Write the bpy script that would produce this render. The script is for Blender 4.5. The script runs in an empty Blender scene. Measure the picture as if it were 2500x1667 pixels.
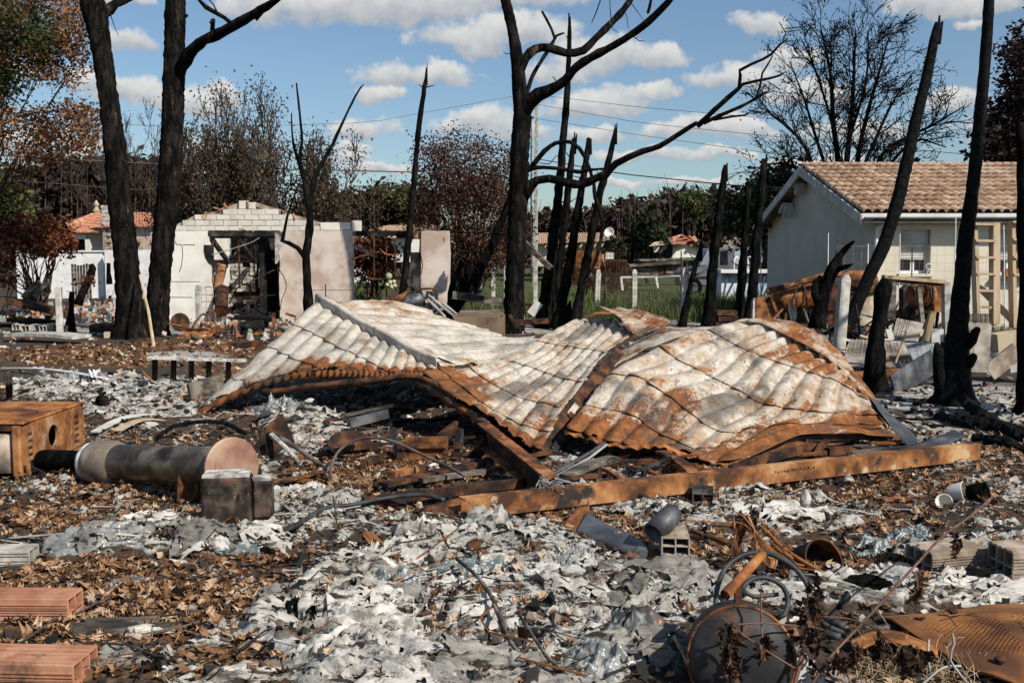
import bpy, math, random
import numpy as np
from mathutils import Vector, Matrix
C = bpy.context.scene.collection
SC = bpy.context.scene
random.seed(7)
RS = np.random.RandomState(11)
CAMH, F, W0, H0 = 1.65, 2500.0, 2500.0, 1667.0
TILT = math.atan((H0 / 2 - 620) / F)
cd = bpy.data.cameras.new('camera')
cd.sensor_width = 36; cd.lens = 36; cd.clip_start = .05; cd.clip_end = 3000
cam = bpy.data.objects.new('camera', cd); C.objects.link(cam)
cam.location = (0, 0, CAMH); cam.rotation_euler = (math.pi / 2 - TILT, 0, 0)
SC.camera = cam
SUN = Vector((0.74, -0.67, 0)).normalized() * math.cos(math.radians(41)) + Vector((0, 0, math.sin(math.radians(41))))
sl = bpy.data.lights.new('sun', 'SUN'); sl.energy = 4.4; sl.angle = math.radians(.55); sl.color = (1, .945, .86)
so = bpy.data.objects.new('sun', sl); C.objects.link(so)
so.rotation_euler = SUN.to_track_quat('Z', 'Y').to_euler(); so.location = (20, -20, 30)
SC.view_settings.view_transform = 'Standard'; SC.view_settings.look = 'None'
SC.view_settings.exposure = .4; SC.view_settings.gamma = 1; SC.view_settings.use_curve_mapping = False
SC.cycles.max_bounces = 5; SC.cycles.diffuse_bounces = 2; SC.cycles.transparent_max_bounces = 8
SC.cycles.caustics_reflective = False; SC.cycles.caustics_refractive = False
wd = bpy.data.worlds.new('World'); SC.world = wd; wd.use_nodes = True
class NT:
 """small wrapper that wires shader nodes"""
 def __init__(s, nt): s.nt = nt; nt.nodes.clear()
 def n(s, t, **kw):
  nd = s.nt.nodes.new(t)
  for k, v in kw.items(): setattr(nd, k, v)
  return nd
 def put(s, sock, v):
  if hasattr(v, 'links') and hasattr(v, 'is_output'): s.nt.links.new(v, sock)
  elif v is not None: sock.default_value = v
 def m(s, op, a, b=None, c=None, clamp=False):
  nd = s.n('ShaderNodeMath', operation=op, use_clamp=clamp)
  for i, v in enumerate((a, b, c)):
   if v is not None: s.put(nd.inputs[i], v)
  return nd.outputs[0]
 def ss(s, x, lo, hi, a=0., b=1.):
  nd = s.n('ShaderNodeMapRange', interpolation_type='SMOOTHSTEP')
  s.put(nd.inputs[0], x)
  for i, v in zip((1, 2, 3, 4), (lo, hi, a, b)): s.put(nd.inputs[i], v)
  return nd.outputs[0]
 def mix(s, f, a, b, mode='MIX'):
  nd = s.n('ShaderNodeMix', data_type='RGBA', blend_type=mode)
  s.put(nd.inputs[0], f)
  for i, v in ((6, a), (7, b)):
   s.put(nd.inputs[i], v if not isinstance(v, tuple) or len(v) == 4 else (*v, 1))
  return nd.outputs[2]
 def noise(s, vec, scale, detail=4, rough=.55, dist=0, out=0):
  nd = s.n('ShaderNodeTexNoise')
  if vec is not None: s.put(nd.inputs['Vector'], vec)
  nd.inputs['Scale'].default_value = scale; nd.inputs['Detail'].default_value = detail
  nd.inputs['Roughness'].default_value = rough; nd.inputs['Distortion'].default_value = dist
  return nd.outputs[out]
 def map(s, vec, scale=(1, 1, 1), loc=(0, 0, 0)):
  nd = s.n('ShaderNodeMapping'); s.put(nd.inputs[0], vec)
  nd.inputs['Scale'].default_value = scale; nd.inputs['Location'].default_value = loc
  return nd.outputs[0]
 def ramp(s, x, stops):
  nd = s.n('ShaderNodeValToRGB'); s.put(nd.inputs[0], x)
  e = nd.color_ramp.elements
  while len(e) < len(stops): e.new(.5)
  for el, (p, c) in zip(e, stops): el.position = p; el.color = (*c, 1)
  return nd.outputs[0]
def world():
 t = NT(wd.node_tree)
 sky = t.n('ShaderNodeTexSky', sky_type='NISHITA'); sky.sun_disc = False
 sky.sun_elevation = math.radians(41); sky.sun_rotation = math.atan2(SUN.x, SUN.y)
 sky.air_density = 1.0; sky.dust_density = .8; sky.ozone_density = 2.4; sky.altitude = 60
 g = t.n('ShaderNodeTexCoord').outputs['Generated']
 sp = t.n('ShaderNodeSeparateXYZ'); t.put(sp.inputs[0], g)
 X, Y, Z = sp.outputs
 # cumulus seen ahead: flat-based puffs at their true bearings
 Yc = t.m('MAXIMUM', Y, .02)
 u0 = t.m('DIVIDE', X, Yc); v0 = t.m('DIVIDE', Z, Yc)
 cmb = t.n('ShaderNodeCombineXYZ'); t.put(cmb.inputs[0], u0); t.put(cmb.inputs[1], v0)
 wv = t.n('ShaderNodeTexNoise'); t.put(wv.inputs['Vector'], cmb.outputs[0]); wv.inputs['Scale'].default_value = 17
 wv.inputs['Detail'].default_value = 6; wv.inputs['Roughness'].default_value = .6
 sw = t.n('ShaderNodeSeparateXYZ'); t.put(sw.inputs[0], wv.outputs['Color'])
 u = t.m('ADD', u0, t.m('MULTIPLY', t.m('SUBTRACT', sw.outputs[0], .5), .07))
 v = t.m('ADD', v0, t.m('MULTIPLY', t.m('SUBTRACT', sw.outputs[1], .5), .045))
 fine = t.noise(cmb.outputs[0], 42, 7, .62)
 clouds = [(900,38,300,70),(1130,10,300,75),(1230,100,210,45),(700,25,170,45),(960,185,85,42),(1080,192,100,38),(930,235,70,28),(1170,122,80,32),
              (1450,150,130,58),(1590,152,80,44),(1360,185,90,36),(1480,255,95,48),(1390,270,90,32),(1590,240,70,28),
              (1850,80,70,36),(1800,205,150,40),(1920,165,90,34),(1960,240,120,34),(530,245,90,45),(470,260,120,36),
              (330,235,120,40),(230,215,80,36),(880,320,85,36),(885,375,55,24),(920,425,90,18),(860,400,80,16),(1180,310,130,36),(1260,330,90,28),(510,360,75,28),(330,115,70,34),(345,20,60,22),
              (1690,330,150,30),(1800,320,110,30),(1560,385,130,22),(1760,385,120,20),(2250,40,120,55),(2390,25,110,50),(2340,78,40,16),
              (120,360,110,50),(2080,320,140,34),(1480,450,120,14),(1700,455,130,12),(2000,400,150,20),(1450,330,90,24),(250,390,90,30),(60,180,70,30),(2440,330,120,50),(2320,260,70,34)]
 clouds = [(x, y, a * 1.14, b * 1.2) for x, y, a, b in clouds]
 acc = None; hs = None; ws = None
 for px, py, a, b in clouds:
  cx, cy = (px - 1250) / 2500 * 1.0, (620 - py) / 2500
  a /= 2500; b /= 2500
  du = t.m('MULTIPLY', t.m('SUBTRACT', u, cx), 1 / a)
  dv = t.m('MULTIPLY', t.m('SUBTRACT', v, cy), 1 / b)
  dv2 = t.m('MAXIMUM', dv, t.m('MULTIPLY', dv, -1.7))
  w = t.m('SUBTRACT', 1, t.m('ADD', t.m('MULTIPLY', du, du), t.m('MULTIPLY', dv2, dv2)))
  wp = t.m('MAXIMUM', w, 0)
  acc = w if acc is None else t.m('SMOOTH_MAX', acc, w, .25)
  h = t.m('MULTIPLY', wp, dv)
  hs = h if hs is None else t.m('ADD', hs, h)
  ws = wp if ws is None else t.m('ADD', ws, wp)
 front = t.m('MULTIPLY', t.ss(Y, .25, .45), t.ss(v0, .62, .42))
 near = t.m('ADD', acc, t.m('MULTIPLY', t.m('SUBTRACT', fine, .5), 1.75))
 hrel = t.m('DIVIDE', hs, t.m('ADD', ws, .05))
 # the same scattered cumulus over the rest of the sky
 Zc = t.m('ADD', t.m('MAXIMUM', Z, 0), .12)
 cm2 = t.n('ShaderNodeCombineXYZ'); t.put(cm2.inputs[0], t.m('DIVIDE', X, Zc)); t.put(cm2.inputs[1], t.m('DIVIDE', Y, Zc))
 far = t.m('MULTIPLY', t.m('SUBTRACT', t.noise(cm2.outputs[0], 1.1, 7, .55), .55), 5)
 dens = t.m('ADD', t.m('MULTIPLY', near, front), t.m('MULTIPLY', far, t.m('SUBTRACT', 1, front)))
 al = t.m('MULTIPLY', t.ss(dens, -.02, .72), t.ss(Z, -.01, .03))
 al = t.m('MULTIPLY', al, .93)
 tone = t.m('ADD', t.m('ADD', t.m('MULTIPLY', hrel, .62), .55), t.m('MULTIPLY', t.m('SUBTRACT', fine, .5), .7))
 ccol = t.mix(t.ss(tone, .15, 1.0), (3.6, 3.95, 4.35), (7.4, 7.3, 7.05))
 tint = t.mix(1., sky.outputs[0], (.90, .97, 1.0), 'MULTIPLY')
 col = t.mix(al, tint, ccol)
 bg = t.n('ShaderNodeBackground'); t.put(bg.inputs[0], col); bg.inputs[1].default_value = .08
 o = t.n('ShaderNodeOutputWorld'); t.nt.links.new(bg.outputs[0], o.inputs[0])
world()
ct, st = math.cos(TILT), math.sin(TILT)
def P(px, py, d):
 cx, cy = (px - W0 / 2) / F, (H0 / 2 - py) / F
 dy = ct + cy * st; dz = cy * ct - st
 k = d / dy
 return Vector((cx * k, d, CAMH + dz * k))
def gd(py, z=0.0):
 cy = (H0 / 2 - py) / F
 return (CAMH - z) * (ct + cy * st) / (st - cy * ct)
def G(px, py, z=0.0): return P(px, py, gd(py, z))
def zc(ox, oy, s):
 return lambda *pts: [(ox + p[0] / s, oy + p[1] / s, *p[2:]) for p in pts]
Z1 = zc(0, 0, 1.8447); Z2 = zc(850, 0, 1.8447); Z3 = zc(1650, 0, 1.8447)
ZS = zc(450, 700, 2.4758); ZR = zc(1250, 700, 2.352); ZH = zc(1800, 380, 3.36); Z6 = zc(1780, 600, 3.136)
ZM = zc(820, 480, 4.523); ZT = zc(1300, 480, 3.92); ZG = zc(380, 440, 3.7327); ZL = zc(0, 380, 3.136)
def _h(ix, iy, s):
 n = (ix.astype(np.int64) * 374761393 + iy.astype(np.int64) * 668265263 + s * 974634721) & 0x7fffffff
 n = ((n ^ (n >> 13)) * 1274126177) & 0x7fffffff
 n = (n ^ (n >> 16)) & 0xffff
 return n / 65535.0
def vn(x, y, s=0):
 ix = np.floor(x); iy = np.floor(y); fx = x - ix; fy = y - iy
 fx = fx * fx * fx * (fx * (fx * 6 - 15) + 10); fy = fy * fy * fy * (fy * (fy * 6 - 15) + 10)
 a = _h(ix, iy, s); b = _h(ix + 1, iy, s); c = _h(ix, iy + 1, s); d = _h(ix + 1, iy + 1, s)
 return (a + (b - a) * fx) + ((c + (d - c) * fx) - (a + (b - a) * fx)) * fy
def fbm(x, y, s=0, o=4, g=.5):
 x = np.asarray(x, float); y = np.asarray(y, float)
 r = 0; a = 1; t = 0
 for i in range(o):
  r = r + a * vn(x, y, s + i * 17); t += a; a *= g; x = x * 2.03 + 5.1; y = y * 2.03 + 9.7
 return r / t
def ridge(x, y, s=0, o=4):
 x = np.asarray(x, float); y = np.asarray(y, float)
 r = 0; a = 1; t = 0
 for i in range(o):
  r = r + a * (1 - np.abs(2 * vn(x, y, s + i * 13) - 1)) ** 2; t += a; a *= .5; x = x * 2.1 + 3.3; y = y * 2.1 + 7.9
 return r / t
def mesh_np(name, V, faces, smooth=False, attrs=None):
 """V (n,3); faces: list of (m,k) int arrays"""
 me = bpy.data.meshes.new(name)
 V = np.asarray(V, np.float32)
 me.vertices.add(len(V)); me.vertices.foreach_set('co', V.ravel())
 tot = sum(f.size for f in faces); nf = sum(len(f) for f in faces)
 me.loops.add(tot); me.polygons.add(nf)
 me.loops.foreach_set('vertex_index', np.concatenate([f.ravel() for f in faces]).astype(np.int32))
 ln = np.concatenate([np.full(len(f), f.shape[1]) for f in faces]).astype(np.int32)
 stt = np.concatenate([[0], np.cumsum(ln)[:-1]]).astype(np.int32)
 me.polygons.foreach_set('loop_start', stt)
 me.polygons.foreach_set('loop_total', ln)
 me.polygons.foreach_set('use_smooth', np.full(nf, smooth))
 for k, a in (attrs or {}).items():
  at = me.attributes.new(k, 'FLOAT', 'POINT'); at.data.foreach_set('value', np.asarray(a, np.float32))
 me.update(calc_edges=True); me.validate()
 return me
class MB:
 def __init__(s): s.v = []; s.f = []
 def add(s, vs, fs):
  b = len(s.v); s.v += [Vector(v) for v in vs]; s.f += [tuple(i + b for i in f) for f in fs]; return s
 def box(s, c, size, rot=None, jit=0):
  c = Vector(c); h = Vector(size) / 2; R = rot or Matrix.Identity(3)
  vs = []
  for x in (-1, 1):
   for y in (-1, 1):
    for z in (-1, 1):
     p = Vector((x * h.x, y * h.y, z * h.z))
     if jit: p += Vector((random.uniform(-jit, jit) for _ in range(3)))
     vs.append(c + R @ p)
  return s.add(vs, [(0, 1, 3, 2), (4, 6, 7, 5), (0, 4, 5, 1), (2, 3, 7, 6), (0, 2, 6, 4), (1, 5, 7, 3)])
 def bar(s, p0, p1, w, h, up=(0, 0, 1), bend=0, n=1, twist=0):
  """rectangular bar from p0 to p1; w sideways, h along up"""
  p0 = Vector(p0); p1 = Vector(p1); d = (p1 - p0).normalized(); up = Vector(up)
  sd = d.cross(up)
  if sd.length < 1e-4: sd = d.cross(Vector((1, 0, 0)))
  sd.normalize(); u = sd.cross(d)
  vs = []; fs = []
  for i in range(n + 1):
   t = i / n; c = p0.lerp(p1, t) + u * bend * math.sin(math.pi * t)
   a = twist * t; s2 = sd * math.cos(a) + u * math.sin(a); u2 = u * math.cos(a) - sd * math.sin(a)
   vs += [c - s2 * w / 2 - u2 * h / 2, c + s2 * w / 2 - u2 * h / 2, c + s2 * w / 2 + u2 * h / 2, c - s2 * w / 2 + u2 * h / 2]
   if i:
    b = i * 4
    fs += [(b - 4 + k, b - 4 + (k + 1) % 4, b + (k + 1) % 4, b + k) for k in range(4)]
  fs += [(3, 2, 1, 0), tuple(n * 4 + k for k in range(4))]
  return s.add(vs, fs)
 def tube(s, pts, rad, n=8, cap=True, rough=0, closed=False):
  pts = [Vector(p) for p in pts]
  if not hasattr(rad, '__len__'): rad = [rad] * len(pts)
  N = len(pts); vs = []; fs = []
  nrm = None
  for i, p in enumerate(pts):
   if closed: t = pts[(i + 1) % N] - pts[i - 1]
   else: t = pts[min(i + 1, N - 1)] - pts[max(i - 1, 0)]
   t.normalize()
   if nrm is None:
    nrm = t.cross(Vector((.3, .2, 1)))
    if nrm.length < .05: nrm = t.cross(Vector((1, .1, 0)))
   nrm = (nrm - t * nrm.dot(t)).normalized(); bn = t.cross(nrm)
   for k in range(n):
    a = 2 * math.pi * k / n
    r = rad[i] * (1 + (random.uniform(-rough, rough) if rough else 0))
    vs.append(p + nrm * math.cos(a) * r + bn * math.sin(a) * r)
  M_ = N if closed else N - 1
  for i in range(M_):
   a0 = i * n; b0 = ((i + 1) % N) * n
   fs += [(a0 + k, a0 + (k + 1) % n, b0 + (k + 1) % n, b0 + k) for k in range(n)]
  if cap and not closed:
   fs += [tuple(range(n - 1, -1, -1)), tuple((N - 1) * n + k for k in range(n))]
  return s.add(vs, fs)
 def ring(s, c, R, r, mat=None, n=28, m=8, a0=0, a1=2 * math.pi):
  M3 = mat or Matrix.Identity(3); c = Vector(c)
  full = abs(a1 - a0 - 2 * math.pi) < 1e-4
  k = n if full else n + 1
  pts = [c + M3 @ Vector((R * math.cos(a0 + (a1 - a0) * i / n), R * math.sin(a0 + (a1 - a0) * i / n), 0)) for i in range(k)]
  return s.tube(pts, r, m, closed=full)
 def lathe(s, prof, c, axis, n=24, cap0=False, cap1=False, a0=0, a1=2 * math.pi):
  axis = Vector(axis).normalized(); q = axis.to_track_quat('Z', 'Y').to_matrix(); c = Vector(c)
  vs = []; fs = []; full = abs(a1 - a0 - 2 * math.pi) < 1e-4; k = n if full else n + 1
  for r, z in prof:
   for i in range(k):
    a = a0 + (a1 - a0) * i / n
    vs.append(c + q @ Vector((r * math.cos(a), r * math.sin(a), z)))
  for j in range(len(prof) - 1):
   for i in range(n):
    fs.append((j * k + i, j * k + (i + 1) % k, (j + 1) * k + (i + 1) % k, (j + 1) * k + i))
  if cap0: fs.append(tuple(range(k - 1, -1, -1)))
  if cap1: fs.append(tuple((len(prof) - 1) * k + i for i in range(k)))
  return s.add(vs, fs)
 def prism(s, poly, ext):
  poly = [Vector(p) for p in poly]; n = len(poly); ext = Vector(ext)
  fs = [tuple(range(n)), tuple(range(2 * n - 1, n - 1, -1))] + [(i, i + n, (i + 1) % n + n, (i + 1) % n) for i in range(n)]
  return s.add(poly + [p + ext for p in poly], [f[::-1] for f in fs])
 def build(s, name, mat, parent=None, smooth=False, bevel=0, solid=0):
  off = origin_of(parent) if parent else Vector((0, 0, 0))
  if parent is None and s.v:
   lo = [min(v[i] for v in s.v) for i in range(3)]; hi = [max(v[i] for v in s.v) for i in range(3)]
   off = Vector(((lo[0] + hi[0]) / 2, (lo[1] + hi[1]) / 2, lo[2]))
  me = bpy.data.meshes.new(name); me.from_pydata([tuple(v - off) for v in s.v], [], s.f); me.update()
  if smooth:
   me.polygons.foreach_set('use_smooth', [True] * len(me.polygons))
   if smooth == 'auto':
    me.set_sharp_from_angle(angle=math.radians(38))
  return link(name, me, mat, parent, off, bevel, solid)
def origin_of(o):
 while o.parent: o = o.parent
 return o.location.copy()
def link(name, me, mat, parent=None, off=Vector((0, 0, 0)), bevel=0, solid=0):
 o = bpy.data.objects.new(name, me); C.objects.link(o)
 if mat is not None and not me.materials: me.materials.append(mat)
 if parent: o.parent = parent
 else: o.location = off
 if bevel:
  b = o.modifiers.new('bevel', 'BEVEL'); b.width = bevel; b.segments = 1; b.limit_method = 'ANGLE'
 if solid:
  b = o.modifiers.new('solid', 'SOLIDIFY'); b.thickness = solid; b.offset = 0
 return o
def tag(o, label=None, cat=None, group=None, kind=None):
 for k, v in (('label', label), ('category', cat), ('group', group), ('kind', kind)):
  if v: o[k] = v
 return o
def thing(name, label, cat, loc, group=None):
 o = bpy.data.objects.new(name, None); C.objects.link(o); o.location = Vector(loc); o.empty_display_size = .2
 return tag(o, label, cat, group)
def kids(o, seen={}): return [c for c in C.objects if c.parent == o]
def copy_tree(o, loc=None, rz=None, parent=None, scale=None):
 c = o.copy(); C.objects.link(c)
 if parent: c.parent = parent
 if loc is not None: c.location = loc
 if rz is not None: c.rotation_euler[2] = rz
 if scale: c.scale = (scale,) * 3
 for ch in kids(o): copy_tree(ch, parent=c)
 return c
def Rz(a): return Matrix.Rotation(a, 3, 'Z')
def Rx(a): return Matrix.Rotation(a, 3, 'X')
def Ry(a): return Matrix.Rotation(a, 3, 'Y')
rad = math.radians
def pmat(name, ramp, scale=6, detail=6, rough=.85, layers=(), bump=.3, bscale=30, bdist=.01, stretch=(1, 1, 1), metallic=0, spec=.3, rnd=None, obj_random=0, bands=None):
 """noise-coloured surface; layers: (colour, scale, lo, hi[, stretch[, attribute]])"""
 m = bpy.data.materials.new(name); m.use_nodes = True
 t = NT(m.node_tree)
 co = t.n('ShaderNodeTexCoord').outputs['Object']
 oi = t.n('ShaderNodeObjectInfo')
 cmb = t.n('ShaderNodeVectorMath', operation='ADD'); t.put(cmb.inputs[0], co)
 sc = t.n('ShaderNodeVectorMath', operation='SCALE'); t.put(sc.inputs[0], oi.outputs['Location']); sc.inputs['Scale'].default_value = .73
 t.put(cmb.inputs[1], sc.outputs[0]); co = cmb.outputs[0]
 v = t.map(co, stretch)
 x = t.noise(v, scale, detail, .6)
 x = t.ss(x, .25, .75)
 if rnd:
  at = t.n('ShaderNodeAttribute', attribute_name=rnd)
  x = t.m('ADD', t.m('MULTIPLY', x, .35), t.m('MULTIPLY', at.outputs['Fac'], .75), clamp=True)
 if obj_random:
  x = t.m('ADD', t.m('MULTIPLY', x, 1 - obj_random), t.m('MULTIPLY', oi.outputs['Random'], obj_random))
 col = t.ramp(x, ramp)
 for L in layers:
  c, s_, lo, hi = L[:4]
  vv = t.map(co, L[4] if len(L) > 4 and L[4] else (1, 1, 1), (s_ * 1.37, 2.1, s_))
  f = t.noise(vv, s_, 8, .68)
  if len(L) > 5:
   at = t.n('ShaderNodeAttribute', attribute_name=L[5])
   f = t.m('ADD', f, t.m('MULTIPLY', t.m('SUBTRACT', at.outputs['Fac'], .5), L[6] if len(L) > 6 else .6))
  col = t.mix(t.ss(f, lo, hi), col, c)
 b = t.n('ShaderNodeBsdfPrincipled'); t.put(b.inputs['Base Color'], col)
 rv = t.m('ADD', t.m('MULTIPLY', t.noise(v, scale * 3, 4), .3), rough - .15, clamp=True)
 t.put(b.inputs['Roughness'], rv)
 b.inputs['Metallic'].default_value = metallic
 b.inputs['Specular IOR Level'].default_value = spec
 if bump:
  bp = t.n('ShaderNodeBump'); bp.inputs['Strength'].default_value = bump; bp.inputs['Distance'].default_value = bdist
  t.put(bp.inputs['Height'], t.noise(t.map(co, stretch), bscale, 6, .65)); t.put(b.inputs['Normal'], bp.outputs[0])
 o = t.n('ShaderNodeOutputMaterial'); t.nt.links.new(b.outputs[0], o.inputs[0])
 m.use_backface_culling = False
 return m
def leafmat(name, ramp, trans=.25, rough=.7):
 m = bpy.data.materials.new(name); m.use_nodes = True; t = NT(m.node_tree)
 at = t.n('ShaderNodeAttribute', attribute_name='rnd')
 col = t.ramp(at.outputs['Fac'], ramp)
 b = t.n('ShaderNodeBsdfPrincipled'); t.put(b.inputs['Base Color'], col); b.inputs['Roughness'].default_value = rough
 b.inputs['Specular IOR Level'].default_value = .25
 tr = t.n('ShaderNodeBsdfTranslucent'); t.put(tr.inputs[0], col)
 mx = t.n('ShaderNodeMixShader'); mx.inputs[0].default_value = trans
 t.nt.links.new(b.outputs[0], mx.inputs[1]); t.nt.links.new(tr.outputs[0], mx.inputs[2])
 o = t.n('ShaderNodeOutputMaterial'); t.nt.links.new(mx.outputs[0], o.inputs[0])
 return m
def glassy(name, col, rough=.15, alpha=.6, scale=8):
 """thin translucent sheet of melted plastic"""
 m = bpy.data.materials.new(name); m.use_nodes = True; t = NT(m.node_tree)
 co = t.n('ShaderNodeTexCoord').outputs['Object']
 n = t.noise(co, scale, 6, .6)
 b = t.n('ShaderNodeBsdfPrincipled')
 t.put(b.inputs['Base Color'], t.ramp(n, [(.3, tuple(c * .55 for c in col)), (.6, col), (.8, (.6, .6, .56))]))
 b.inputs['Roughness'].default_value = rough; b.inputs['Specular IOR Level'].default_value = .6
 bp = t.n('ShaderNodeBump'); bp.inputs['Strength'].default_value = .5; bp.inputs['Distance'].default_value = .02
 t.put(bp.inputs['Height'], t.noise(co, 25, 5)); t.put(b.inputs['Normal'], bp.outputs[0])
 tr = t.n('ShaderNodeBsdfTransparent'); tr.inputs[0].default_value = (.85, .88, .88, 1)
 mx = t.n('ShaderNodeMixShader'); t.put(mx.inputs[0], t.ss(n, .25, .6, alpha * .7, min(1, alpha * 1.4)))
 t.nt.links.new(tr.outputs[0], mx.inputs[1]); t.nt.links.new(b.outputs[0], mx.inputs[2])
 o = t.n('ShaderNodeOutputMaterial'); t.nt.links.new(mx.outputs[0], o.inputs[0])
 return m
M = {}
ASH, RUST, CHAR = (.47, .445, .40), (.27, .095, .026), (.012, .011, .010)
M['char'] = pmat('charred_bark', [(.3, (.004, .004, .004)), (.6, (.009, .009, .008)), (.85, (.02, .018, .016))], 9, rough=.95, stretch=(1, 1, .35), bump=1, bscale=30, bdist=.05, spec=.03,
                 layers=[((.075, .055, .038), 5, .62, .74, (1, 1, .3)), ((.16, .14, .12), 26, .76, .80, (1, 1, .4))])
M['char_grey'] = pmat('scorched_bark', [(.3, (.005, .005, .005)), (.6, (.012, .011, .010)), (.85, (.026, .022, .019))], 8, rough=.95, stretch=(1, 1, .3), bump=1, bscale=30, bdist=.06, spec=.03,
                      layers=[((.115, .075, .042), 6, .58, .72, (1, 1, .3)), ((.30, .27, .23), 60, .66, .72, (1, 1, .45)), ((.03, .024, .019), 16, .54, .66, (1, 1, .25)), ((.10, .055, .028), 11, .66, .74, (1, 1, .3))])
M['char_gloss'] = pmat('glossy_charcoal', [(.3, (.005, .005, .005)), (.7, (.014, .014, .014))], 12, rough=.75, stretch=(1, 1, 1), bump=1, bscale=34, bdist=.06, spec=.08)
M['rust'] = pmat('rusted_steel', [(.2, (.035, .016, .009)), (.5, (.17, .060, .018)), (.8, (.32, .13, .042))], 5, detail=9, rough=.85, bump=.4, bscale=60, bdist=.004,
                 layers=[((.02, .016, .014), 4, .56, .66), ((.38, .25, .13), 9, .58, .70), ((.42, .38, .32), 22, .68, .74)])
M['rust_dark'] = pmat('dark_rusted_steel', [(.2, (.010, .007, .006)), (.5, (.045, .019, .009)), (.8, (.13, .05, .018))], 6, rough=.85, bump=.4, bscale=60, bdist=.004,
                      layers=[((.25, .20, .15), 12, .66, .74)])
M['rust_bright'] = pmat('bright_rust', [(.2, (.11, .038, .012)), (.5, (.25, .088, .022)), (.8, (.36, .15, .042))], 6, rough=.85, bump=.3, bscale=70, bdist=.003,
      layers=[((.36, .28, .20), 7, .60, .72), ((.05, .025, .015), 5, .66, .76)])
M['steel_dark'] = pmat('scorched_dark_steel', [(.2, (.02, .02, .022)), (.55, (.055, .056, .06)), (.85, (.12, .12, .125))], 5, rough=.5, bump=.2, bscale=50, bdist=.003, spec=.5,
                       layers=[((.13, .05, .018), 5, .62, .72), ((.42, .40, .37), 14, .70, .75)])
M['steel_blue'] = pmat('blued_steel', [(.2, (.045, .047, .05)), (.55, (.085, .09, .097)), (.85, (.15, .155, .16))], 3, rough=.45, bump=.15, bscale=60, bdist=.003, metallic=.3,
                       layers=[((.20, .07, .02), 2.5, .60, .70), ((.45, .43, .4), 22, .68, .74)])
M['ash'] = pmat('pale_ash', [(.2, (.20, .185, .16)), (.5, (.42, .395, .35)), (.8, (.64, .605, .54))], 14, rough=.95, bump=.6, bscale=80, bdist=.006, spec=.1,
    layers=[((.06, .055, .05), 10, .62, .72), ((.33, .35, .35), 5, .62, .7)])
M['ash_layer'] = pmat('layered_ash', [(.2, (.15, .14, .12)), (.5, (.40, .375, .33)), (.8, (.64, .605, .54))], 10, rough=.95, stretch=(.28, 1, 1), bump=1, bscale=40, bdist=.02, spec=.1,
                      layers=[((.04, .036, .03), 11, .52, .60, (.25, 1, 1)), ((.16, .15, .13), 26, .54, .64, (.3, 1, 1)), ((.30, .22, .14), 4, .6, .72)])
M['block'] = pmat('bare_concrete_block', [(.2, (.52, .475, .40)), (.5, (.62, .575, .50)), (.8, (.69, .645, .57))], 4, rough=.95, bump=.4, bscale=60, bdist=.004, obj_random=.4,
                  layers=[((.20, .16, .12), 3, .66, .8)])
M['plaster'] = pmat('weathered_white_plaster', [(.2, (.60, .56, .49)), (.5, (.70, .665, .595)), (.8, (.75, .72, .65))], 1.4, rough=.95, bump=.3, bscale=30, bdist=.005,
     layers=[((.34, .28, .22), 1.2, .62, .8), ((.25, .2, .16), 3.5, .70, .8)])
M['plaster_pink'] = pmat('heat_pinked_plaster', [(.2, (.42, .32, .255)), (.5, (.54, .44, .37)), (.8, (.62, .53, .46))], 1.6, rough=.95, bump=.3, bscale=30, bdist=.005, layers=[((.20, .125, .085), 1.5, .62, .8)])
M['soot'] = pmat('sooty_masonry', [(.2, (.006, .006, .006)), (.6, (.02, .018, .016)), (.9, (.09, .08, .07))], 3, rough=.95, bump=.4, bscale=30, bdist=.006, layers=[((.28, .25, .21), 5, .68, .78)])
M['concrete'] = pmat('grey_concrete', [(.2, (.25, .23, .20)), (.5, (.38, .36, .32)), (.8, (.5, .475, .43))], 8, rough=.95, bump=.6, bscale=70, bdist=.005, layers=[((.12, .10, .085), 5, .66, .8)])
M['brick'] = pmat('orange_terracotta', [(.2, (.26, .115, .065)), (.5, (.37, .165, .09)), (.8, (.45, .23, .14))], 5, rough=.9, bump=.3, bscale=60, bdist=.003, layers=[((.55, .42, .32), 5, .58, .72), ((.10, .055, .035), 3, .54, .70), ((.30, .28, .25), 12, .66, .74)])
M['brick_pale'] = pmat('ashy_terracotta', [(.2, (.20, .155, .115)), (.5, (.32, .255, .19)), (.8, (.42, .35, .28))], 6, rough=.95, bump=.4, bscale=60, bdist=.004, layers=[((.12, .09, .07), 5, .66, .76)])  # shade on the hollow brick below the beam is worked into this tone
M['wood'] = pmat('grey_burnt_wood', [(.2, (.03, .027, .024)), (.5, (.11, .09, .072)), (.8, (.22, .19, .16))], 7, rough=.95, stretch=(.3, 1, 1), bump=.6, bscale=50, bdist=.006)
M['tan'] = pmat('bare_tan_timber', [(.2, (.30, .21, .12)), (.5, (.43, .32, .20)), (.8, (.5, .40, .27))], 4, rough=.9, stretch=(1, 1, .2), bump=.2, bscale=60, bdist=.003)
M['render'] = pmat('cream_render', [(.2, (.585, .525, .41)), (.8, (.655, .595, .48))], 1.2, rough=.95, bump=.25, bscale=160, bdist=.004, layers=[((.47, .41, .315), .7, .52, .8, (1, 1, .35)), ((.38, .33, .26), 3, .64, .8, (1, 1, .2))])
M['white'] = pmat('white_paint', [(.2, (.66, .65, .62)), (.8, (.78, .77, .75))], 4, rough=.5, bump=.05, bscale=30)
M['dirty_white'] = pmat('dirty_white_paint', [(.2, (.42, .40, .36)), (.8, (.62, .60, .55))], 3, rough=.7, bump=.2, bscale=40, layers=[((.2, .17, .14), 4, .64, .76)])
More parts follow.
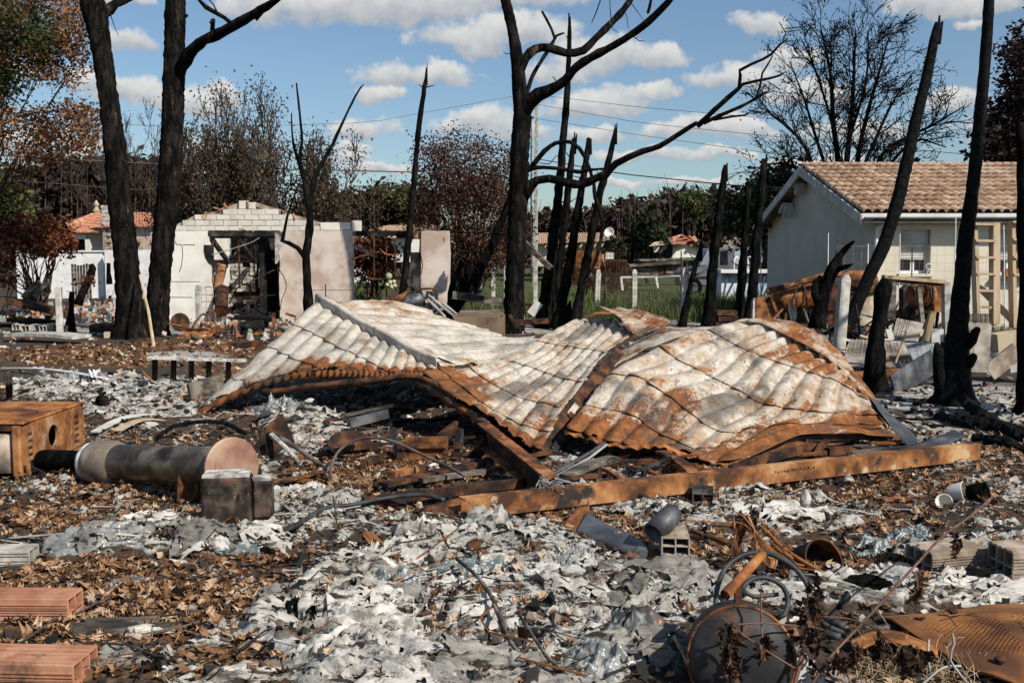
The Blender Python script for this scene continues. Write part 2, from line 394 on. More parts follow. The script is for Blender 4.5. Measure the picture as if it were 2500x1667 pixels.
M['tile'] = pmat('tan_roof_tile', [(0, (.20, .11, .065)), (.35, (.35, .225, .145)), (.65, (.46, .325, .225)), (1, (.57, .44, .32))], 5, rough=.9, bump=.3, bscale=50, bdist=.004, obj_random=.65,
                 layers=[((.11, .075, .05), 6, .60, .74)])
M['tile_red'] = pmat('red_roof_tile', [(.2, (.32, .12, .065)), (.5, (.44, .19, .11)), (.8, (.54, .29, .19))], 3, rough=.9, bump=.2, bscale=30, layers=[((.2, .1, .06), 4, .62, .76)])
M['black_glass'] = pmat('dark_window_glass', [(.2, (.01, .012, .014)), (.8, (.02, .024, .028))], 2, rough=.15, bump=0, spec=.6)
M['wire'] = pmat('dull_wire', [(.2, (.05, .04, .035)), (.8, (.12, .10, .085))], 6, rough=.7, bump=0)
M['wire_pale'] = pmat('pale_wire', [(.2, (.22, .21, .20)), (.8, (.36, .34, .32))], 6, rough=.7, bump=0)
M['rubber'] = pmat('black_rubber_hose', [(.2, (.014, .015, .017)), (.8, (.045, .047, .05))], 8, rough=.6, bump=.2, bscale=40, spec=.4, layers=[((.30, .29, .28), 16, .66, .74)])
M['stem'] = pmat('red_brown_stem', [(.2, (.07, .032, .024)), (.8, (.17, .085, .062))], 10, rough=.7, bump=.2, bscale=40)
M['soil'] = pmat('dark_burnt_soil', [(.2, (.02, .016, .013)), (.8, (.07, .055, .042))], 6, rough=1, bump=.5, bscale=40)
M['polymer_green'] = glassy('melted_greenish_plastic', (.15, .19, .185), .28, .85)
M['polymer_clear'] = glassy('melted_clear_plastic', (.36, .365, .35), .16, .5)
M['cream'] = pmat('cream_enamel', [(.2, (.55, .50, .42)), (.8, (.68, .63, .54))], 6, rough=.4, bump=.05)
# ================================================================ GROUND
def to_px(x, y, z=0.0):
 dz = z - CAMH
 w = y * ct - dz * st
 return 1250 + F * x / w, H0 / 2 - F * (dz * ct + y * st) / w
def blobs(px, py, L):
 r = np.zeros_like(px)
 for b in L:
  e = 1 - (((px - b[0]) / b[2]) ** 2 + ((py - b[1]) / b[3]) ** 2)
  r = np.maximum(r, np.clip(e * 1.6, 0, 1) * (b[4] if len(b) > 4 else 1))
 return r
ASHB = [(1150,1420,430,130),(900,1520,320,120),(1200,1620,520,110),(1520,1460,260,80),(430,1320,350,50,.85),(720,1240,300,55,.8),(250,945,290,38,.9),
  (340,995,230,30,.7),(1700,1235,230,50,.7),(2060,1450,380,45),(1990,1250,200,40,.6),(740,1060,130,80,.8),(1500,1165,160,25,.6),(2430,1330,160,60,.6),(120,1620,140,40,.4),
  (1450,1380,150,45,.8),(200,1190,200,25,.5),(560,1130,110,40,.6),(2400,1430,200,40,.9),(300,1600,120,25,.4),(640,780,260,25,.6),(360,770,220,25,.6),(1230,730,140,22,.8)]
LEAFB = [(430,1520,450,140),(230,1430,300,60),(220,1260,260,45,.8),(350,1180,300,50,.9),(250,868,320,30),(850,1150,140,80),(1450,1290,220,40,.8),(1000,1560,110,80,.7),(1900,1240,420,70,.35),(2250,1180,260,40,.4),
         (600,1000,170,40,.7),(450,975,150,40,.7),(620,900,200,40,.6),(1560,1320,140,40,.8),(1780,1330,160,40,.45),(480,850,230,26,.8),(1080,1130,160,60,.7),(1350,1240,200,40,.6),(830,1440,110,70,.6),(1250,1520,140,40,.4),(560,1360,200,40,.7),(2420,1120,160,40,.3),(2050,1380,200,50,.4),(100,1600,200,70,.8)]
SANDB = [(2300,1000,330,90),(2130,980,170,60),(1700,775,260,30),(1300,790,180,28,.9),(300,800,250,25,.7),(2400,1080,160,40,.6),(450,865,120,16,.9)]
def masks(x, y):
 px, py = to_px(x, y)
 n = fbm(x * 2.3, y * 2.3, 5, 4) - .5
 n2 = fbm(x * 9, y * 9, 25, 3) - .5
 a = np.clip((blobs(px, py, ASHB) + n * 1.1 + n2 * .9 - .36 + .17 * (y < 12)) * 3, 0, 1)
 lf = np.clip(blobs(px, py, LEAFB) + n2 * .7 - n * .3, 0, 1.2)
 sd = np.clip((blobs(px, py, SANDB) + n * .8 - .25) * 2.5, 0, 1)
 g = np.clip((blobs(px, py, [(1600,712,330,46),(900,700,60,60),(430,690,90,30),(2440,760,120,40),(1250,690,230,45)]) + n - .2) * 3, 0, 1) * (y > 17)
 return a, lf, sd, g
MOUND = [(1130,1330,.10,.35),(1000,1290,.10,.3),(850,1480,.10,.45),(1250,1480,.09,.4),(1650,1460,.05,.3),(950,1600,.09,.4),(1400,1400,.06,.3),(320,1330,.08,.35),(1330,1330,.07,.25),
         (1180,1560,-.09,.22),(1100,1470,-.06,.2),(560,1330,.05,.3),(740,1040,.18,.35),(1550,1600,.05,.3),(2100,1440,.03,.4),(640,1030,.12,.3)]
MOUNDW = [(*G(a, b)[:2], h, r) for a, b, h, r in MOUND]
def gz(x, y):
 x = np.asarray(x, float); y = np.asarray(y, float)
 a, lf, sd, g = masks(x, y)
 near = np.clip((34 - y) / 20, 0, 1)
 z = .05 * (fbm(x * .6, y * .6, 3, 3) - .5)
 for mx, my, h, r in MOUNDW: z = z + h * np.exp(-((x - mx) ** 2 + (y - my) ** 2) / (r * r))
 wx = x + .14 * fbm(x * 3, y * 3, 41, 3); wy = y + .14 * fbm(x * 3 + 50, y * 3, 47, 3)
 cr = ridge(wx * 2.6, wy * 4.4, 61, 4) - .35
 cr2 = ridge(wx * 8 + 3, wy * 13, 77, 3) - .3
 z = z + a * (.10 * cr + .05 * cr2 + .016 * (ridge(wx * 21, wy * 33, 83, 2) - .3) * (y < 9)) * near
 z = z + (1 - a) * (1 - .8 * sd) * .022 * (fbm(x * 7, y * 7, 91, 4) - .5) * near
 z = z - .02 * (1 - a) * near
 return z
def gz1(x, y): return float(gz(np.array([x]), np.array([y]))[0])
def GT(px, py, up=0.0):
 """ground point under a pixel, on the real uneven ground"""
 p = G(px, py)
 for _ in range(2):
  p = G(px, py, gz1(p.x, p.y))
 p.z = gz1(p.x, p.y) + up
 return p
ys = [2.2]
while ys[-1] < 1300:
 ys.append(ys[-1] * (1.0036 if ys[-1] < 13 else 1.012 if ys[-1] < 60 else 1.06))
ys = np.array(ys)
us = np.concatenate([np.linspace(-1.6, -.64, 24)[:-1], np.linspace(-.64, .64, 540), np.linspace(.64, 1.6, 24)[1:]])
UU, YY = np.meshgrid(us, ys); XX = UU * YY
A_, L_, S_, GR_ = masks(XX.ravel(), YY.ravel())
ZZ = gz(XX.ravel(), YY.ravel())
nr, nc = XX.shape
idx = np.arange(nr * nc).reshape(nr, nc)
FQ = np.stack([idx[:-1, :-1], idx[:-1, 1:], idx[1:, 1:], idx[1:, :-1]], -1).reshape(-1, 4)
def groundmat():
 m = bpy.data.materials.new('burnt_ground'); m.use_nodes = True; t = NT(m.node_tree)
 co = t.n('ShaderNodeTexCoord').outputs['Object']
 at = lambda k: t.n('ShaderNodeAttribute', attribute_name=k).outputs['Fac']
 n1 = t.noise(co, 7, 8, .65); n2 = t.noise(co, 38, 6, .65); n3 = t.noise(co, 1.4, 5, .6)
 soil = t.ramp(n2, [(.3, (.014, .011, .009)), (.55, (.06, .045, .033)), (.72, (.14, .105, .075))])
 leafy = t.ramp(n2, [(.3, (.035, .018, .009)), (.5, (.17, .085, .036)), (.7, (.33, .185, .09))])
 soil = t.mix(t.m('MULTIPLY', at('leaf'), .7, clamp=True), soil, leafy)
 sand = t.ramp(n1, [(.25, (.17, .15, .13)), (.5, (.33, .305, .27)), (.75, (.43, .405, .365))])
 ash = t.ramp(n2, [(.28, (.15, .14, .12)), (.5, (.36, .34, .30)), (.7, (.60, .57, .515))])
 ash = t.mix(t.ss(n3, .5, .68), ash, t.mix(.5, ash, (.33, .345, .34)))
 ash = t.mix(t.ss(t.noise(t.map(co, (.4, 1, 1)), 15, 8, .74), .51, .58), ash, (.035, .031, .026))
 col = t.mix(at('sand'), soil, sand); fl_ = t.noise(t.map(co, (.45, 1, 1)), 26, 7, .72)
 col = t.mix(t.ss(t.m('ADD', at('ash'), t.m('SUBTRACT', n1, .5)), .25, .6), col, ash)
 col = t.mix(at('grass'), col, t.ramp(n2, [(.3, (.03, .04, .012)), (.6, (.075, .09, .03)), (.8, (.14, .13, .06))]))
 b = t.n('ShaderNodeBsdfPrincipled'); t.put(b.inputs['Base Color'], col); b.inputs['Roughness'].default_value = .95
 b.inputs['Specular IOR Level'].default_value = .15
 bp = t.n('ShaderNodeBump'); bp.inputs['Strength'].default_value = .9; bp.inputs['Distance'].default_value = .012
 t.put(bp.inputs['Height'], t.noise(co, 55, 7, .7)); t.put(b.inputs['Normal'], bp.outputs[0])
 o = t.n('ShaderNodeOutputMaterial'); t.nt.links.new(b.outputs[0], o.inputs[0])
 return m
me = mesh_np('ground', np.stack([XX.ravel(), YY.ravel(), ZZ], -1), [FQ], True, dict(ash=A_, leaf=np.clip(L_, 0, 1), sand=S_, grass=GR_))
tag(link('ground', me, groundmat()), kind='structure')
g2 = MB(); g2.add([(-1500, -400, -.3), (1500, -400, -.3), (1500, 1500, -.3), (-1500, 1500, -.3)], [(0, 1, 2, 3)])
o = g2.build('terrain', M['soil']); tag(o, kind='structure')
# ================================================================ SCATTER
def rotmats(yaw, pitch, roll):
 cy, sy, cp, sp, cr, sr = np.cos(yaw), np.sin(yaw), np.cos(pitch), np.sin(pitch), np.cos(roll), np.sin(roll)
 R = np.empty((len(yaw), 3, 3))
 R[:, 0, 0] = cy * cp; R[:, 0, 1] = cy * sp * sr - sy * cr; R[:, 0, 2] = cy * sp * cr + sy * sr
 R[:, 1, 0] = sy * cp; R[:, 1, 1] = sy * sp * sr + cy * cr; R[:, 1, 2] = sy * sp * cr - cy * sr
 R[:, 2, 0] = -sp; R[:, 2, 1] = cp * sr; R[:, 2, 2] = cp * cr
 return R
def scatter(name, temps, pos, R, sc, mat, smooth=False, parent=None, off=(0, 0, 0), rnd=None):
 n = len(pos); which = RS.randint(0, len(temps), n); VV = []; FF = []; RR = []; b = 0
 rnd = RS.rand(n) if rnd is None else rnd
 sc = np.asarray(sc); sc = sc[:, None] if sc.ndim == 1 else sc
 for k, (tv, tf) in enumerate(temps):
  i = np.where(which == k)[0]
  if not len(i): continue
  v = np.einsum('nij,nkj->nki', R[i], tv[None] * sc[i][:, None, :] if sc.shape[1] == 3 else tv[None] * sc[i][:, :, None]) + pos[i][:, None]
  f = tf[None] + (np.arange(len(i)) * len(tv))[:, None, None] + b
  VV.append(v.reshape(-1, 3)); FF.append(f.reshape(-1, tf.shape[1])); RR.append(np.repeat(rnd[i], len(tv))); b += len(i) * len(tv)
 me = mesh_np(name, np.concatenate(VV) - np.array(off), FF, smooth, dict(rnd=np.concatenate(RR)))
 return link(name, me, mat, parent, Vector(off))
def leaf_t(seed, n=7):
 r = np.random.RandomState(seed)
 t = np.linspace(0, 1, n); w = .36 * np.sin(np.pi * t ** .8) ** .7 * (1 + .55 * np.where(np.arange(n) % 2, 1, -1) * (t > 0) * (t < 1)) + .02
 cu = r.uniform(-.5, .9); be = r.uniform(-.5, .7); tw = r.uniform(-.8, .8)
 V = []
 for i in range(n):
  for s in (-1, 0, 1):
   y = s * w[i] * r.uniform(.75, 1.2); x = t[i] - .5 + (.06 if s else 0)
   z = cu * y * y * 2.0 + be * (t[i] - .5) ** 2 + tw * y * (t[i] - .5) * 1.6 + r.uniform(-.03, .03)
   V.append((x, y, z))
 Fq = []
 for i in range(n - 1):
  a = i * 3; Fq += [(a, a + 1, a + 4, a + 3), (a + 1, a + 2, a + 5, a + 4)]
 return np.array(V), np.array(Fq)
def flake_t(seed, n=4, am=.3):
 r = np.random.RandomState(seed); V = []
 for i in range(n):
  for j in range(n):
   x, y = i / (n - 1) - .5, j / (n - 1) - .5
   V.append((x + r.uniform(-.16, .16), (y + r.uniform(-.16, .16)) * .75, r.uniform(-am, am) + r.uniform(-.3, .6) * x * x))
 V = np.array(V); V[0] *= r.uniform(.4, .9); V[n - 1] *= r.uniform(.4, .9); V[-1] *= r.uniform(.4, .9); V[-n] *= r.uniform(.5, 1)
 Fq = [(i * n + j, i * n + j + 1, (i + 1) * n + j + 1, (i + 1) * n + j) for i in range(n - 1) for j in range(n - 1)]
 return V, np.array(Fq)
def ground_pts(n, ylo, yhi, fn, ulim=.62):
 """random points spread evenly over the ground in view, kept with probability fn"""
 out = []
 y = np.sqrt(RS.uniform(ylo ** 2, yhi ** 2, n)); u = RS.uniform(-ulim, ulim, n); x = u * y
 a, lf, sd, g = masks(x, y)
 k = RS.rand(n) < fn(a, lf, sd, g, x, y)
 return x[k], y[k]
LEAF_T = [leaf_t(i) for i in range(10)]
LEAF_S = [leaf_t(i + 30, 4) for i in range(6)]
FLAKE_T = [flake_t(i) for i in range(10)]
FLAKE_S = [flake_t(i + 50, 3, .12) for i in range(6)]
M['leaf_dead'] = leafmat('dead_oak_leaf', [(0, (.03, .015, .009)), (.3, (.10, .046, .020)), (.55, (.24, .122, .055)), (.82, (.40, .24, .13)), (1, (.50, .38, .26))], .12, .75)
M['flake'] = leafmat('ash_flake', [(0, (.02, .019, .018)), (.28, (.10, .093, .083)), (.45, (.33, .31, .275)), (.85, (.55, .52, .47)), (1, (.38, .375, .35))], .02, .9)
x, y = ground_pts(60000, 3.4, 9.5, lambda a, lf, sd, g, x, y: lf * .78 * (1 - .62 * a) + .075)
n = len(x); z = gz(x, y) + RS.uniform(.006, .03, n)
o = scatter('leaf_litter', LEAF_T, np.stack([x, y, z], -1), rotmats(RS.uniform(0, 6.28, n), RS.normal(0, .24, n), RS.normal(0, .26, n)), RS.uniform(.026, .066, n), M['leaf_dead'])
tag(o, 'curled brown oak leaves littering the ash in front of the sheet metal', None, None, 'stuff')
x, y = ground_pts(60000, 9.3, 24, lambda a, lf, sd, g, x, y: lf * .45 * (1 - .7 * a) * (1 - sd * .8) + .012)
n = len(x); z = gz(x, y) + RS.uniform(.004, .03, n)
o = scatter('leaf_litter', LEAF_S, np.stack([x, y, z], -1), rotmats(RS.uniform(0, 6.28, n), RS.normal(0, .3, n), RS.normal(0, .35, n)), RS.uniform(.06, .11, n), M['leaf_dead'])
tag(o, 'brown leaf litter on the ground behind the stove and sheet metal', None, None, 'stuff')
x, y = ground_pts(52000, 3.4, 9.5, lambda a, lf, sd, g, x, y: a * .28 + .06)
n = len(x); z = gz(x, y) + RS.uniform(.002, .016, n)
o = scatter('ash_flakes', FLAKE_T, np.stack([x, y, z], -1), rotmats(RS.uniform(-.5, .5, n) + np.pi * RS.randint(0, 2, n), RS.normal(0, .3, n), RS.normal(0, .4, n)),
   (.006 + .04 * RS.rand(n) ** 3)[:, None] * np.stack([RS.uniform(.8, 2.4, n), np.ones(n), np.ones(n)], -1), M['flake'])
tag(o, 'grey and white flakes of ash crumbled over the ground', None, None, 'stuff')
x, y = ground_pts(26000, 9.3, 26, lambda a, lf, sd, g, x, y: a * .5 + .03)
n = len(x); z = gz(x, y) + RS.uniform(.002, .03, n)
o = scatter('ash_flakes', FLAKE_S, np.stack([x, y, z], -1), rotmats(RS.uniform(0, 6.28, n), RS.normal(0, .3, n), RS.normal(0, .35, n)), RS.uniform(.05, .16, n), M['flake'])
tag(o, 'pale ash fragments scattered behind the sheet metal', None, None, 'stuff')
# char crumbs and twigs
x, y = ground_pts(14000, 3.5, 13, lambda a, lf, sd, g, x, y: .5 + 0 * a, .6)
n = len(x); z = gz(x, y) + .006
CR = []
for i in range(5):
 r = np.random.RandomState(i); v = r.uniform(-.5, .5, (8, 3)); q = np.array([(a, b, c) for a in (-.5, .5) for b in (-.5, .5) for c in (-.5, .5)]); CR.append((q * .7 + v * .4, np.array([(0, 1, 3, 2), (4, 6, 7, 5), (0, 4, 5, 1), (2, 3, 7, 6), (0, 2, 6, 4), (1, 5, 7, 3)])))
M['crumb'] = leafmat('char_crumb', [(0, (.008, .008, .008)), (.6, (.03, .026, .022)), (.8, (.14, .10, .07)), (1, (.45, .42, .38))], 0, .8)
o = scatter('char_crumbs', CR, np.stack([x, y, z], -1), rotmats(RS.uniform(0, 6.28, n), RS.uniform(0, 3, n), RS.uniform(0, 3, n)), (.008 + .045 * RS.rand(n) ** 2)[:, None] * np.stack([RS.uniform(.8, 3, n), np.ones(n), np.ones(n)], -1), M['crumb'])
tag(o, 'small lumps of charcoal and mortar strewn over the ground', None, None, 'stuff')
n = 1500; x, y = ground_pts(n, 3.5, 12, lambda a, lf, sd, g, x, y: .6 + 0 * a, .6); n = len(x); z = gz(x, y) + .012
STK = []
for i in range(4):
 mb = MB(); r = random.Random(i); mb.tube([(-.5, 0, 0), (-.15, r.uniform(-.06, .06), .03), (.2, r.uniform(-.06, .06), .0), (.5, 0, .04)], [.012, .011, .009, .004], 4, cap=False)
 STK.append((np.array([tuple(v) for v in mb.v]), np.array(mb.f)))
o = scatter('twigs', STK, np.stack([x, y, z], -1), rotmats(RS.normal(0, .8, n), RS.normal(0, .08, n), RS.uniform(0, 6, n)), RS.uniform(.12, .5, n), M['crumb'])
tag(o, 'thin burnt twigs lying among the leaves and ash', None, None, 'stuff')
# meadow grass behind the fence
M['scrapm'] = leafmat('mixed_scrap', [(0, (.012, .011, .010)), (.35, (.05, .04, .034)), (.5, (.13, .05, .02)), (.75, (.24, .10, .035)), (.85, (.20, .20, .20)), (1, (.45, .43, .40))], 0, .7)
x, y = ground_pts(900, 3.6, 13, lambda a, lf, sd, g, x, y: .75 + 0 * a, .58); n = len(x); z = gz(x, y) + .012
o = scatter('metal_scraps', FLAKE_S, np.stack([x, y, z], -1), rotmats(RS.uniform(0, 6.28, n), RS.normal(0, .35, n), RS.normal(0, .35, n)), (.025 + .10 * RS.rand(n) ** 3)[:, None] * np.stack([RS.uniform(1, 3, n), np.ones(n), np.ones(n)], -1), M['scrapm'])
tag(o, 'bent scraps of rusty and blackened metal mixed into the ash', None, None, 'stuff')
WR = []
for i in range(5):
 r = random.Random(i); mb = MB(); a = [Vector((-.5 + k * .2, r.gauss(0, .12), abs(r.gauss(0, .06)))) for k in range(6)]; mb.tube(a, .006, 4, cap=False); WR.append((np.array([tuple(v) for v in mb.v]), np.array(mb.f)))
x, y = ground_pts(260, 3.6, 11, lambda a, lf, sd, g, x, y: .75 + 0 * a, .58); n = len(x); z = gz(x, y) + .015
o = scatter('scrap_wires', WR, np.stack([x, y, z], -1), rotmats(RS.uniform(0, 6.28, n), RS.normal(0, .1, n), RS.normal(0, .3, n)), RS.uniform(.2, .8, n), M['scrapm'])
tag(o, 'loose lengths of burnt wire lying across the ash', None, None, 'stuff')
BL = []
for i in range(5):
 r = np.random.RandomState(i); b = r.uniform(.1, .5)
 BL.append((np.array([(-.02, 0, 0), (.02, 0, 0), (.016, b * .35, .55), (-.016, b * .35, .55), (.004, b, 1), (-.004, b, 1.)]), np.array([(0, 1, 2, 3), (3, 2, 4, 5)])))
M['grass'] = leafmat('meadow_grass', [(0, (.03, .045, .013)), (.5, (.085, .115, .03)), (.8, (.17, .18, .06)), (1, (.32, .27, .14))], .3, .7)
def grass(boxes, n, h, label):
 xs, ys_ = [], []
 for (p0, p1, d0, d1, w) in boxes:
  k = int(n * w); d = RS.uniform(d0, d1, k); px = RS.uniform(p0, p1, k); xs.append((px - 1250) / F * d); ys_.append(d)
 x = np.concatenate(xs); y = np.concatenate(ys_); k = len(x)
 cl = fbm(x * 1.1, y * 1.1, 7, 3)
 o = scatter('grass', BL, np.stack([x, y, np.zeros(k) - .01], -1), rotmats(RS.uniform(0, 6.28, k), RS.normal(0, .15, k), RS.normal(0, .15, k)),
    RS.uniform(.5, 1.1, k)[:, None] * np.array([h * 1.3, h, h])[None] * (.4 + 1.1 * cl)[:, None], M['grass'], rnd=np.clip(RS.rand(k) * .7 + (cl - .4) * .8, 0, 1))
 tag(o, label, None, None, 'stuff')
grass([(1330, 2010, 24.5, 36, 1), (1120, 1340, 26, 36, .25), (850, 930, 27, 40, .12)], 15000, .42, 'uncut green meadow grass behind the concrete posts')
grass([(330, 500, 26, 32, 1), (2350, 2560, 17.5, 20.4, .8)], 2500, .3, 'green weeds growing back near the house walls')
# ================================================================ BUILDINGS
def bx(mb, p0, p1, d, th=.2, dd=0):
 """box whose front face spans two pixels at depth d"""
 a = P(*p0, d); b = P(*p1, d)
 mb.box(((a.x + b.x) / 2, d + th / 2 + dd, (a.z + b.z) / 2), (abs(b.x - a.x), th, abs(b.z - a.z))); return mb
def X_(px, d): return (px - 1250) / F * d * 1.0
def Zp(py, d): return P(1250, py, d).z
rn0 = random.Random(9)
D = 25.0
rn0 = random.Random(9)
gar = thing('burnt_garage', 'roofless pale block garage with a sooty doorway and stepped gable behind the twin trees', 'garage ruin', (P(630, 700, D).x, D, 0))
xl, x1, x2, xr = [P(p, 700, D).x for p in (404, 515, 684, 862)]
zt = Zp(563, D); zl = Zp(577, D)
def wallmesh(x0, x1, z0, z1, y, th, mat, name, broken=0, n=14, right=True):
 """wall piece with one ragged upright edge"""
 pts = [(x0, z0), (x1, z0)] if True else 0
 poly = []
 r = random.Random(int(x0 * 10))
 if broken and right:
  poly = [(x0, z0)] + [(x1 + broken * (r.uniform(-.6, .6) + (1.2 if .38 < i / n < .5 else 0)) * (i / n), z0 + (z1 - z0) * i / n) for i in range(n + 1)] + [(x0, z1)]
 elif broken:
  poly = [(x1, z0), (x1, z1)] + [(x0 + broken * r.uniform(-.4, .8) * (1 - i / n), z1 + (z0 - z1) * i / n) for i in range(n + 1)]
 else: poly = [(x0, z0), (x1, z0), (x1, z1), (x0, z1)]
 mb = MB(); mb.prism([(px, y, pz) for px, pz in poly], (0, th, 0)); return mb.build(name, mat, gar)
wallmesh(xl, x1, -.2, zt - .1, D, .2, M['plaster'], 'front_wall', .1)
wallmesh(x2 - .02, xr, -.2, zt, D, .2, M['plaster_pink'], 'front_wall', .05, right=False)
# the course above the door, lintel, frame
mb = MB(); bx(mb, (508, 566), (692, 577), D - .01, .22); mb.build('lintel', M['soot'], gar)
mb = MB(); bx(mb, (404, 556), (508, 575), D + .003, .19); mb.build('top_course', M['plaster'], gar)
for px in (521, 583, 679):
 mb = MB(); bx(mb, (px - 3, 578), (px + 3, 745 if px != 583 else 705), D + .06, .06); mb.build('door_post', M['rust_dark'], gar)
mb = MB(); bx(mb, (516, 577), (684, 582), D + .05, .08); mb.build('door_head', M['rust_dark'], gar)
# side and back walls, and an added inner wall keeping the interior dark
mb = MB(); mb.box(((xl + .1), D + 2.7, 1.05), (.2, 5.0, 2.3)); mb.build('side_wall', M['plaster'], gar)
mb = MB(); mb.box(((xr - 1.5), D + 2.7, 1.05), (.2, 5.0, 2.3)); mb.build('side_wall', M['soot'], gar)  # added wall hidden behind the front one, keeps light out of the doorway
mb = MB(); mb.box(((xl + xr) / 2 - .75, D + 5.3, 1.0), (xr - xl - 1.5, .2, 2.4)); mb.build('back_wall', M['soot'], gar)
mb = MB(); mb.box(((x1 + x2) / 2 + .35, D + 2.6, 1.35), (.15, 4.6, 2.3)); mb.build('inner_wall', M['soot'], gar)
for k in range(7): mb = MB(); mb.bar((xl + .3 + k * .62, D + .3, 2.1 + rn0.uniform(-.3, .2)), (xl + .3 + k * .62 + rn0.uniform(-.7, .7), D + 4.8, 1.6 + rn0.uniform(-.9, .5)), .09, .12); mb.build('charred_rafter', M['soot'], gar)
# gable blocks, one object each
blkmesh = {}
def block(x0, x1, z0, z1, y=D, th=.2, mat='block', name='block', par=gar):
 w, h = x1 - x0 - .012, z1 - z0 - .012
 key = (round(w, 2), round(h, 2), mat)
 if key not in blkmesh:
  m_ = MB().box((0, 0, 0), (w, th, h), jit=.004); blkmesh[key] = bpy.data.meshes.new('block'); blkmesh[key].from_pydata([tuple(v) for v in m_.v], [], m_.f); blkmesh[key].materials.append(M[mat])
 o = bpy.data.objects.new(name, blkmesh[key]); C.objects.link(o); o.parent = par
 o.location = Vector(((x0 + x1) / 2, y + th / 2 + random.uniform(-.006, .006), (z0 + z1) / 2)) - origin_of(par)
 return o
rows = [(415, 460, 160, 1500, 0), (363, 415, 248, 1380, 60), (312, 363, 362, 1255, 10), (263, 312, 620, 1128, 0)]
for (a, b, xa, xb, sh) in rows:
 y0, y1 = 440 + b / 3.7327, 440 + a / 3.7327
 cx = xa + (0 if not sh else sh)
 edges = [xa] + [e for e in np.arange(xa + (128 if not sh else sh + 60), xb - 40, 128)] + [xb]
 for e0, e1 in zip(edges[:-1], edges[1:]):
  block(P(380 + e0 / 3.7327, 600, D).x, P(380 + e1 / 3.7327, 600, D).x, Zp(y0, D), Zp(y1, D))
for e0, e1, a, b in ((765, 830, 185, 262), (852, 915, 200, 262)):
 block(P(380 + e0 / 3.7327, 600, D).x, P(380 + e1 / 3.7327, 600, D).x, Zp(440 + b / 3.7327, D), Zp(440 + a / 3.7327, D))
for e0, e1, a, b, m_ in ((1502, 1684, 382, 456, 'plaster'), (1690, 1782, 382, 456, 'plaster'), (1786, 1872, 366, 470, 'block')):
 block(P(380 + e0 / 3.7327, 600, D).x, P(380 + e1 / 3.7327, 600, D).x, Zp(440 + b / 3.7327, D), Zp(440 + a / 3.7327, D), mat=m_)
# sloping mortar fillets under the lost roof
for a, b in (((165, 415), (365, 318)), ((455, 310), (770, 200)), ((915, 205), (1110, 262)), ((1165, 290), (1500, 385))):
 p, q = [P(380 + t[0] / 3.7327, 440 + t[1] / 3.7327, D + .05) for t in (a, b)]
 mb = MB(); mb.prism([p, q, q - Vector((0, 0, .04)), Vector((q.x if q.z < p.z else p.x, p.y, min(p.z, q.z) - .02))] if False else [p, q, q - Vector((0, 0, .14)), p - Vector((0, 0, .1))], (0, .12, 0)); mb.build('mortar_fillet', M['brick_pale'], gar)
for e in ((640, 238, .9), (560, 258, .3), (610, 262, -.5), (1160, 280, .4), (460, 340, -1.1), (445, 315, -.9), (1265, 335, 1.2), (840, 215, 1.5), (795, 448, .2)):
 p = P(380 + e[0] / 3.7327, 440 + e[1] / 3.7327, D + .05)
 mb = MB(); mb.box(p, (.16, .12, .03), Ry(e[2])); mb.build('tile_shard', M['brick'], gar)
# cracks and the lost plaster patches
def crack(pts, par, d, z_=ZG):
 mb = MB(); q = [P(a, b, d - .002) for a, b in z_(*pts)]
 mb.tube(q, [.008] * len(q), 4); mb.build('crack', M['soot'], par)
crack([(165, 545), (190, 585), (240, 590), (248, 680), (235, 780), (215, 840)], gar, D); crack([(1120, 790), (1135, 830), (1165, 870), (1192, 945), (1185, 1010), (1150, 1080), (1135, 1180)], gar, D)
crack([(115, 1040), (120, 1066), (335, 1068)], gar, D); crack([(250, 590), (360, 588)], gar, D); crack([(440, 985), (470, 972), (520, 975)], gar, D)
mb = MB(); mb.prism([P(a, b, D - .012) for a, b in ZG((440, 590), (522, 590), (524, 780), (480, 755), (450, 700), (438, 640))], (0, .03, 0)); mb.build('bare_patch', M['soot'], gar)
mb = MB(); mb.prism([P(a, b, D - .012) for a, b in ZG((1100, 480), (1145, 520), (1150, 600), (1125, 640), (1138, 700), (1105, 760), (1088, 760), (1088, 480))], (0, .03, 0)); mb.build('bare_patch', M['concrete'], gar)
for r_ in range(4):
 for k in range(2):
  a, b = P(380 + (400 + k * 62) / 3.7327, 440 + (985 + r_ * 62 + 58) / 3.7327, D - .015), P(380 + (400 + k * 62 + 58) / 3.7327, 440 + (985 + r_ * 62) / 3.7327, D - .015)
  block(a.x, b.x, a.z, b.z, y=D - .012, th=.05)
# inside: masonry heap, bent steel, sooty boiler
mb = MB()
for k in range(9):
 for j in range(5):
  z0 = .55 + k * .12
  a = P(560 + j * 18 + (k % 2) * 8, 700, D + 5.1).x
  if random.random() < .85: block(a, a + .2, z0, z0 + .115, y=D + 5.0 + random.uniform(-.06, .03), th=.2, mat='concrete' if k < 7 else 'soot', name='loose_block')
def bent(p, name, mat, par, d, r, z_=ZG, n=5, ends=None):
 mb = MB(); q = [P(a, b, d + (ends[i] if ends else 0)) for i, (a, b) in enumerate(z_(*p))]; mb.tube(q, [r] * len(q), n); return mb.build(name, mat, par)
bent([(885, 520), (890, 700), (905, 860), (918, 1050)], 'bent_bar', M['rust_dark'], gar, D + .6, .02)
bent([(945, 530), (940, 720), (920, 880), (935, 1060)], 'bent_bar', M['soot'], gar, D + .7, .03)
bent([(515, 680), (700, 625), (880, 565), (945, 525)], 'bent_bar', M['wire_pale'], gar, D - .05, .012)
bent([(715, 680), (790, 590), (850, 520)], 'bent_bar', M['wire_pale'], gar, D + .3, .014)
bent([(695, 1005), (850, 930), (1085, 815)], 'bent_bar', M['rust_dark'], gar, D - .1, .012)
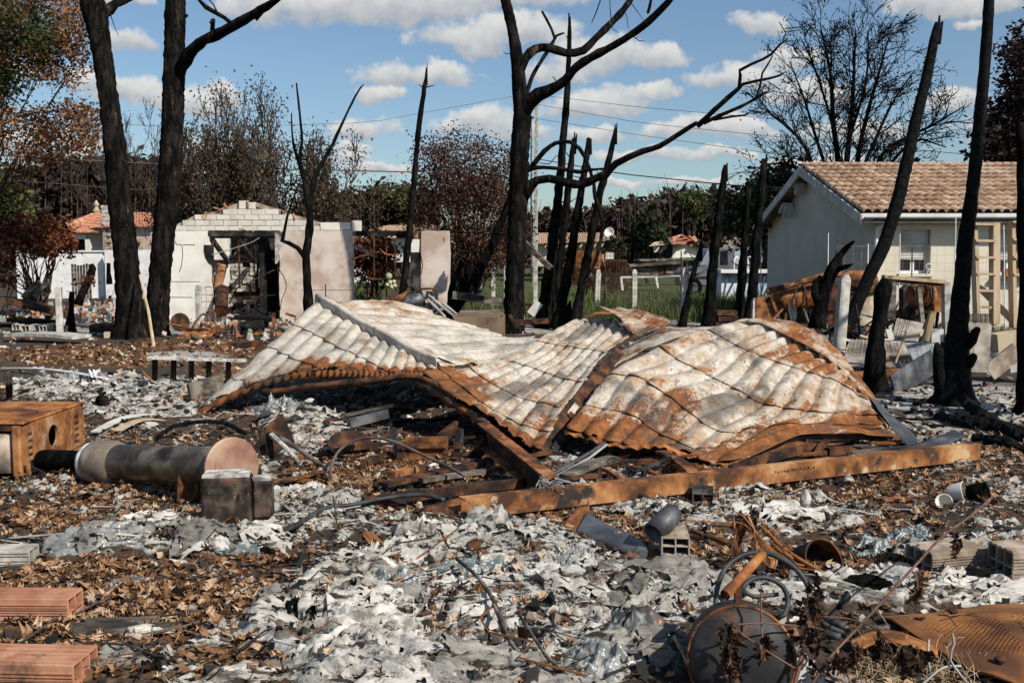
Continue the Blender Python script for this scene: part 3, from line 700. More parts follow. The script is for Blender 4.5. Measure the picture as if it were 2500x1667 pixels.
bent([(640, 1075), (840, 1070), (1090, 1045)], 'bent_bar', M['rust_dark'], gar, D - .2, .015)
bent([(665, 1130), (740, 990), (800, 900), (830, 830)], 'bent_bar', M['soot'], gar, D + .2, .016)
mb = MB(); q0, q1 = P(*ZG((583, 1000))[0], D + .2), P(*ZG((600, 1190))[0], D - .6)
mb.lathe([(.17, 0), (.17, .12), (.155, .13), (.155, .75), (.165, .76), (.165, .85)], q1, q0 - q1 + Vector((0, .25, .25)), 18, True, True); tag(mb.build('metal_tank', M['rust_dark'], smooth='auto'), 'grey scorched cylinder lying in the garage doorway', 'tank')
mb = MB(); q0 = P(*ZG((608, 770))[0], D + .5); mb.lathe([(.12, -.55), (.125, -.1), (.13, 0), (.11, .02), (.09, -.3)], q0, (.25, 0, 1), 16, True); tag(mb.build('clay_pipe', M['brick'], smooth='auto'), 'upright orange clay pipe inside the garage doorway', 'pipe')
D2 = 24.4
stub = thing('ruined_wall', 'free standing pinkish wall stub with a soot streak beside the thin leaning pole', 'wall', (P(1050, 760, D2).x, D2, 0))
mb = MB(); t_ = [P(a, b, D2) for a, b in ZM((940, 1250), (1250, 1250), (1262, 640), (1250, 380), (1190, 376), (1120, 382), (1040, 376), (940, 380))]; mb.prism(t_, (0, .2, 0)); mb.build('wall_face', M['plaster_pink'], stub)
mb = MB(); t_ = [P(a, b, D2 - .03) for a, b in ZM((825, 1250), (937, 1250), (937, 375), (905, 380), (820, 460))]; mb.prism(t_, (0, .25, 0)); mb.build('soot_return', M['soot'], stub)
mb = MB(); bx(mb, ZM((826, 470))[0], ZM((925, 615))[0], D2 - .045, .1); mb.build('pale_patch', M['plaster'], stub)
mb = MB(); bx(mb, ZM((808, 375))[0], ZM((903, 455))[0], D2 - .05, .3); mb.build('terracotta_block', M['brick'], stub)
mb = MB(); bx(mb, ZM((215, 378))[0], ZM((800, 435))[0], D2 + .35, .2); mb.build('lintel', M['soot'], stub)
mb = MB(); mb.tube([P(a, b, D2 - .05) for a, b in ZM((940, 380), (930, 600), (958, 760), (945, 850))], [.012] * 4, 4); mb.build('crack', M['soot'], stub)
mb = MB(); mb.tube([P(a, b, D2 - .002) for a, b in ZM((1185, 450), (1195, 475), (1200, 500))], [.008] * 3, 4); mb.build('crack', M['soot'], stub)
DH = 21.0
hx0 = P(2130, 600, DH).x; hx1 = 14.0; hy1 = DH + 8.4; ze = Zp(521, DH - .45)
hou = thing('cream_house', 'single storey cream house with tan canal tile roof and half closed roller shutters', 'house', (hx0 + 3, DH, 0))
zr = Zp(405, DH + 4.2)
mb = MB(); wx = [P(2265, 600, DH).x - 0, 0]
w1 = (P(2199, 600, DH).x, P(2273, 600, DH).x, Zp(668, DH), Zp(561, DH)); w2 = (P(2432, 600, DH).x, P(2512, 600, DH).x, Zp(672, DH), Zp(561, DH))
def quadbox(mb, x0, x1, z0, z1, y, th): mb.box(((x0 + x1) / 2, y + th / 2, (z0 + z1) / 2), (x1 - x0, th, z1 - z0))
for a, b, c, d_ in ((hx0, w1[0], -.2, 2.55), (w1[1], w2[0], -.2, 2.55), (w2[1], hx1, -.2, 2.55), (w1[0], w1[1], -.2, w1[2]), (w1[0], w1[1], w1[3], 2.55), (w2[0], w2[1], -.2, w2[2]), (w2[0], w2[1], w2[3], 2.55)):
 quadbox(mb, a, b, c, d_, DH, .3)
mb.build('front_wall', M['render'], hou)
mb = MB(); ym = DH + 4.2
mb.prism([(hx0, DH + .302, -.2), (hx0, hy1, -.2), (hx0, hy1, 2.5), (hx0, ym, zr - .22), (hx0, DH + .302, 2.5)], (.3, 0, 0)); mb.build('gable_wall', M['render'], hou)
mb = MB(); mb.box(((hx0 + hx1) / 2, hy1 + .1, 1.2), (hx1 - hx0, .2, 2.8)); mb.build('back_wall', M['render'], hou)
for i, w in enumerate((w1, w2)):
 wi = MB(); x0, x1, z0, z1 = w
 for a, b, c, d_ in ((x0, x1, z0, z0 + .06), (x0, x1, z1 - .06, z1), (x0, x0 + .06, z0 + .06, z1 - .06), (x1 - .06, x1, z0 + .06, z1 - .06), ((x0 + x1) / 2 - .04, (x0 + x1) / 2 + .04, z0 + .06, z1 - .06)):
  quadbox(wi, a, b, c, d_, DH + .16, .06)
 wo = wi.build('window', M['white'], hou)
 g = MB(); quadbox(g, x0 + .05, x1 - .05, z0 + .05, z1 - .05, DH + .19, .02); g.build('pane', M['black_glass'], wo)
 s = MB(); n = 12; zb = z0 + (z1 - z0) * .33
 for k in range(n):
  a = zb + (z1 - zb) * k / n; b = zb + (z1 - zb) * (k + 1) / n
  s.add([(x0 + .02, DH + .12, a), (x1 - .02, DH + .12, a + (.0 if i else -.02)), (x1 - .02, DH + .10, b - .01), (x0 + .02, DH + .10, b - .01), (x0 + .02, DH + .125, b), (x1 - .02, DH + .125, b)], [(0, 1, 2, 3), (3, 2, 5, 4)])
 s.build('roller_shutter', M['dirty_white'], wo, solid=.008)
 s = MB(); s.box(((x0 + x1) / 2, DH - .02, z0 - .03), (x1 - x0 + .1, .24, .06)); s.build('sill', M['render'], wo)
mb = MB(); mb.box((P(2477, 655, DH).x, DH - .12, Zp(665, DH)), (.55, .18, .16)); tag(mb.build('flower_box', M['rust_bright']), 'rust red flower box on the sill of the far right window', 'planter')
# roof deck, tiles, gutter, barge boards
rx0 = P(2112, 520, DH - .45).x; slope = math.atan2(zr - ze, 4.54)
deck = MB(); deck.add([(rx0, DH - .30, ze - .05), (hx1 + .4, DH - .30, ze - .05), (hx1 + .4, ym, zr - .07), (rx0, ym, zr - .07), (rx0, hy1 + .45, ze - .05), (hx1 + .4, hy1 + .45, ze - .05)], [(0, 1, 2, 3), (3, 2, 5, 4)])
deck.build('roof_deck', M['tile'], hou, solid=.05)
for y0, z0, y1, z1 in ((DH - .34, ze - .12, ym, zr - .12), (hy1 + .46, ze - .12, ym, zr - .12)):
 mb = MB(); mb.bar((rx0 - .03, y0, z0), (rx0 - .03, y1, z1), .05, .2); mb.build('barge_board', M['dirty_white'], hou)
mb = MB(); mb.box((rx0 + .28, DH - .2, ze - .13), (.1, .1, .1));
mb = MB(); mb.add([(rx0 + .03, DH - .29, ze - .17), (hx1, DH - .29, ze - .17), (hx1, DH - .01, ze - .17), (rx0 + .03, DH - .01, ze - .17)], [(0, 1, 2, 3)]); mb.build('soffit', M['dirty_white'], hou, solid=.03)
for fy, z_, L in ((DH + 6.1, zr - .95, .35), (DH + 5.1, zr - .42, .4)):
 mb = MB(); mb.box((rx0 + .16, fy, z_), (.28, .5, .06), Rx(-.45)); mb.box((rx0 + .14, fy - .3, z_ - .1), (.22, .06, .3), Rx(.3)); mb.build('hanging_soffit_board', M['dirty_white'], hou)
for k in range(9):
 f = (k + .5) / 9; yy = DH - .3 + (hy1 - DH + .6) * f
 zz = ze - .1 + (zr - ze) * (1 - abs(yy - ym) / 4.65) - .1
 mb = MB(); mb.box((rx0 + .2, yy, zz), (.4, .09, .12)); mb.build('rafter_end', M['wood'], hou)
gut = MB(); gp = [(.0, .0), (.0, -.07), (-.03, -.1), (-.09, -.1), (-.12, -.07), (-.125, 0)]
for xx in (rx0 - .02, hx1):
 pass
vs = [(xx, DH - .32 + a, ze + .0 + b) for xx in (rx0 - .02, hx1) for a, b in gp]; gut.add(vs, [(i, i + 1, i + 7, i + 6) for i in range(5)]); gut.build('gutter', M['white'], hou, solid=.008)
dp = MB(); px_ = P(2131, 560, DH).x
dpx = P(2140, 560, DH - .07).x
dp.tube([(dpx + .2, DH - .38, ze - .1), (dpx + .17, DH - .33, ze - .18), (dpx, DH - .08, ze - .28), (dpx, DH - .07, ze - .5), (dpx, DH - .07, 0)], [.045] * 5, 10); dp.build('downpipe', M['white'], hou, smooth='auto')
# canal tiles, each its own object
tl = 4.58 / math.cos(slope) / 11; tw = .185
tm = MB(); n = 7; vs = []
for j, (yy, r0, lift) in enumerate(((0, .1, .03), (tl * 1.08, .082, 0))):
 for i in range(n):
  a = math.pi * i / (n - 1); vs.append((math.cos(a) * r0, yy, math.sin(a) * r0 * .9 + lift))
fs = [(i, i + 1, n + i + 1, n + i) for i in range(n - 1)]
vs += [(math.cos(math.pi * i / (n - 1)) * .08, 0, math.sin(math.pi * i / (n - 1)) * .066 + .03) for i in range(n)]
fs += [(i + 1, i, 2 * n + i, 2 * n + i + 1) for i in range(n - 1)]
tme = bpy.data.meshes.new('roof_tile'); tme.from_pydata(vs, [], fs); tme.polygons.foreach_set('use_smooth', [True] * (n - 1) + [False] * (n - 1)); tme.materials.append(M['tile'])
rt = Rx(slope)
ncol = 27
def tile_at(x, r):
 o = bpy.data.objects.new('roof_tile', tme); C.objects.link(o); o.parent = hou
 s_ = r * tl
 o.location = Vector((x + random.uniform(-.006, .006), DH - .36 + s_ * math.cos(slope), ze + s_ * math.sin(slope) + .0)) - hou.location
 o.rotation_euler = (slope + random.uniform(-.02, .02), random.uniform(-.05, .05), random.uniform(-.02, .02))
for c in range(ncol):
 for r in range(11): tile_at(rx0 + .08 + c * tw, r)
xs_ = np.arange(rx0 + .08 + ncol * tw, hx1 + .3, tw)
k = 0; pos = []
for xx in xs_:
 for r in range(11): pos.append((xx, DH - .36 + r * tl * math.cos(slope), ze + r * tl * math.sin(slope)))
pos = np.array(pos)
Rm = np.tile(np.array(rt)[None], (len(pos), 1, 1))
o = scatter('roof_tiles', [(np.array(vs), np.array(fs))], pos, Rm, np.ones(len(pos)), M['tile'], False, hou, tuple(hou.location)); tag(o, kind='stuff')
rid = MB()
L = (hx1 - rx0) / 34
for k in range(34):
 rid.lathe([(.12, 0), (.1, L * 1.1)], (rx0 + k * L, ym, zr - .02), (1, 0, 0), 8, a0=math.pi / 2 - 1.6 + math.pi / 2, a1=math.pi / 2 + 1.6 + math.pi / 2)
rid.build('ridge_tiles', M['tile'], hou, smooth=True)
DL = 44.0
lh = thing('red_roofed_house', 'pale house with orange tile roof and crumbling chimney behind the twin trees', 'house', (P(300, 620, DL).x, DL, 0))
def ribroof(name, c0, c1, c2, c3, nrib, nrow, mat, par, amp=.06):
 """barrel-tiled slope between eave c0-c1 and ridge c3-c2"""
 c0, c1, c2, c3 = map(Vector, (c0, c1, c2, c3)); nu = nrib * 6; vs = []; fs = []
 nv = nrow * 2; nrm = (c1 - c0).cross(c3 - c0).normalized()
 for j in range(nv):
  v = (j // 2 + (j % 2) * .999) / nrow
  for i in range(nu + 1):
   u = i / nu
   p = c0.lerp(c1, u).lerp(c3.lerp(c2, u), v)
   vs.append(p + nrm * (amp * abs(math.sin(math.pi * u * nrib)) + (0.03 if j % 2 == 0 else 0) * (random.uniform(.6, 1.4))))
 for j in range(nv - 1):
  for i in range(nu): fs.append((j * (nu + 1) + i, j * (nu + 1) + i + 1, (j + 1) * (nu + 1) + i + 1, (j + 1) * (nu + 1) + i))
 return MB().add(vs, fs).build(name, mat, par, solid=.04)
q = lambda a, b, d: P(*ZL((a, b))[0], d)
ribroof('roof', q(545, 598, DL), q(795, 598, DL), q(795, 455, DL + 4), q(740, 445, DL + 4), 13, 7, M['tile_red'], lh)
ribroof('roof', q(505, 520, DL + 3.5), q(548, 600, DL), q(740, 448, DL + 4), q(735, 446, DL + 4.1), 5, 5, M['tile_red'], lh)
ribroof('roof', q(790, 555, DL - .6), q(1180, 552, DL - .6), q(1180, 445, DL + 4), q(790, 445, DL + 4), 17, 6, M['tile_red'], lh)
mb = MB(); bx(mb, ZL((792, 555))[0], ZL((1190, 760))[0], DL - .3, .3); mb.build('front_wall', M['plaster_pink'], lh)
mb = MB(); bx(mb, ZL((570, 600))[0], ZL((655, 640))[0], DL + .2, .3); bx(mb, ZL((650, 640))[0], ZL((690, 760))[0], DL + .2, .3); mb.build('porch_pier', M['plaster'], lh)
mb = MB(); bx(mb, ZL((660, 600))[0], ZL((792, 760))[0], DL + 1.6, .3); mb.build('porch_back_wall', M['plaster'], lh)
mb = MB(); bx(mb, ZL((784, 560))[0], ZL((812, 720))[0], DL - .45, .14); mb.build('quoin', M['brick_pale'], lh)
for k in range(3):
 mb = MB(); bx(mb, ZL((813, 590 + k * 50))[0], ZL((850, 615 + k * 50))[0], DL - .42, .12); mb.build('quoin', M['brick_pale'], lh)
for k in range(6):
 mb = MB(); a = ZL((776 + random.uniform(-4, 4), 380 + k * 30))[0]; b = ZL((806 + random.uniform(-4, 10), 408 + k * 30))[0]; bx(mb, a, b, DL - .2 + random.uniform(-.05, .05), .5); mb.build('chimney_stone', M['concrete'], lh)
mb = MB(); mb.lathe([(.12, 0), (.18, .1), (.08, .3), (.14, .4), (.03, .62)], q(740, 445, DL + 4), (0, 0, 1), 10); mb.build('finial', M['brick_pale'], lh)
mb = MB(); bx(mb, ZL((1045, 635))[0], ZL((1092, 730))[0], DL - .37, .07); w_ = mb.build('window', M['brick_pale'], lh); mb = MB(); bx(mb, ZL((1052, 662))[0], ZL((1070, 688))[0], DL - .4, .05); mb.build('pane', M['black_glass'], w_)
bw = thing('boundary_wall', 'long white boundary wall running behind the red leaved shrub', 'wall', (P(180, 660, 38).x, 38, 0))
mb = MB(); bx(mb, ZL((120, 737))[0], ZL((795, 1130))[0], 38, .2); mb.build('wall_face', M['white'], bw); mb = MB(); bx(mb, ZL((800, 722))[0], ZL((1300, 1130))[0], 37.6, .2); mb.build('wall_end', M['white'], bw)
mb = MB(); bx(mb, ZL((115, 726))[0], ZL((800, 737))[0], 37.95, .3); mb.build('coping', M['white'], bw)
pk = thing('picket_panel', 'leftover grey picket panel standing in front of the white wall', 'fence', (P(195, 670, 34).x, 34, 0))
for k in range(7):
 mb = MB(); a = 545 + k * 22; p = P(*ZL((a, 0))[0], 34); q0 = P(*ZL((a + 8, 830 + random.uniform(-6, 10)))[0], 34)
 mb.box((q0.x, 34, q0.z / 2), (.07, .03, q0.z)); mb.build('picket', M['wood'], pk)
def far_house(name, label, d, walls, roofs, extra=None):
 h = thing(name, label, 'house', (P(walls[0][0][0], 620, d).x, d, 0))
 for a, b, m_, dd in walls:
  mb = MB(); bx(mb, a, b, d + dd, .4); mb.build('wall', M[m_], h)
 for c, nr_, nw, m_ in roofs: ribroof('roof', *[P(*c[i][:2], d + c[i][2]) for i in range(4)], nr_, nw, M[m_], h, .05)
 return h
h = far_house('distant_house', 'low distant house with a brown tile roof and satellite dish beyond the leaning poles', 62, [((1300, 596), (1480, 650), 'plaster_pink', 0)], [(((1300, 597, -.6), (1512, 590, -.6), (1495, 570, 4), (1300, 571, 4)), 40, 5, 'tile')])
mb = MB(); mb.lathe([(0, 0), (.2, .03), (.3, .09), (.31, .1)], P(1488, 568, 64), (-.4, -1, .3), 14); mb.build('satellite_dish', M['white'], h, smooth=True, solid=.02)
for k in range(9):
 mb = MB(); p = P(1330 + k * 17, 600, 61.5); mb.bar((p.x, 61.5, p.z - .1), (p.x + .5, 61.6, p.z + random.uniform(.4, .8)), .08, .08); mb.build('bare_rafter', M['tan'], h)
h = far_house('collapsed_hut', 'small burnt hut with a collapsing red tile roof in the far meadow', 52, [((1640, 598), (1700, 630), 'plaster', 1), ((1612, 592), (1642, 628), 'soot', .5), ((1598, 600), (1622, 616), 'plaster', 2), ((1700, 596), (1725, 630), 'plaster', 1.3)],
              [(((1640, 598, -.2), (1676, 598, -.2), (1668, 583, 2), (1630, 583, 2)), 8, 4, 'tile_red'), (((1585, 603, 0), (1622, 600, 0), (1618, 592, 2), (1598, 594, 2)), 6, 2, 'tile')])
for k in range(12):
 mb = MB(); p = P(1650 + k * 7, 583 + abs(k - 3) * 2.2, 53); mb.box(p, (.5, .7, .07), Matrix.Rotation(random.uniform(-.7, .7), 3, 'Y') @ Rx(random.uniform(-.5, .9))); mb.build('fallen_tile', M['tile_red' if k < 7 else 'soot'], h)
h = thing('brick_gable', 'distant bare brick gable rising behind the pickup truck', 'house', (P(1785, 620, 55).x, 55, 0))
for r in range(9):
 y0 = 605 - r * 4; hw = 26 if r < 5 else 26 - (r - 4) * 5
 for k in range(-5, 6):
  xc = 1787 + k * 5.2 + (2.6 if r % 2 else 0)
  if abs(xc - 1787) < hw:
   mb = MB(); bx(mb, (xc - 2.4, y0 - 3.6), (xc + 2.4, y0), 55, .2); mb.build('brick', M['brick_pale'], h)
mb = MB(); bx(mb, (1758, 603), (1850, 640), 55.3, .3); mb.build('wall', M['plaster'], h)
h = far_house('low_house', 'distant house with a pale tile roof peeping over the ruined lintel', 48, [((880, 582), (1065, 640), 'plaster', .4)], [(((900, 566, -.4), (1075, 566, -.4), (1060, 552, 3), (950, 553, 3)), 34, 3, 'tile'), (((862, 584, -2), (965, 584, -2), (968, 574, -.6), (870, 574, -.6)), 22, 2, 'tile')])
h = thing('garden_wall', 'white garden wall seen through the gap between the two ruins', 'wall', (P(875, 650, 40).x, 40, 0))
mb = MB(); bx(mb, (855, 612), (905, 690), 40, .2); mb.build('wall_face', M['white'], h); mb = MB(); bx(mb, (853, 608), (907, 612), 39.95, .3); mb.build('coping', M['white'], h)
up = thing('utility_pole', 'pale concrete utility pole standing behind the central burnt tree', 'pole', G(1306, 700))
DP = up.location.y
p0, p1 = G(1306, 700), P(1310, 255, DP); mb = MB(); mb.tube([p0, p1], [.16, .1], 4); mb.build('shaft', M['concrete'], up); mb = MB(); mb.tube([P(1299, 285, DP), P(1301, 290, DP)], [.06, .1], 6); mb.build('insulator', M['steel_dark'], up)
mb = MB(); mb.tube([P(1297, 690, DP), P(1297, 290, DP)], [.05, .03], 6); mb.build('conduit', M['steel_dark'], up)
def cable(p, r, label):
 mb = MB(); a, b = p[0], p[-1]; pts = []
 for i in range(17):
  t = i / 16; k = t * (len(p) - 1); j = min(int(k), len(p) - 2); q = p[j].lerp(p[j + 1], k - j); q.z -= .0; pts.append(q)
 mb.tube(pts, r, 4, cap=False); tag(mb.build('overhead_cable', M['wire']), label, 'cable')
cable([P(-60, 375, 34), P(260, 395, 36), P(640, 412, 39), P(1000, 420, 41), P(1300, 405, DP)], .022, 'thick black overhead cable from the pole across the left of the sky')
cable([P(1310, 388, DP), P(1520, 425, 40), P(1780, 452, 36), P(1960, 462, 32)], .022, 'black overhead cable dropping from the pole towards the cream house')
cable([P(1310, 232, DP), P(1560, 262, 42), P(2000, 300, 36), P(2560, 345, 30)], .010, 'thin upper wire crossing the clouds right of the central tree')
cable([P(1310, 255, DP), P(1560, 300, 42), P(2000, 345, 36), P(2560, 395, 30)], .010, 'thin middle wire crossing the clouds right of the central tree')
cable([P(1310, 290, DP), P(1560, 330, 42), P(1860, 372, 36), P(2560, 470, 30)], .010, 'thin lower wire crossing the clouds right of the central tree')
cable([P(-60, 290, 36), P(500, 312, 40), P(900, 300, 44), P(1310, 225, DP)], .009, 'thin pale wire crossing the sky left of the central tree')
cable([P(-60, 432, 34), P(300, 462, 38), P(700, 475, 42), P(1300, 430, DP)], .009, 'lowest thin wire against the dark wood on the left')
# ================================================================ TREES
def crspline(pts, step):
 """Catmull-Rom through lists of equal-length tuples"""
 A = [np.array(p, float) for p in pts]; out = []
 for i in range(len(A) - 1):
  p0 = A[i - 1] if i else 2 * A[0] - A[1]; p3 = A[i + 2] if i + 2 < len(A) else 2 * A[-1] - A[-2]
  n = max(1, int(np.linalg.norm(A[i + 1][:3] - A[i][:3]) / step))
  for k in range(n):
   t = k / n
   out.append(.5 * (2 * A[i] + (A[i + 1] - p0) * t + (2 * p0 - 5 * A[i] + 4 * A[i + 1] - p3) * t * t + (3 * A[i] - p0 - 3 * A[i + 1] + p3) * t ** 3))
 out.append(A[-1]); return out
def limb_pts(pts, d, s=1.0, dd=0.0, step=.16, wf=1):
 """pixel polyline with widths -> 3D centre line and radii; dd: how far it reaches back"""
 ws = [p[2] if len(p) > 2 else None for p in pts]
 known = [i for i, w in enumerate(ws) if w is not None]
 ws = np.interp(range(len(pts)), known, [ws[i] for i in known])
 L = np.cumsum([0] + [math.dist(pts[i][:2], pts[i + 1][:2]) for i in range(len(pts) - 1)]); L = L / L[-1]
 q = []
 for i, p in enumerate(pts):
  di = d + dd * L[i]; v = P(p[0], p[1], di); q.append((v.x, v.y, v.z, ws[i] * wf / s / 2 * di / F))
 c = crspline(q, step)
 return [Vector(a[:3]) for a in c], [max(.004, a[3]) for a in c]
def limb(name, pts, d, mat, parent, s=1.0, dd=0.0, n=10, rough=.07, flare=0, step=.14, jit=.1, wf=1):
 if n > 13: step = .07; rough *= .6; jit = .02
 c, r = limb_pts(pts, d, s, dd, step, wf)
 r = [q * (random.uniform(.9, 1.1) if n < 13 else random.uniform(.965, 1.035)) for q in r]
 for i in range(1, len(c) - 1): c[i] += Vector((random.uniform(-1, 1), random.uniform(-1, 1), 0)) * r[i] * jit
 if flare:
  h0 = c[0].z
  for i in range(len(c)): r[i] *= 1 + flare * math.exp(-(c[i].z - h0) / .22)
 mb = MB(); mb.tube(c, r, n, rough=rough)
 return mb.build(name, M[mat], parent, smooth=True)
def snag(name, label, pts, d, mat='char', s=1.0, group=None, flare=.5, extra=(), n=10, dd=0.0, rough=.1, cat='tree', wf=1):
 """a burnt pole: trunk alone, or with stub branches"""
 b = P(pts[0][0], pts[0][1], d); b.z = 0
 t = thing(name, label, cat, b, group)
 limb('trunk', pts, d, mat, t, s, dd, n, rough, flare, wf=wf)
 if name == 'burnt_pole':
  tp_ = P(pts[-1][0], pts[-1][1], d + dd)
  for k in range(3):
   mb = MB(); r0 = pts[-2][2] * wf / s / 2 * d / F * .8; o_ = Vector((random.uniform(-.5, .5), random.uniform(-.3, .3), 0)) * r0
   mb.tube([tp_ + o_ + Vector((0, 0, -.35)), tp_ + o_ * 1.5 + Vector((random.uniform(-.03, .05), 0, random.uniform(-.08, .14)))], [r0 * .75, r0 * .28], 5); mb.build('splinter', M[mat], t)
  c, r = limb_pts(pts, d, s, dd, .3, wf)
  for k in range(5):
   i = random.randrange(len(c) // 3, len(c) - 1); a = random.uniform(0, 6.28); mb = MB(); L = r[i] + random.uniform(.05, .22)
   mb.tube([c[i], c[i] + Vector((math.cos(a) * L, math.sin(a) * L, L * random.uniform(.1, .9)))], [.018, .006], 5); mb.build('branch_stub', M[mat], t)
 for e in extra: limb('branch', e[0], d, mat, t, s, e[1] if len(e) > 1 else 0, 7, .1, wf=wf)
 return t
# twin trees on the left
snag('burnt_tree', 'thick charred trunk leaning left with its top forking, left of the twin trees', Z1((590, 1535, 125), (590, 1480, 122), (578, 1300, 112), (562, 1100, 106), (538, 900, 102), (520, 700, 95), (497, 500, 86), (468, 300, 84), (446, 150, 90), (428, 60, 108), (405, -30, 95), (380, -120, 80)), 20.2, 'char_grey', 1.8447,
     extra=[(Z1((455, 60, 70), (490, 45, 52), (520, 18, 40), (580, -5, 32), (650, -40, 26)), .8), (Z1((495, 60, 5), (515, 120, 3), (535, 165, 2)), .1)], n=26)
snag('burnt_tree', 'thick charred trunk with a long bare limb reaching right, right of the twin trees', Z1((700, 1515, 100), (706, 1450, 97), (716, 1300, 96), (732, 1100, 97), (756, 900, 100), (770, 700, 98), (778, 500, 95), (782, 350, 95), (786, 200, 90), (790, 0, 86), (792, -120, 78)), 20.8, 'char_grey', 1.8447,
     extra=[(Z1((795, 370, 50), (835, 270, 58), (900, 195, 50), (1000, 145, 46), (1100, 90, 43), (1200, 30, 35), (1290, -30, 27)), -1.6), (Z1((1040, 105, 22), (1010, 80, 20), (980, 65, 20), (930, 35, 22), (900, 5, 14), (870, -30, 10)), -.5),
   (Z1((955, 150, 22), (960, 90, 20), (945, 105, 8)), -.2), (Z1((985, 70, 8), (960, 20, 7), (940, 0, 5)), 0), (Z1((835, 75, 18), (846, 68, 10)), 0), (Z1((1150, 90, 18), (1180, 60, 14), (1200, 20, 8)), 0)], n=26)
mb = MB(); a, b = GT(376, 848), P(341, 672, 19.9); mb.tube([a, a.lerp(b, .5) + Vector((.03, 0, 0)), b], [.028, .03, .018], 6, rough=.1); tag(mb.build('broken_stick', M['tan']), 'thin pale stick leaning in the fork between the twin trunks', 'stick')
# forked snag before the garage
snag('forked_snag', 'slender black snag with three crooked prongs in front of the garage wall', Z1((1390, 1540, 60), (1388, 1400, 55), (1385, 1280, 46), (1378, 1150, 46), (1398, 1000, 42), (1390, 900, 36), (1372, 820, 26), (1350, 720, 22), (1360, 640, 16), (1350, 520, 13), (1335, 375, 8)), 19, 'char', 1.8447,
     extra=[(Z1((1390, 940, 34), (1420, 800, 28), (1460, 720, 25), (1490, 665, 26), (1500, 650, 22), (1530, 580, 17), (1568, 500, 13), (1600, 435, 12), (1625, 395, 10), (1638, 382, 6)), .9), (Z1((1375, 1160, 36), (1340, 1118, 28), (1300, 1095, 24), (1272, 1085, 26), (1280, 1040, 18), (1292, 980, 15), (1315, 910, 11), (1345, 830, 8)), -.5),
   (Z1((1362, 790, 16), (1340, 720, 15), (1322, 650, 14), (1314, 580, 10), (1313, 510, 6)), .4)], wf=.8)
snag('burnt_pole', 'tall thin black pole leaning right between the two ruins', [(970, 800, 26), (985, 700, 27), (1000, 560, 25), (1012, 430, 20), (1024, 300, 18), (1036, 215, 16), (1040, 190, 10), (1041, 166, 4)], 21, 'char', rough=.14, wf=.68)
# central tree
K = 1.8447
cen = snag('burnt_tree', 'central black tree with long bare limbs spreading across the sky', Z2((742, 1500, 98), (745, 1440, 92), (752, 1200, 86), (766, 900, 86), (772, 700, 84), (782, 560, 82), (782, 480, 78), (772, 420, 66), (764, 300, 58), (742, 150, 48), (708, 0, 44), (690, -90, 36)), 21.5, 'char_grey', K, n=16, flare=.25)
for p, dd in ((Z2((768, 320, 58), (800, 262, 50), (840, 222, 44), (900, 215, 42), (980, 240, 42), (1060, 228, 40), (1112, 175, 40), (1180, 110, 38), (1260, 20, 34), (1300, -60, 28)), 1.2),
              (Z2((785, 520, 78), (815, 462, 74), (855, 425, 70), (905, 408, 60), (980, 360, 48), (1010, 320, 46), (1060, 280, 45), (1130, 240, 42), (1240, 180, 38), (1350, 100, 36), (1440, 10, 34), (1490, -60, 28)), -1.8),
              (Z2((800, 440, 22), (830, 345, 21), (880, 260, 20), (920, 195, 20), (938, 162, 14), (955, 155, 12), (972, 150, 8)), 1.6), (Z2((930, 172, 14), (915, 130, 14), (895, 90, 15), (873, 52, 12)), .2),
              (Z2((780, 900, 70), (805, 860, 62), (850, 812, 46), (905, 805, 42), (980, 822, 46), (1050, 832, 44), (1110, 806, 44), (1160, 785, 42), (1205, 738, 38), (1260, 710, 35), (1330, 680, 32), (1400, 660, 28), (1480, 610, 27), (1568, 556, 27)) +
               Z3((100, 565, 30), (200, 472, 27), (285, 398, 24), (300, 380, 18), (350, 368, 15), (430, 352, 14), (470, 340, 11), (493, 324, 5)), -2.4),
              (Z3((285, 398, 20), (290, 340, 18), (288, 318, 18), (340, 290, 16), (392, 268, 14), (430, 245, 13), (470, 200, 11), (505, 174, 7)), -.3), (Z3((125, 555, 22), (200, 520, 20), (290, 482, 18), (360, 445, 15), (395, 420, 12), (424, 410, 5)), -.5),
              (Z3((170, 540, 14), (250, 526, 12), (310, 520, 10), (354, 494, 4)), -.2), (Z3((362, 440, 12), (378, 390, 13), (390, 330, 11), (415, 290, 10), (436, 252, 6)), .2), (Z3((416, 262, 6), (414, 230, 4), (414, 192, 3)), 0), (Z3((480, 185, 8), (496, 150, 6), (480, 125, 5), (464, 98, 3)), 0),
              (Z2((790, 775, 30), (850, 755, 22), (950, 760, 20), (1040, 775, 20), (1090, 766, 16), (1150, 760, 10)), -.7), (Z2((815, 765, 24), (845, 728, 26), (885, 680, 26), (935, 645, 22), (1000, 640, 20), (1040, 668, 22), (1065, 705, 20), (1090, 768, 18), (1106, 830, 18), (1112, 890, 22), (1135, 945, 22), (1144, 1000, 20), (1136, 1090, 20), (1112, 1180, 18), (1075, 1250, 14)), -1.3)):
 limb('branch', p, 21.5 if not (p[0][0] > 1700) else 19.2, 'char_grey', cen, K, dd, 10, .08, wf=.86)
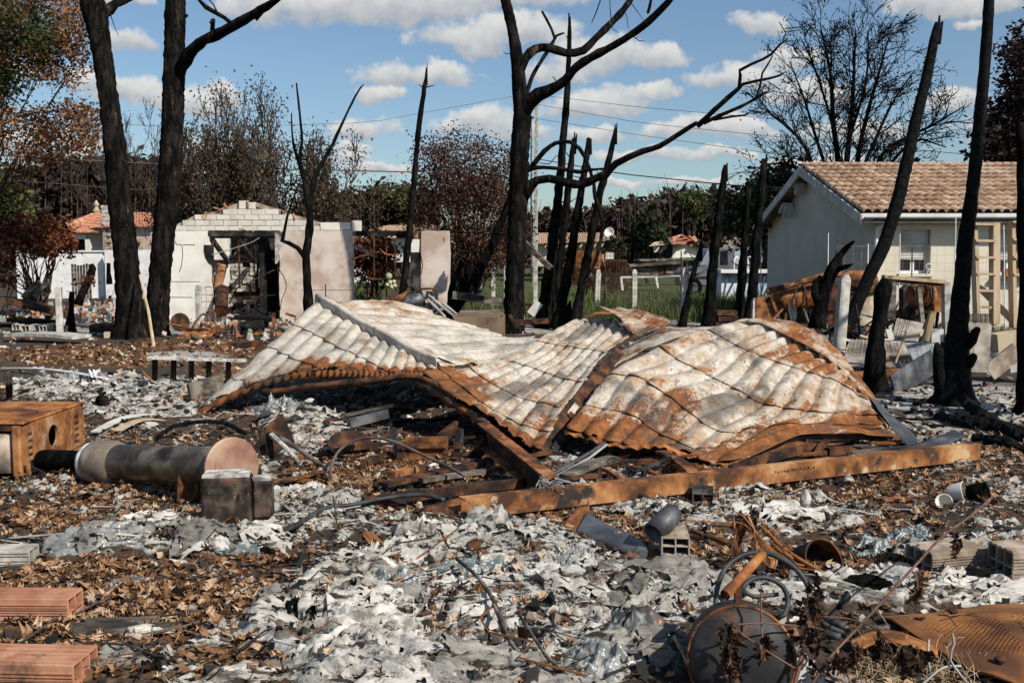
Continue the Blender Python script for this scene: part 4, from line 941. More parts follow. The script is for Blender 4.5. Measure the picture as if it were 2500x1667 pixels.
for p in (((1240, 30, 5), (1255, 80, 4), (1262, 130, 3)), ((1270, 10, 5), (1300, 50, 4), (1330, 92, 2)), ((1185, 100, 4), (1180, 40, 4), (1178, -10, 3)), ((1140, -10, 6), (1120, 50, 5), (1096, 105, 3)), ((1350, 60, 14), (1365, 0, 12), (1370, -40, 10)), ((985, 340, 8), (940, 372, 6), (922, 345, 4)), ((740, 240, 5), (712, 245, 4), (698, 232, 2)), ((752, 170, 4), (762, 190, 2)), ((740, 100, 3), (762, 96, 2)), ((1180, 110, 5), (1196, 135, 4), (1220, 150, 2)), ((1285, 165, 5), (1310, 185, 4), (1338, 186, 2)), ((860, 735, 5), (905, 740, 5), (940, 700, 4), (975, 790, 3))):
 limb('twig', Z2(*p), 21.4, 'char', cen, K, .2, 4, .1)
# the cluster of leaning poles
for lab, p, d in (('tallest and leftmost of the leaning pole cluster, its tip above the limbs', [(1322, 800, 52), (1335, 720, 44), (1350, 600, 38), (1365, 460, 30), (1376, 330, 25), (1386, 200, 19), (1388, 150, 16), (1390, 100, 15), (1391, 42, 8)], 23),
                  ('black pole right behind the tallest leaning pole', [(1345, 802, 36), (1358, 710, 32), (1372, 600, 28), (1386, 470, 24), (1395, 390, 20), (1401, 338, 12)], 23.4),
                  ('third black pole of the leaning cluster with a blunt tip', [(1362, 806, 46), (1378, 710, 36), (1398, 600, 32), (1416, 480, 28), (1430, 400, 22), (1438, 338, 16)], 22.4),
                  ('rightmost pole of the leaning cluster, a pointed tip leaning far right', [(1400, 808, 40), (1415, 720, 30), (1440, 600, 30), (1464, 480, 26), (1484, 400, 22), (1497, 345, 16), (1502, 312, 6)], 22)):
 snag('burnt_pole', 'charred ' + lab, p, d, rough=.13, group='leaning poles right of the central tree', wf=.72)
snag('burnt_stump', 'short splintered black stump at the foot of the leaning pole cluster', [(1386, 800, 20), (1388, 760, 14), (1392, 735, 5)], 22.2, rough=.2)
snag('burnt_pole', 'charred pole slanting up to the right from beside the wall stub', [(1095, 775, 40), (1118, 740, 34), (1160, 680, 30), (1200, 600, 28), (1240, 500, 24), (1262, 450, 18)], 22.8,
     extra=[([(1098, 765, 26), (1105, 700, 22), (1128, 640, 18)], 0), ([(1108, 760, 26), (1130, 700, 20), (1147, 640, 16)], .3)], wf=.75)
mb = MB(); mb.bar(P(1280, 592, 22.5), P(1345, 655, 22.3), .14, .1); tag(mb.build('burnt_plank', M['wood']), 'burnt plank wedged between the central tree and the pole cluster', 'plank')
# poles on the right
for lab, p, d in (('black pole standing left of the pool', [(1728, 800, 44), (1734, 740, 42), (1742, 640, 36), (1756, 520, 30), (1766, 440, 24), (1771, 403, 14)], 23.5),
                  ('thinner black pole in front of the pool, middle of three', [(1802, 800, 40), (1808, 720, 34), (1816, 620, 28), (1822, 520, 22), (1827, 458, 16)], 22.6),
                  ('straight black pole in front of the pool, rightmost of three', [(1826, 800, 40), (1838, 700, 36), (1846, 600, 32), (1856, 500, 28), (1864, 420, 26), (1866, 388, 18)], 22.2)):
 snag('burnt_pole', 'charred ' + lab, p, d, rough=.14, group='black poles near the pool', wf=.66)
snag('burnt_pole', 'thin charred sapling leaning against the last white concrete post', [(1664, 798, 24), (1680, 720, 18), (1700, 640, 14), (1712, 600, 8)], 23.2, wf=.75)
snag('gnarled_snag', 'gnarled black snag with curved horns in front of the concrete mixer', ZH((660, 1420, 110), (680, 1250, 100), (715, 1120, 90), (760, 990, 110), (800, 910, 90), (840, 820, 60), (900, 750, 44), (960, 700, 18)), 15, s=3.36, rough=.16, n=12,
     extra=[(ZH((790, 960, 70), (830, 930, 50), (900, 910, 36), (950, 888, 14)), -.3), (ZH((670, 1200, 90), (640, 1130, 80), (650, 1050, 70), (690, 1000, 60)), .1), (ZH((810, 830, 12), (812, 770, 10)), 0)])
snag('burnt_pole', 'long thick charred trunk leaning steeply right across the cream house', Z6((830, 870, 110), (850, 800, 118), (900, 660, 118), (985, 430, 116), (1075, 230, 110), (1190, -20, 118), (1290, -340, 118), (1330, -500, 112)) + [(2235, 300, 100), (2262, 190, 90), (2280, 100, 78), (2290, 56, 56)], 17.4, 'char_gloss', 3.136, rough=.09, n=16, wf=.85)
for o in []: pass
snag('burnt_stump', 'tall broken black stump in front of the perforated panels', Z6((1120, 1130, 170), (1118, 1000, 150), (1120, 850, 140), (1135, 650, 110), (1165, 480, 110), (1180, 350, 130), (1210, 255, 80)), 12.3, 'char', 3.136, rough=.12, n=14)
snag('burnt_tree', 'tall alligator barked black tree rising on the right with a stump at its foot', Z6((1720, 1225, 270), (1722, 1150, 240), (1726, 1000, 215), (1735, 850, 190), (1755, 600, 150), (1790, 200, 120), (1812, -60, 115)) + [(2372, 480, 31 * 3.136), (2388, 330, 29 * 3.136), (2404, 160, 26 * 3.136), (2415, 0, 24 * 3.136), (2421, -100, 70)], 11.3, 'char_gloss', 3.136, rough=.1, n=20,
     extra=[(Z6((1640, 1200, 110), (1610, 1050, 95), (1600, 900, 82), (1600, 800, 76), (1590, 745, 40)), -.15), (Z6((1800, 780, 90), (1850, 720, 80), (1885, 660, 70), (1908, 635, 40)), -.25), (Z6((1800, 940, 90), (1840, 900, 90), (1870, 850, 70), (1872, 835, 40)), -.2)])
snag('burnt_tree', 'black trunk cut by the right edge of the picture', [(2512, 1050, 80), (2510, 980, 50), (2508, 800, 42), (2506, 600, 36), (2500, 480, 34), (2498, 380, 30), (2490, 300, 20)], 10.4, 'char', flare=.5, n=12)
# burnt trees beyond the right edge: their trunks throw the long shadows over the ground there
for x, y, h, r, tilt in ((7.6, 8.6, 8, .13, .3), (9.3, 6.2, 9, .16, -.2), (8.8, 11.3, 9, .14, .2)):
 t = thing('burnt_tree', {8.6: 'charred trunk just past the right edge nearest the beam', 6.2: 'charred trunk past the right edge nearest the camera', 11.3: 'charred trunk past the right edge behind the edge trunk'}[y], 'tree', (x, y, 0))
 mb = MB(); mb.tube([(x + tilt * k * .15, y, h * k / 8) for k in range(9)], [r * (1 - .07 * k) for k in range(9)], 9, rough=.1); mb.build('trunk', M['char'], t, smooth=True)
 for k in range(7):
  mb = MB(); z = h * (.35 + .085 * k); a = random.uniform(0, 6.28); L = random.uniform(.8, 2.2)
  mb.tube([(x + tilt * z / h, y, z), (x + math.cos(a) * L * .5, y + math.sin(a) * L * .5, z + .3), (x + math.cos(a) * L, y + math.sin(a) * L, z + .9)], [.05, .035, .015], 5); mb.build('branch', M['char'], t)
# small dark stump posts at the left
snag('burnt_stump', 'thin black stump beside the pale concrete post on the left', [(170, 815, 26), (173, 770, 14), (176, 712, 12)], 22)
snag('burnt_stump', 'forked black stump in front of the red leaved shrub', ZL((600, 1140, 46), (640, 1030, 50), (690, 930, 60), (710, 860, 50), (700, 830, 30)), 27, s=3.136, extra=[(ZL((690, 900, 40), (725, 915, 24)), 0)])
snag('burnt_stump', 'black stub in the white wall gap left of the twin trees', ZL((838, 985, 34), (833, 900, 30), (830, 822, 28)), 33, s=3.136)
def prisms(name, segs, mat, parent, off):
 """segs: (n,8) p0,r0,p1,r1 -> three-sided twigs in one mesh"""
 S = np.array(segs); p0, r0, p1, r1 = S[:, 0:3], S[:, 3], S[:, 4:7], S[:, 7]
 d = p1 - p0; d /= np.linalg.norm(d, axis=1)[:, None] + 1e-9
 a = np.cross(d, np.where(np.abs(d[:, 2:3]) > .9, np.array([[1., 0, 0]]), np.array([[0, 0, 1.]]))); a /= np.linalg.norm(a, axis=1)[:, None] + 1e-9; b = np.cross(d, a)
 V = []
 for p, r in ((p0, r0), (p1, r1)):
  for k in range(3):
   t = 2 * math.pi * k / 3; V.append(p + (a * math.cos(t) + b * math.sin(t)) * r[:, None])
 V = np.stack(V, 1).reshape(-1, 3); n = len(S)
 Fq = np.array([[0, 1, 4, 3], [1, 2, 5, 4], [2, 0, 3, 5]])[None] + (np.arange(n) * 6)[:, None, None]
 me = mesh_np(name, V - np.array(off), [Fq.reshape(-1, 4)], True)
 return link(name, me, mat, parent, Vector(off))
def rec(p, d, L, r, lev, segs, tips, up=.15, wander=.25, spread=.6, kids_=(2, 4), rr=None):
 rr = rr or random
 n = 4; seg = L / n; ch = []
 for i in range(n):
  d = (d + Vector((rr.gauss(0, wander), rr.gauss(0, wander), rr.gauss(0, wander) * .6 + up)) * .5).normalized()
  q = p + d * seg; r1 = r * (1 - .16)
  segs.append((*p, r, *q, r1)); p = q; r = r1
  if lev > 0 and i >= 1:
   for _ in range(rr.randint(*kids_) if i == n - 1 else rr.randint(0, kids_[1] - 1)): ch.append((p.copy(), d.copy(), r))
 if lev == 0: tips.append((p.copy(), d.copy())); return
 for q, dd, r_ in ch:
  nd = (dd + Vector((rr.gauss(0, spread), rr.gauss(0, spread), rr.gauss(0, spread * .7)))).normalized()
  rec(q, nd, L * rr.uniform(.5, .78), r_ * .68, lev - 1, segs, tips, up, wander, spread, kids_, rr)
def leaves(name, P3, size, mat, parent, off, flat=.6, jit=.0):
 n = len(P3); t = np.array([(-.5, 0, 0), (0, -.28, .06), (.5, 0, -.05), (0, .28, .06)]); f = np.array([(0, 1, 2, 3)])
 P3 = np.asarray(P3)
 cl = fbm(P3[:, 0] * 1.3 + P3[:, 1], P3[:, 2] * 1.3, 3, 3)
 return scatter(name, [(t, f)], P3, rotmats(RS.uniform(0, 6.28, n), RS.normal(0, flat, n), RS.uniform(0, 6.28, n)), RS.uniform(.6, 1.25, n) * size, mat, False, parent, off, np.clip(RS.rand(n) * .75 + (cl - .5) * .9 + .1, 0, 1))
def canopy(ells, d, ddep, nclump, per, spread, seed=1, dense=None):
 """leaf points in clumps filling ellipses given in pixels"""
 r = np.random.RandomState(seed); A = np.array([e[2] * e[3] * (e[4] if len(e) > 4 else 1) for e in ells], float); A /= A.sum(); pts = []; cs = []
 for k in r.choice(len(ells), nclump, p=A):
  e = ells[k]; a = r.uniform(0, 6.28); q = math.sqrt(r.uniform(0, 1)); px, py = e[0] + e[2] * q * math.cos(a), e[1] + e[3] * q * math.sin(a)
  di = d + r.uniform(-1, 1) * ddep * math.sqrt(max(0.05, 1 - q * q)); c = P(px, py, di); cs.append(c)
  m = r.poisson(per); pts.append(np.array(c) + r.normal(0, 1, (m, 3)) * spread * np.array([1, 1, .8]))
 return np.concatenate(pts), cs
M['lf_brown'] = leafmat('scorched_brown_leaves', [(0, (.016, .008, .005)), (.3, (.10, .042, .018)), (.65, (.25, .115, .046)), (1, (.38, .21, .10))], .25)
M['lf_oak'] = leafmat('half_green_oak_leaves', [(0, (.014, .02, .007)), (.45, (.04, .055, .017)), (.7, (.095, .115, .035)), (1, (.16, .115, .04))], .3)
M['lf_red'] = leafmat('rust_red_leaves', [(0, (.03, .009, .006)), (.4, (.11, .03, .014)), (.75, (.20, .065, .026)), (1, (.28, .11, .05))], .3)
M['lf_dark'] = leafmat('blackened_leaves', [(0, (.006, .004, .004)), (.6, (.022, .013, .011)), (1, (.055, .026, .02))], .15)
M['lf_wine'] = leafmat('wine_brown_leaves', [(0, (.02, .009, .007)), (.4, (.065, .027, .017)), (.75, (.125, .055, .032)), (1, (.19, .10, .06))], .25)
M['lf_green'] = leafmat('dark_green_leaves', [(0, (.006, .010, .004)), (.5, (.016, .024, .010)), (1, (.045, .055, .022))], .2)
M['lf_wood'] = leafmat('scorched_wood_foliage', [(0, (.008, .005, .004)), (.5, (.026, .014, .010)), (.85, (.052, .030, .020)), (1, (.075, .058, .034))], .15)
M['lf_dry'] = leafmat('dry_straw_leaves', [(0, (.025, .016, .009)), (.5, (.085, .055, .03)), (1, (.18, .125, .07))], .25)
M['twig'] = pmat('dark_twigs', [(.2, (.022, .017, .013)), (.8, (.075, .055, .042))], 3, rough=.9, bump=0)
M['twig_pale'] = pmat('dry_pale_twigs', [(.2, (.07, .055, .04)), (.8, (.17, .14, .105))], 3, rough=.9, bump=0)
def leafy(name, label, base, d, crowns, limbs=True, trunk=.14, nl=14, tmat='twig', cat='tree', group=None):
 t = thing(name, label, cat, base, group)
 b = Vector(base); segs = []
 for (pts, cs, size, mat) in crowns:
  leaves('crown', pts, size, M[mat], t, tuple(b))
  if limbs:
   for c in random.sample(cs, min(nl, len(cs))):
    q = b + (c - b) * .35 + Vector((random.uniform(-.3, .3), 0, random.uniform(.2, .8))); pr = b + Vector((0, 0, .0)); r = trunk
    for k in range(7):
     u = (k + 1) / 7; nx = b * (1 - u) ** 2 + q * 2 * u * (1 - u) + c * u * u; nx += Vector((random.gauss(0, .05), random.gauss(0, .05), random.gauss(0, .05)))
     segs.append((*pr, r * .9, *nx, r * .72)); pr = nx; r *= .74
 if segs: prisms('trunk', segs, M[tmat], t, tuple(b))
 return t
# big oak at the upper left, trunk outside the frame
p1, c1 = canopy([(60, 80, 110, 110), (150, 150, 70, 60), (40, 320, 110, 60), (140, 330, 90, 70), (205, 310, 40, 60), (60, 390, 70, 40), (180, 40, 50, 80), (-80, 200, 100, 260), (15, 440, 35, 30, .5)], 23, 1.6, 420, 46, .16, 3)
p2, c2 = canopy([(45, 60, 80, 90), (100, 100, 60, 40), (-20, 190, 60, 60)], 22.5, 1.3, 130, 48, .18, 4)
t = leafy('oak_tree', 'big oak hanging into the upper left corner with brown and green leaves', (P(-190, 800, 23.3).x, 23.3, 0), 23, [(p1, c1, .095, 'lf_brown'), (p2, c2, .095, 'lf_oak')], trunk=.09, nl=12)
# red shrub on the left
p1, c1 = canopy([(90, 580, 70, 45), (140, 600, 45, 35), (40, 560, 50, 40), (160, 555, 18, 22), (195, 690, 25, 20, .5), (8, 640, 25, 60, .6)], 26, .8, 150, 18, .11, 5)
leafy('red_shrub', 'rust red leaved shrub with bare lower stems at the left edge', (P(95, 720, 26).x, 26, 0), 26, [(p1, c1, .13, 'lf_red')], trunk=.06, nl=40, cat='shrub')
segs = []; tips = []; rr = random.Random(4); b = Vector((P(20, 720, 27).x, 27, 0))
for k in range(9): rec(b + Vector((rr.uniform(-.8, .9), rr.uniform(-.3, .3), 0)), Vector((rr.uniform(-.3, .7), 0, 1)).normalized(), 1.3, .025, 2, segs, tips, .05, .18, .45, (1, 2), rr)
t = thing('dry_bush', 'leafless pale stems of a dry bush at the left edge behind the red shrub', 'shrub', b); prisms('stems', segs, M['twig_pale'], t, tuple(b))
# willow like scorched clump behind the garage
def brush(label, px0, px1, ptop, pbase, d, n, seed, leafs, lmat, cat='tree', name='scorched_willow', L0=None, lsize=.10, tm='twig'):
 rr = random.Random(seed); segs = []; tips = []; b = Vector((P((px0 + px1) / 2, 700, d).x, d, 0))
 H = P(1250, ptop, d).z
 for k in range(n):
  f = rr.uniform(0, 1); x = P(px0 + (px1 - px0) * (.25 + .5 * f), 700, d).x
  h = H * (1 - 1.1 * (f - .5) ** 2) * rr.uniform(.6, 1); p = Vector((x, d + rr.uniform(-1.2, 1.2), 0)); q = p.copy(); dr = Vector(((f - .5) * .8 + rr.gauss(0, .12), 0, 1)).normalized(); r = .045
  for s_ in range(10):
   dr = (dr + Vector((rr.gauss(0, .07), rr.gauss(0, .07), .04))).normalized(); nq = q + dr * h / 10; segs.append((*q, r, *nq, r * .86)); r *= .86
   if s_ > 3:
    for _ in range(2): rec(nq, (dr + Vector((rr.gauss(0, .4), rr.gauss(0, .4), .1))).normalized(), h * .12, max(r * .6, .014), 1, segs, tips, .3, .2, .4, (2, 4), rr)
   q = nq
 t = thing(name, label, cat, b); prisms('stems', [(*q[:3], max(.013, q[3]), *q[4:7], max(.011, q[7])) for q in segs], M[tm], t, tuple(b))
 if leafs:
  tp = np.array([tuple(a[0]) for a in tips]); k = RS.randint(0, len(tp), leafs); leaves('crown', tp[k] + RS.normal(0, .22, (leafs, 3)), lsize, M[lmat], t, tuple(b), .9)
 return t
brush('tall scorched willow clump of fine upright twigs behind the garage gable', 500, 800, 258, 700, 31, 46, 3, 19000, 'lf_dry')
brush('lower scorched thicket with dry hanging leaves left of the willow clump', 410, 620, 385, 700, 32.5, 26, 8, 6500, 'lf_dry', name='scorched_thicket')
brush('dry straw coloured bush right of the forked snag behind the garage', 730, 890, 440, 700, 32, 20, 9, 5000, 'lf_dry', name='dry_bush')
brush('sparse dark twigs rising between the twin trunks', 270, 450, 285, 700, 52, 14, 12, 1800, 'lf_wine', name='scorched_sapling')
# wine brown tree in the middle
p1, c1 = canopy([(1130, 430, 90, 90), (1090, 520, 90, 110), (1170, 540, 90, 130), (1220, 420, 60, 80), (1060, 400, 45, 60, .6), (1130, 620, 80, 70), (1240, 560, 50, 110), (1120, 350, 60, 30, .6)], 29, 1.6, 560, 50, .22, 7)
leafy('wine_tree', 'bushy tree with wine brown leaves left of the central trunk', (P(1150, 720, 29).x, 29, 0), 29, [(p1, c1, .09, 'lf_wine')], trunk=.11, nl=34)
p1, c1 = canopy([(905, 610, 32, 45), (930, 650, 35, 40), (885, 650, 22, 40), (940, 605, 22, 30)], 30, .7, 110, 28, .14, 8)
leafy('red_hedge', 'rust red hedge behind the thin leaning pole and the lintel', (P(915, 710, 30).x, 30, 0), 30, [(p1, c1, .13, 'lf_red')], trunk=.05, nl=16, cat='hedge')
# bare tree behind the cream house
rr = random.Random(21); segs = []; tips = []; b = Vector((P(2060, 700, 33).x, 33, 0))
for (pts) in ([(2030, 640, 24), (2040, 420, 17), (2036, 300, 14), (2030, 180, 9), (2000, 60, 3)], [(2055, 640, 24), (2062, 420, 18), (2075, 300, 14), (2070, 180, 9), (2085, 70, 3)], [(2070, 640, 22), (2085, 420, 16), (2112, 300, 12), (2135, 200, 9), (2170, 90, 3)],
              [(2020, 640, 18), (1990, 420, 13), (1940, 330, 10), (1890, 280, 6), (1850, 240, 3)], [(2095, 640, 20), (2130, 420, 13), (2190, 350, 10), (2270, 310, 7), (2350, 260, 3)], [(2045, 500, 12), (2000, 350, 9), (1960, 240, 6), (1930, 150, 3)], [(2080, 480, 14), (2140, 330, 9), (2190, 240, 6), (2225, 170, 3)], [(2085, 640, 14), (2170, 400, 9), (2250, 340, 6), (2310, 360, 3)], [(2030, 560, 12), (1950, 420, 8), (1880, 400, 5), (1840, 430, 3)],
              [(2050, 400, 10), (2020, 260, 7), (1975, 130, 5), (1950, 90, 2)], [(2075, 350, 9), (2110, 200, 7), (2120, 80, 3)]):
 c, r = limb_pts([(x + rr.gauss(0, 4), y, w) for x, y, w in pts], 33 + rr.uniform(-.8, .8), 1, rr.uniform(-1.5, 1.5), .5)
 for i in range(len(c) - 1):
  segs.append((*c[i], r[i], *c[i + 1], r[i + 1]))
  if c[i].z > 3.4 and i > len(c) * .3:
   for _ in range(2): rec(c[i], ((c[i + 1] - c[i]).normalized() + Vector((rr.gauss(0, .6), rr.gauss(0, .6), rr.gauss(.1, .35)))).normalized(), rr.uniform(.5, 1.1), min(r[i] * .5, .03), 2, segs, tips, .06, .32, .55, (2, 3), rr)
t = thing('bare_tree', 'tall bare burnt tree with a twiggy crown behind the cream house roof', 'tree', b); prisms('branches', [(*s_[:3], max(.011, s_[3]), *s_[4:7], max(.009, s_[7])) for s_ in segs], M['char'], t, tuple(b))
tp = np.array([tuple(a[0]) for a in tips]); k = RS.randint(0, len(tp), 4500); leaves('crown', tp[k] + RS.normal(0, .1, (4500, 3)), .085, M['lf_dark'], t, tuple(b), .9)
# dark red tree at the right edge, dark evergreen by the gable
p1, c1 = canopy([(2480, 330, 70, 90), (2510, 180, 60, 120), (2450, 300, 40, 50), (2430, 360, 60, 40), (2520, 90, 40, 50, .6), (2540, 300, 80, 160), (2470, 380, 80, 40)], 31, 1.3, 420, 30, .22, 11)
leafy('dark_red_tree', 'dense blackish red tree at the right edge above the tile roof', (P(2530, 700, 31).x, 31, 0), 31, [(p1, c1, .19, 'lf_dark')], trunk=.14, nl=20)
p1, c1 = canopy([(1890, 480, 60, 70), (1850, 540, 60, 80), (1800, 520, 40, 60, .7), (1920, 430, 35, 40, .7)], 35, 1.2, 200, 30, .28, 13)
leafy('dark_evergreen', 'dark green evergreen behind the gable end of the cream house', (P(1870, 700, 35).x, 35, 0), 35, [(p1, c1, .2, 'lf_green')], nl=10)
p1, c1 = canopy([(1582, 565, 24, 34), (1568, 592, 24, 16), (1604, 592, 24, 16)], 58, 1.0, 110, 30, .28, 14)
leafy('round_green_tree', 'round dark green tree left of the collapsed hut', (P(1582, 640, 58).x, 58, 0), 58, [(p1, c1, .3, 'lf_green')], nl=8)
p1, c1 = canopy([(1500, 605, 18, 16)], 56, .6, 40, 26, .2, 15)
leafy('small_green_bush', 'small green bush before the distant brown roof', (P(1500, 640, 56).x, 56, 0), 56, [(p1, c1, .26, 'lf_green')], nl=6, cat='bush')
# far woods: one mass each
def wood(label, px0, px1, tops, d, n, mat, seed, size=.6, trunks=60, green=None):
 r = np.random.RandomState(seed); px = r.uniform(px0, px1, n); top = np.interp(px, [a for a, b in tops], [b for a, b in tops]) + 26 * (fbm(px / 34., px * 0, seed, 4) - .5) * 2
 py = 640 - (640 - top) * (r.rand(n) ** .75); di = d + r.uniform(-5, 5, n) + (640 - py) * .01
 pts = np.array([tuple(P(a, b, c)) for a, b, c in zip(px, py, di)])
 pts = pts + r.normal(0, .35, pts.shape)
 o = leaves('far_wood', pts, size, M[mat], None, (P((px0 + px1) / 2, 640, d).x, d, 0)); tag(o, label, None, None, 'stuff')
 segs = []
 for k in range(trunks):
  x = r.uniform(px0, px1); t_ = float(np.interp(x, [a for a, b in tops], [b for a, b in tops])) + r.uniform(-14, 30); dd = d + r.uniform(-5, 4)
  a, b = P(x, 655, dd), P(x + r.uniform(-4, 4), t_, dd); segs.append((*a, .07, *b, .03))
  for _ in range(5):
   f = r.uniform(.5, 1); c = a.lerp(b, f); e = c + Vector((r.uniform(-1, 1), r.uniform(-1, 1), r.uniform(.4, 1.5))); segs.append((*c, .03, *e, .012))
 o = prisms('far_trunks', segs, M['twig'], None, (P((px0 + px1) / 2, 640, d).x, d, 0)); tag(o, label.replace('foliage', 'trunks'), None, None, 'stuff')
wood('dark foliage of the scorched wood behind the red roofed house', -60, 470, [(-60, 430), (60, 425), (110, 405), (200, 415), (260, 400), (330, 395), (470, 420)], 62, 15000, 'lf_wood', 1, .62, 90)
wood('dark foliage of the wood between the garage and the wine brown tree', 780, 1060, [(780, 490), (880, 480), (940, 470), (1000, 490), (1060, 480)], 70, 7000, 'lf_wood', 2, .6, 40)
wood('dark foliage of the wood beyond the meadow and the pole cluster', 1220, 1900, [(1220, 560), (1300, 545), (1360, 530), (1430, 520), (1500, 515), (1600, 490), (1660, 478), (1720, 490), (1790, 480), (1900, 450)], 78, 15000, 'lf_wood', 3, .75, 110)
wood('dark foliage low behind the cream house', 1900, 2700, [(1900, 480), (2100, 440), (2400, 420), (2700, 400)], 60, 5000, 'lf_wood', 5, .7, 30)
for px, py, rx, ry, d, seed, lab in ((922, 490, 28, 22, 68, 31, 'left of the thin leaning pole'), (985, 478, 22, 18, 66, 32, 'right of the thin leaning pole'), (1690, 492, 18, 14, 70, 33, 'above the wood left of the poles'), (15, 470, 24, 46, 50, 34, 'at the far left edge')):
 p1, c1 = canopy([(px, py, rx, ry), (px + rx * .6, py + ry, rx, ry)], d, 1, 70, 24, .4, seed)
 leafy('olive_tree', 'small olive green crown standing out of the wood ' + lab, (P(px, 640, d).x, d, 0), d, [(p1, c1, .3, 'lf_oak')], nl=6)
# ================================================================ THE FALLEN ROOF SHEETS
def cr1(A, t):
 """Catmull-Rom along axis 0 of array A at positions t in 0..n-1"""
 n = len(A); i = np.clip(np.floor(t).astype(int), 0, n - 2); f = (t - i)[(...,) + (None,) * (A.ndim - 1)]
 g = lambda k: A[np.clip(k, 0, n - 1)]
 p0 = np.where((i - 1 < 0)[(...,) + (None,) * (A.ndim - 1)], 2 * A[0] - A[1], g(i - 1)); p1 = g(i); p2 = g(i + 1)
 p3 = np.where((i + 2 > n - 1)[(...,) + (None,) * (A.ndim - 1)], 2 * A[-1] - A[-2], g(i + 2))
 return .5 * (2 * p1 + (p2 - p0) * f + (2 * p0 - 5 * p1 + 4 * p2 - p3) * f * f + (3 * p1 - p0 - 3 * p2 + p3) * f ** 3)
def surf(ctrl, us, vs):
 """ctrl rows of (px,py,depth): points at every (v,u)"""
 A = np.array([[tuple(q) if isinstance(q, Vector) else tuple(P(*q)) for q in row] for row in ctrl])
 B = cr1(A, vs * (A.shape[0] - 1))
 Cc = cr1(np.swapaxes(B, 0, 1), us * (A.shape[1] - 1))
 return np.swapaxes(Cc, 0, 1)
def normals(Pm):
 du = np.gradient(Pm, axis=1); dv = np.gradient(Pm, axis=0); n = np.cross(du, dv); n /= np.linalg.norm(n, axis=2)[..., None] + 1e-9
 return n
def tilesheet(name, ctrl, nrib, steps, mat, par, amp=.026, step=.035, nu=150, nper=14, dent=.03, seed=1, rust=None, flip=None, vmax=None, phase=0, crease=.035):
 us = np.linspace(0, 1, nu); cu = np.abs(np.sin(np.pi * (us * nrib + phase))) ** 1.1
 e = [0] + list(steps) + [1]; vs = []; ph = []
 for a, b in zip(e[:-1], e[1:]):
  vs += list(np.linspace(a + (1e-4 if a else 0), b, nper)); ph += list(np.linspace(0, 1, nper))
 vs = np.array(vs); ph = np.array(ph)
 base = surf(ctrl, us, vs)
 n = normals(surf(ctrl, us, np.linspace(0, 1, len(vs)))) if False else None
 # smooth normals from an even grid, looked up by v
 vv = np.linspace(0, 1, 60); nn = normals(surf(ctrl, us, vv)); idx = np.clip(np.round(vs * 59).astype(int), 0, 59); n = nn[idx]
 cam_ = np.array([0, 0, CAMH]); s = np.sign(np.mean(np.sum(n * (cam_ - base), axis=2))); n = n * s
 # lower lip of every course bellies down along the ribs
 tang = np.gradient(surf(ctrl, us, vv), axis=0)[idx]; tang /= np.linalg.norm(tang, axis=2)[..., None] + 1e-9
 X = base[..., 0]; Y = base[..., 1] + base[..., 2]
 d = amp * cu[None] + step * ph[:, None] ** 3.5 + dent * (fbm(X * 2.2, Y * 2.2, seed, 3) - .5) * 2 + .006 * (fbm(X * 14, Y * 14, seed + 3, 3) - .5) * 2
 d = d + crease * (ridge(X * 1.5, Y * 1.5, seed + 8, 3) - .4)
 pt = base + n * d[..., None] + tang * (.06 * (cu - .2)[None] * np.clip(ph[:, None] * 4 - 3, 0, 1))[..., None]
 if vmax is not None:
  vm = vmax(us); over = vs[:, None] > vm[None]
  last = np.argmax(over, axis=0); last[~over.any(axis=0)] = len(vs) - 1
  for j in range(nu): pt[last[j]:, j] = pt[max(0, last[j]), j]
 V = pt.reshape(-1, 3); R, Cn = pt.shape[:2]; ix = np.arange(R * Cn).reshape(R, Cn)
 q = np.stack([ix[:-1, :-1], ix[:-1, 1:], ix[1:, 1:], ix[1:, :-1]], -1).reshape(-1, 4)
 if vmax is not None:
  keep = (vs[:-1, None] <= vm[None, :-1]).reshape(-1); q = q[keep]
 else:
  un, vn_ = np.meshgrid(us[:-1], vs[:-1]); rag = .028 * fbm(un * 26, vn_ * 26, seed + 2, 3); q = q[((vn_ < 1 - rag) & (un > rag * .5) & (un < 1 - rag * .7)).reshape(-1)]
 U2, V2 = np.meshgrid(us, vs)
 ru = np.full(U2.shape, .3) if rust is None else rust(U2, V2, np.repeat(ph[:, None], nu, 1))
 off = np.array(origin_of(par))
 me = mesh_np(name, V - off, [q], True, dict(rust=ru.ravel(), su=(U2 * nrib).ravel(), sv=(V2 * 4).ravel()))
 me.set_sharp_from_angle(angle=rad(50))
 return link(name, me, mat, par, solid=.005)
def strip(name, ctrl, mat, par, nu=60, nv=10, dent=.012, seed=1, solid=.005, amp=0, nrib=0, rust=.6):
 us = np.linspace(0, 1, nu); vs = np.linspace(0, 1, nv); b = surf(ctrl, us, vs); n = normals(b)
 d = dent * (fbm(b[..., 0] * 5, b[..., 2] * 5 + b[..., 1] * 3, seed, 3) - .5) * 2
 if nrib: d = d + amp * np.cos(2 * np.pi * us * nrib)[None] * np.linspace(.2, 1, nv)[:, None]
 pt = b + n * d[..., None]; ix = np.arange(nu * nv).reshape(nv, nu)
 q = np.stack([ix[:-1, :-1], ix[:-1, 1:], ix[1:, 1:], ix[1:, :-1]], -1).reshape(-1, 4)
 off = np.array(origin_of(par)) if par else np.array(b.mean(axis=(0, 1)))
 me = mesh_np(name, pt.reshape(-1, 3) - off, [q], True, dict(rust=np.full(nu * nv, rust), su=np.tile(us * 8, nv), sv=np.repeat(vs, nu)))
 return link(name, me, mat, par, Vector(off), solid=solid)
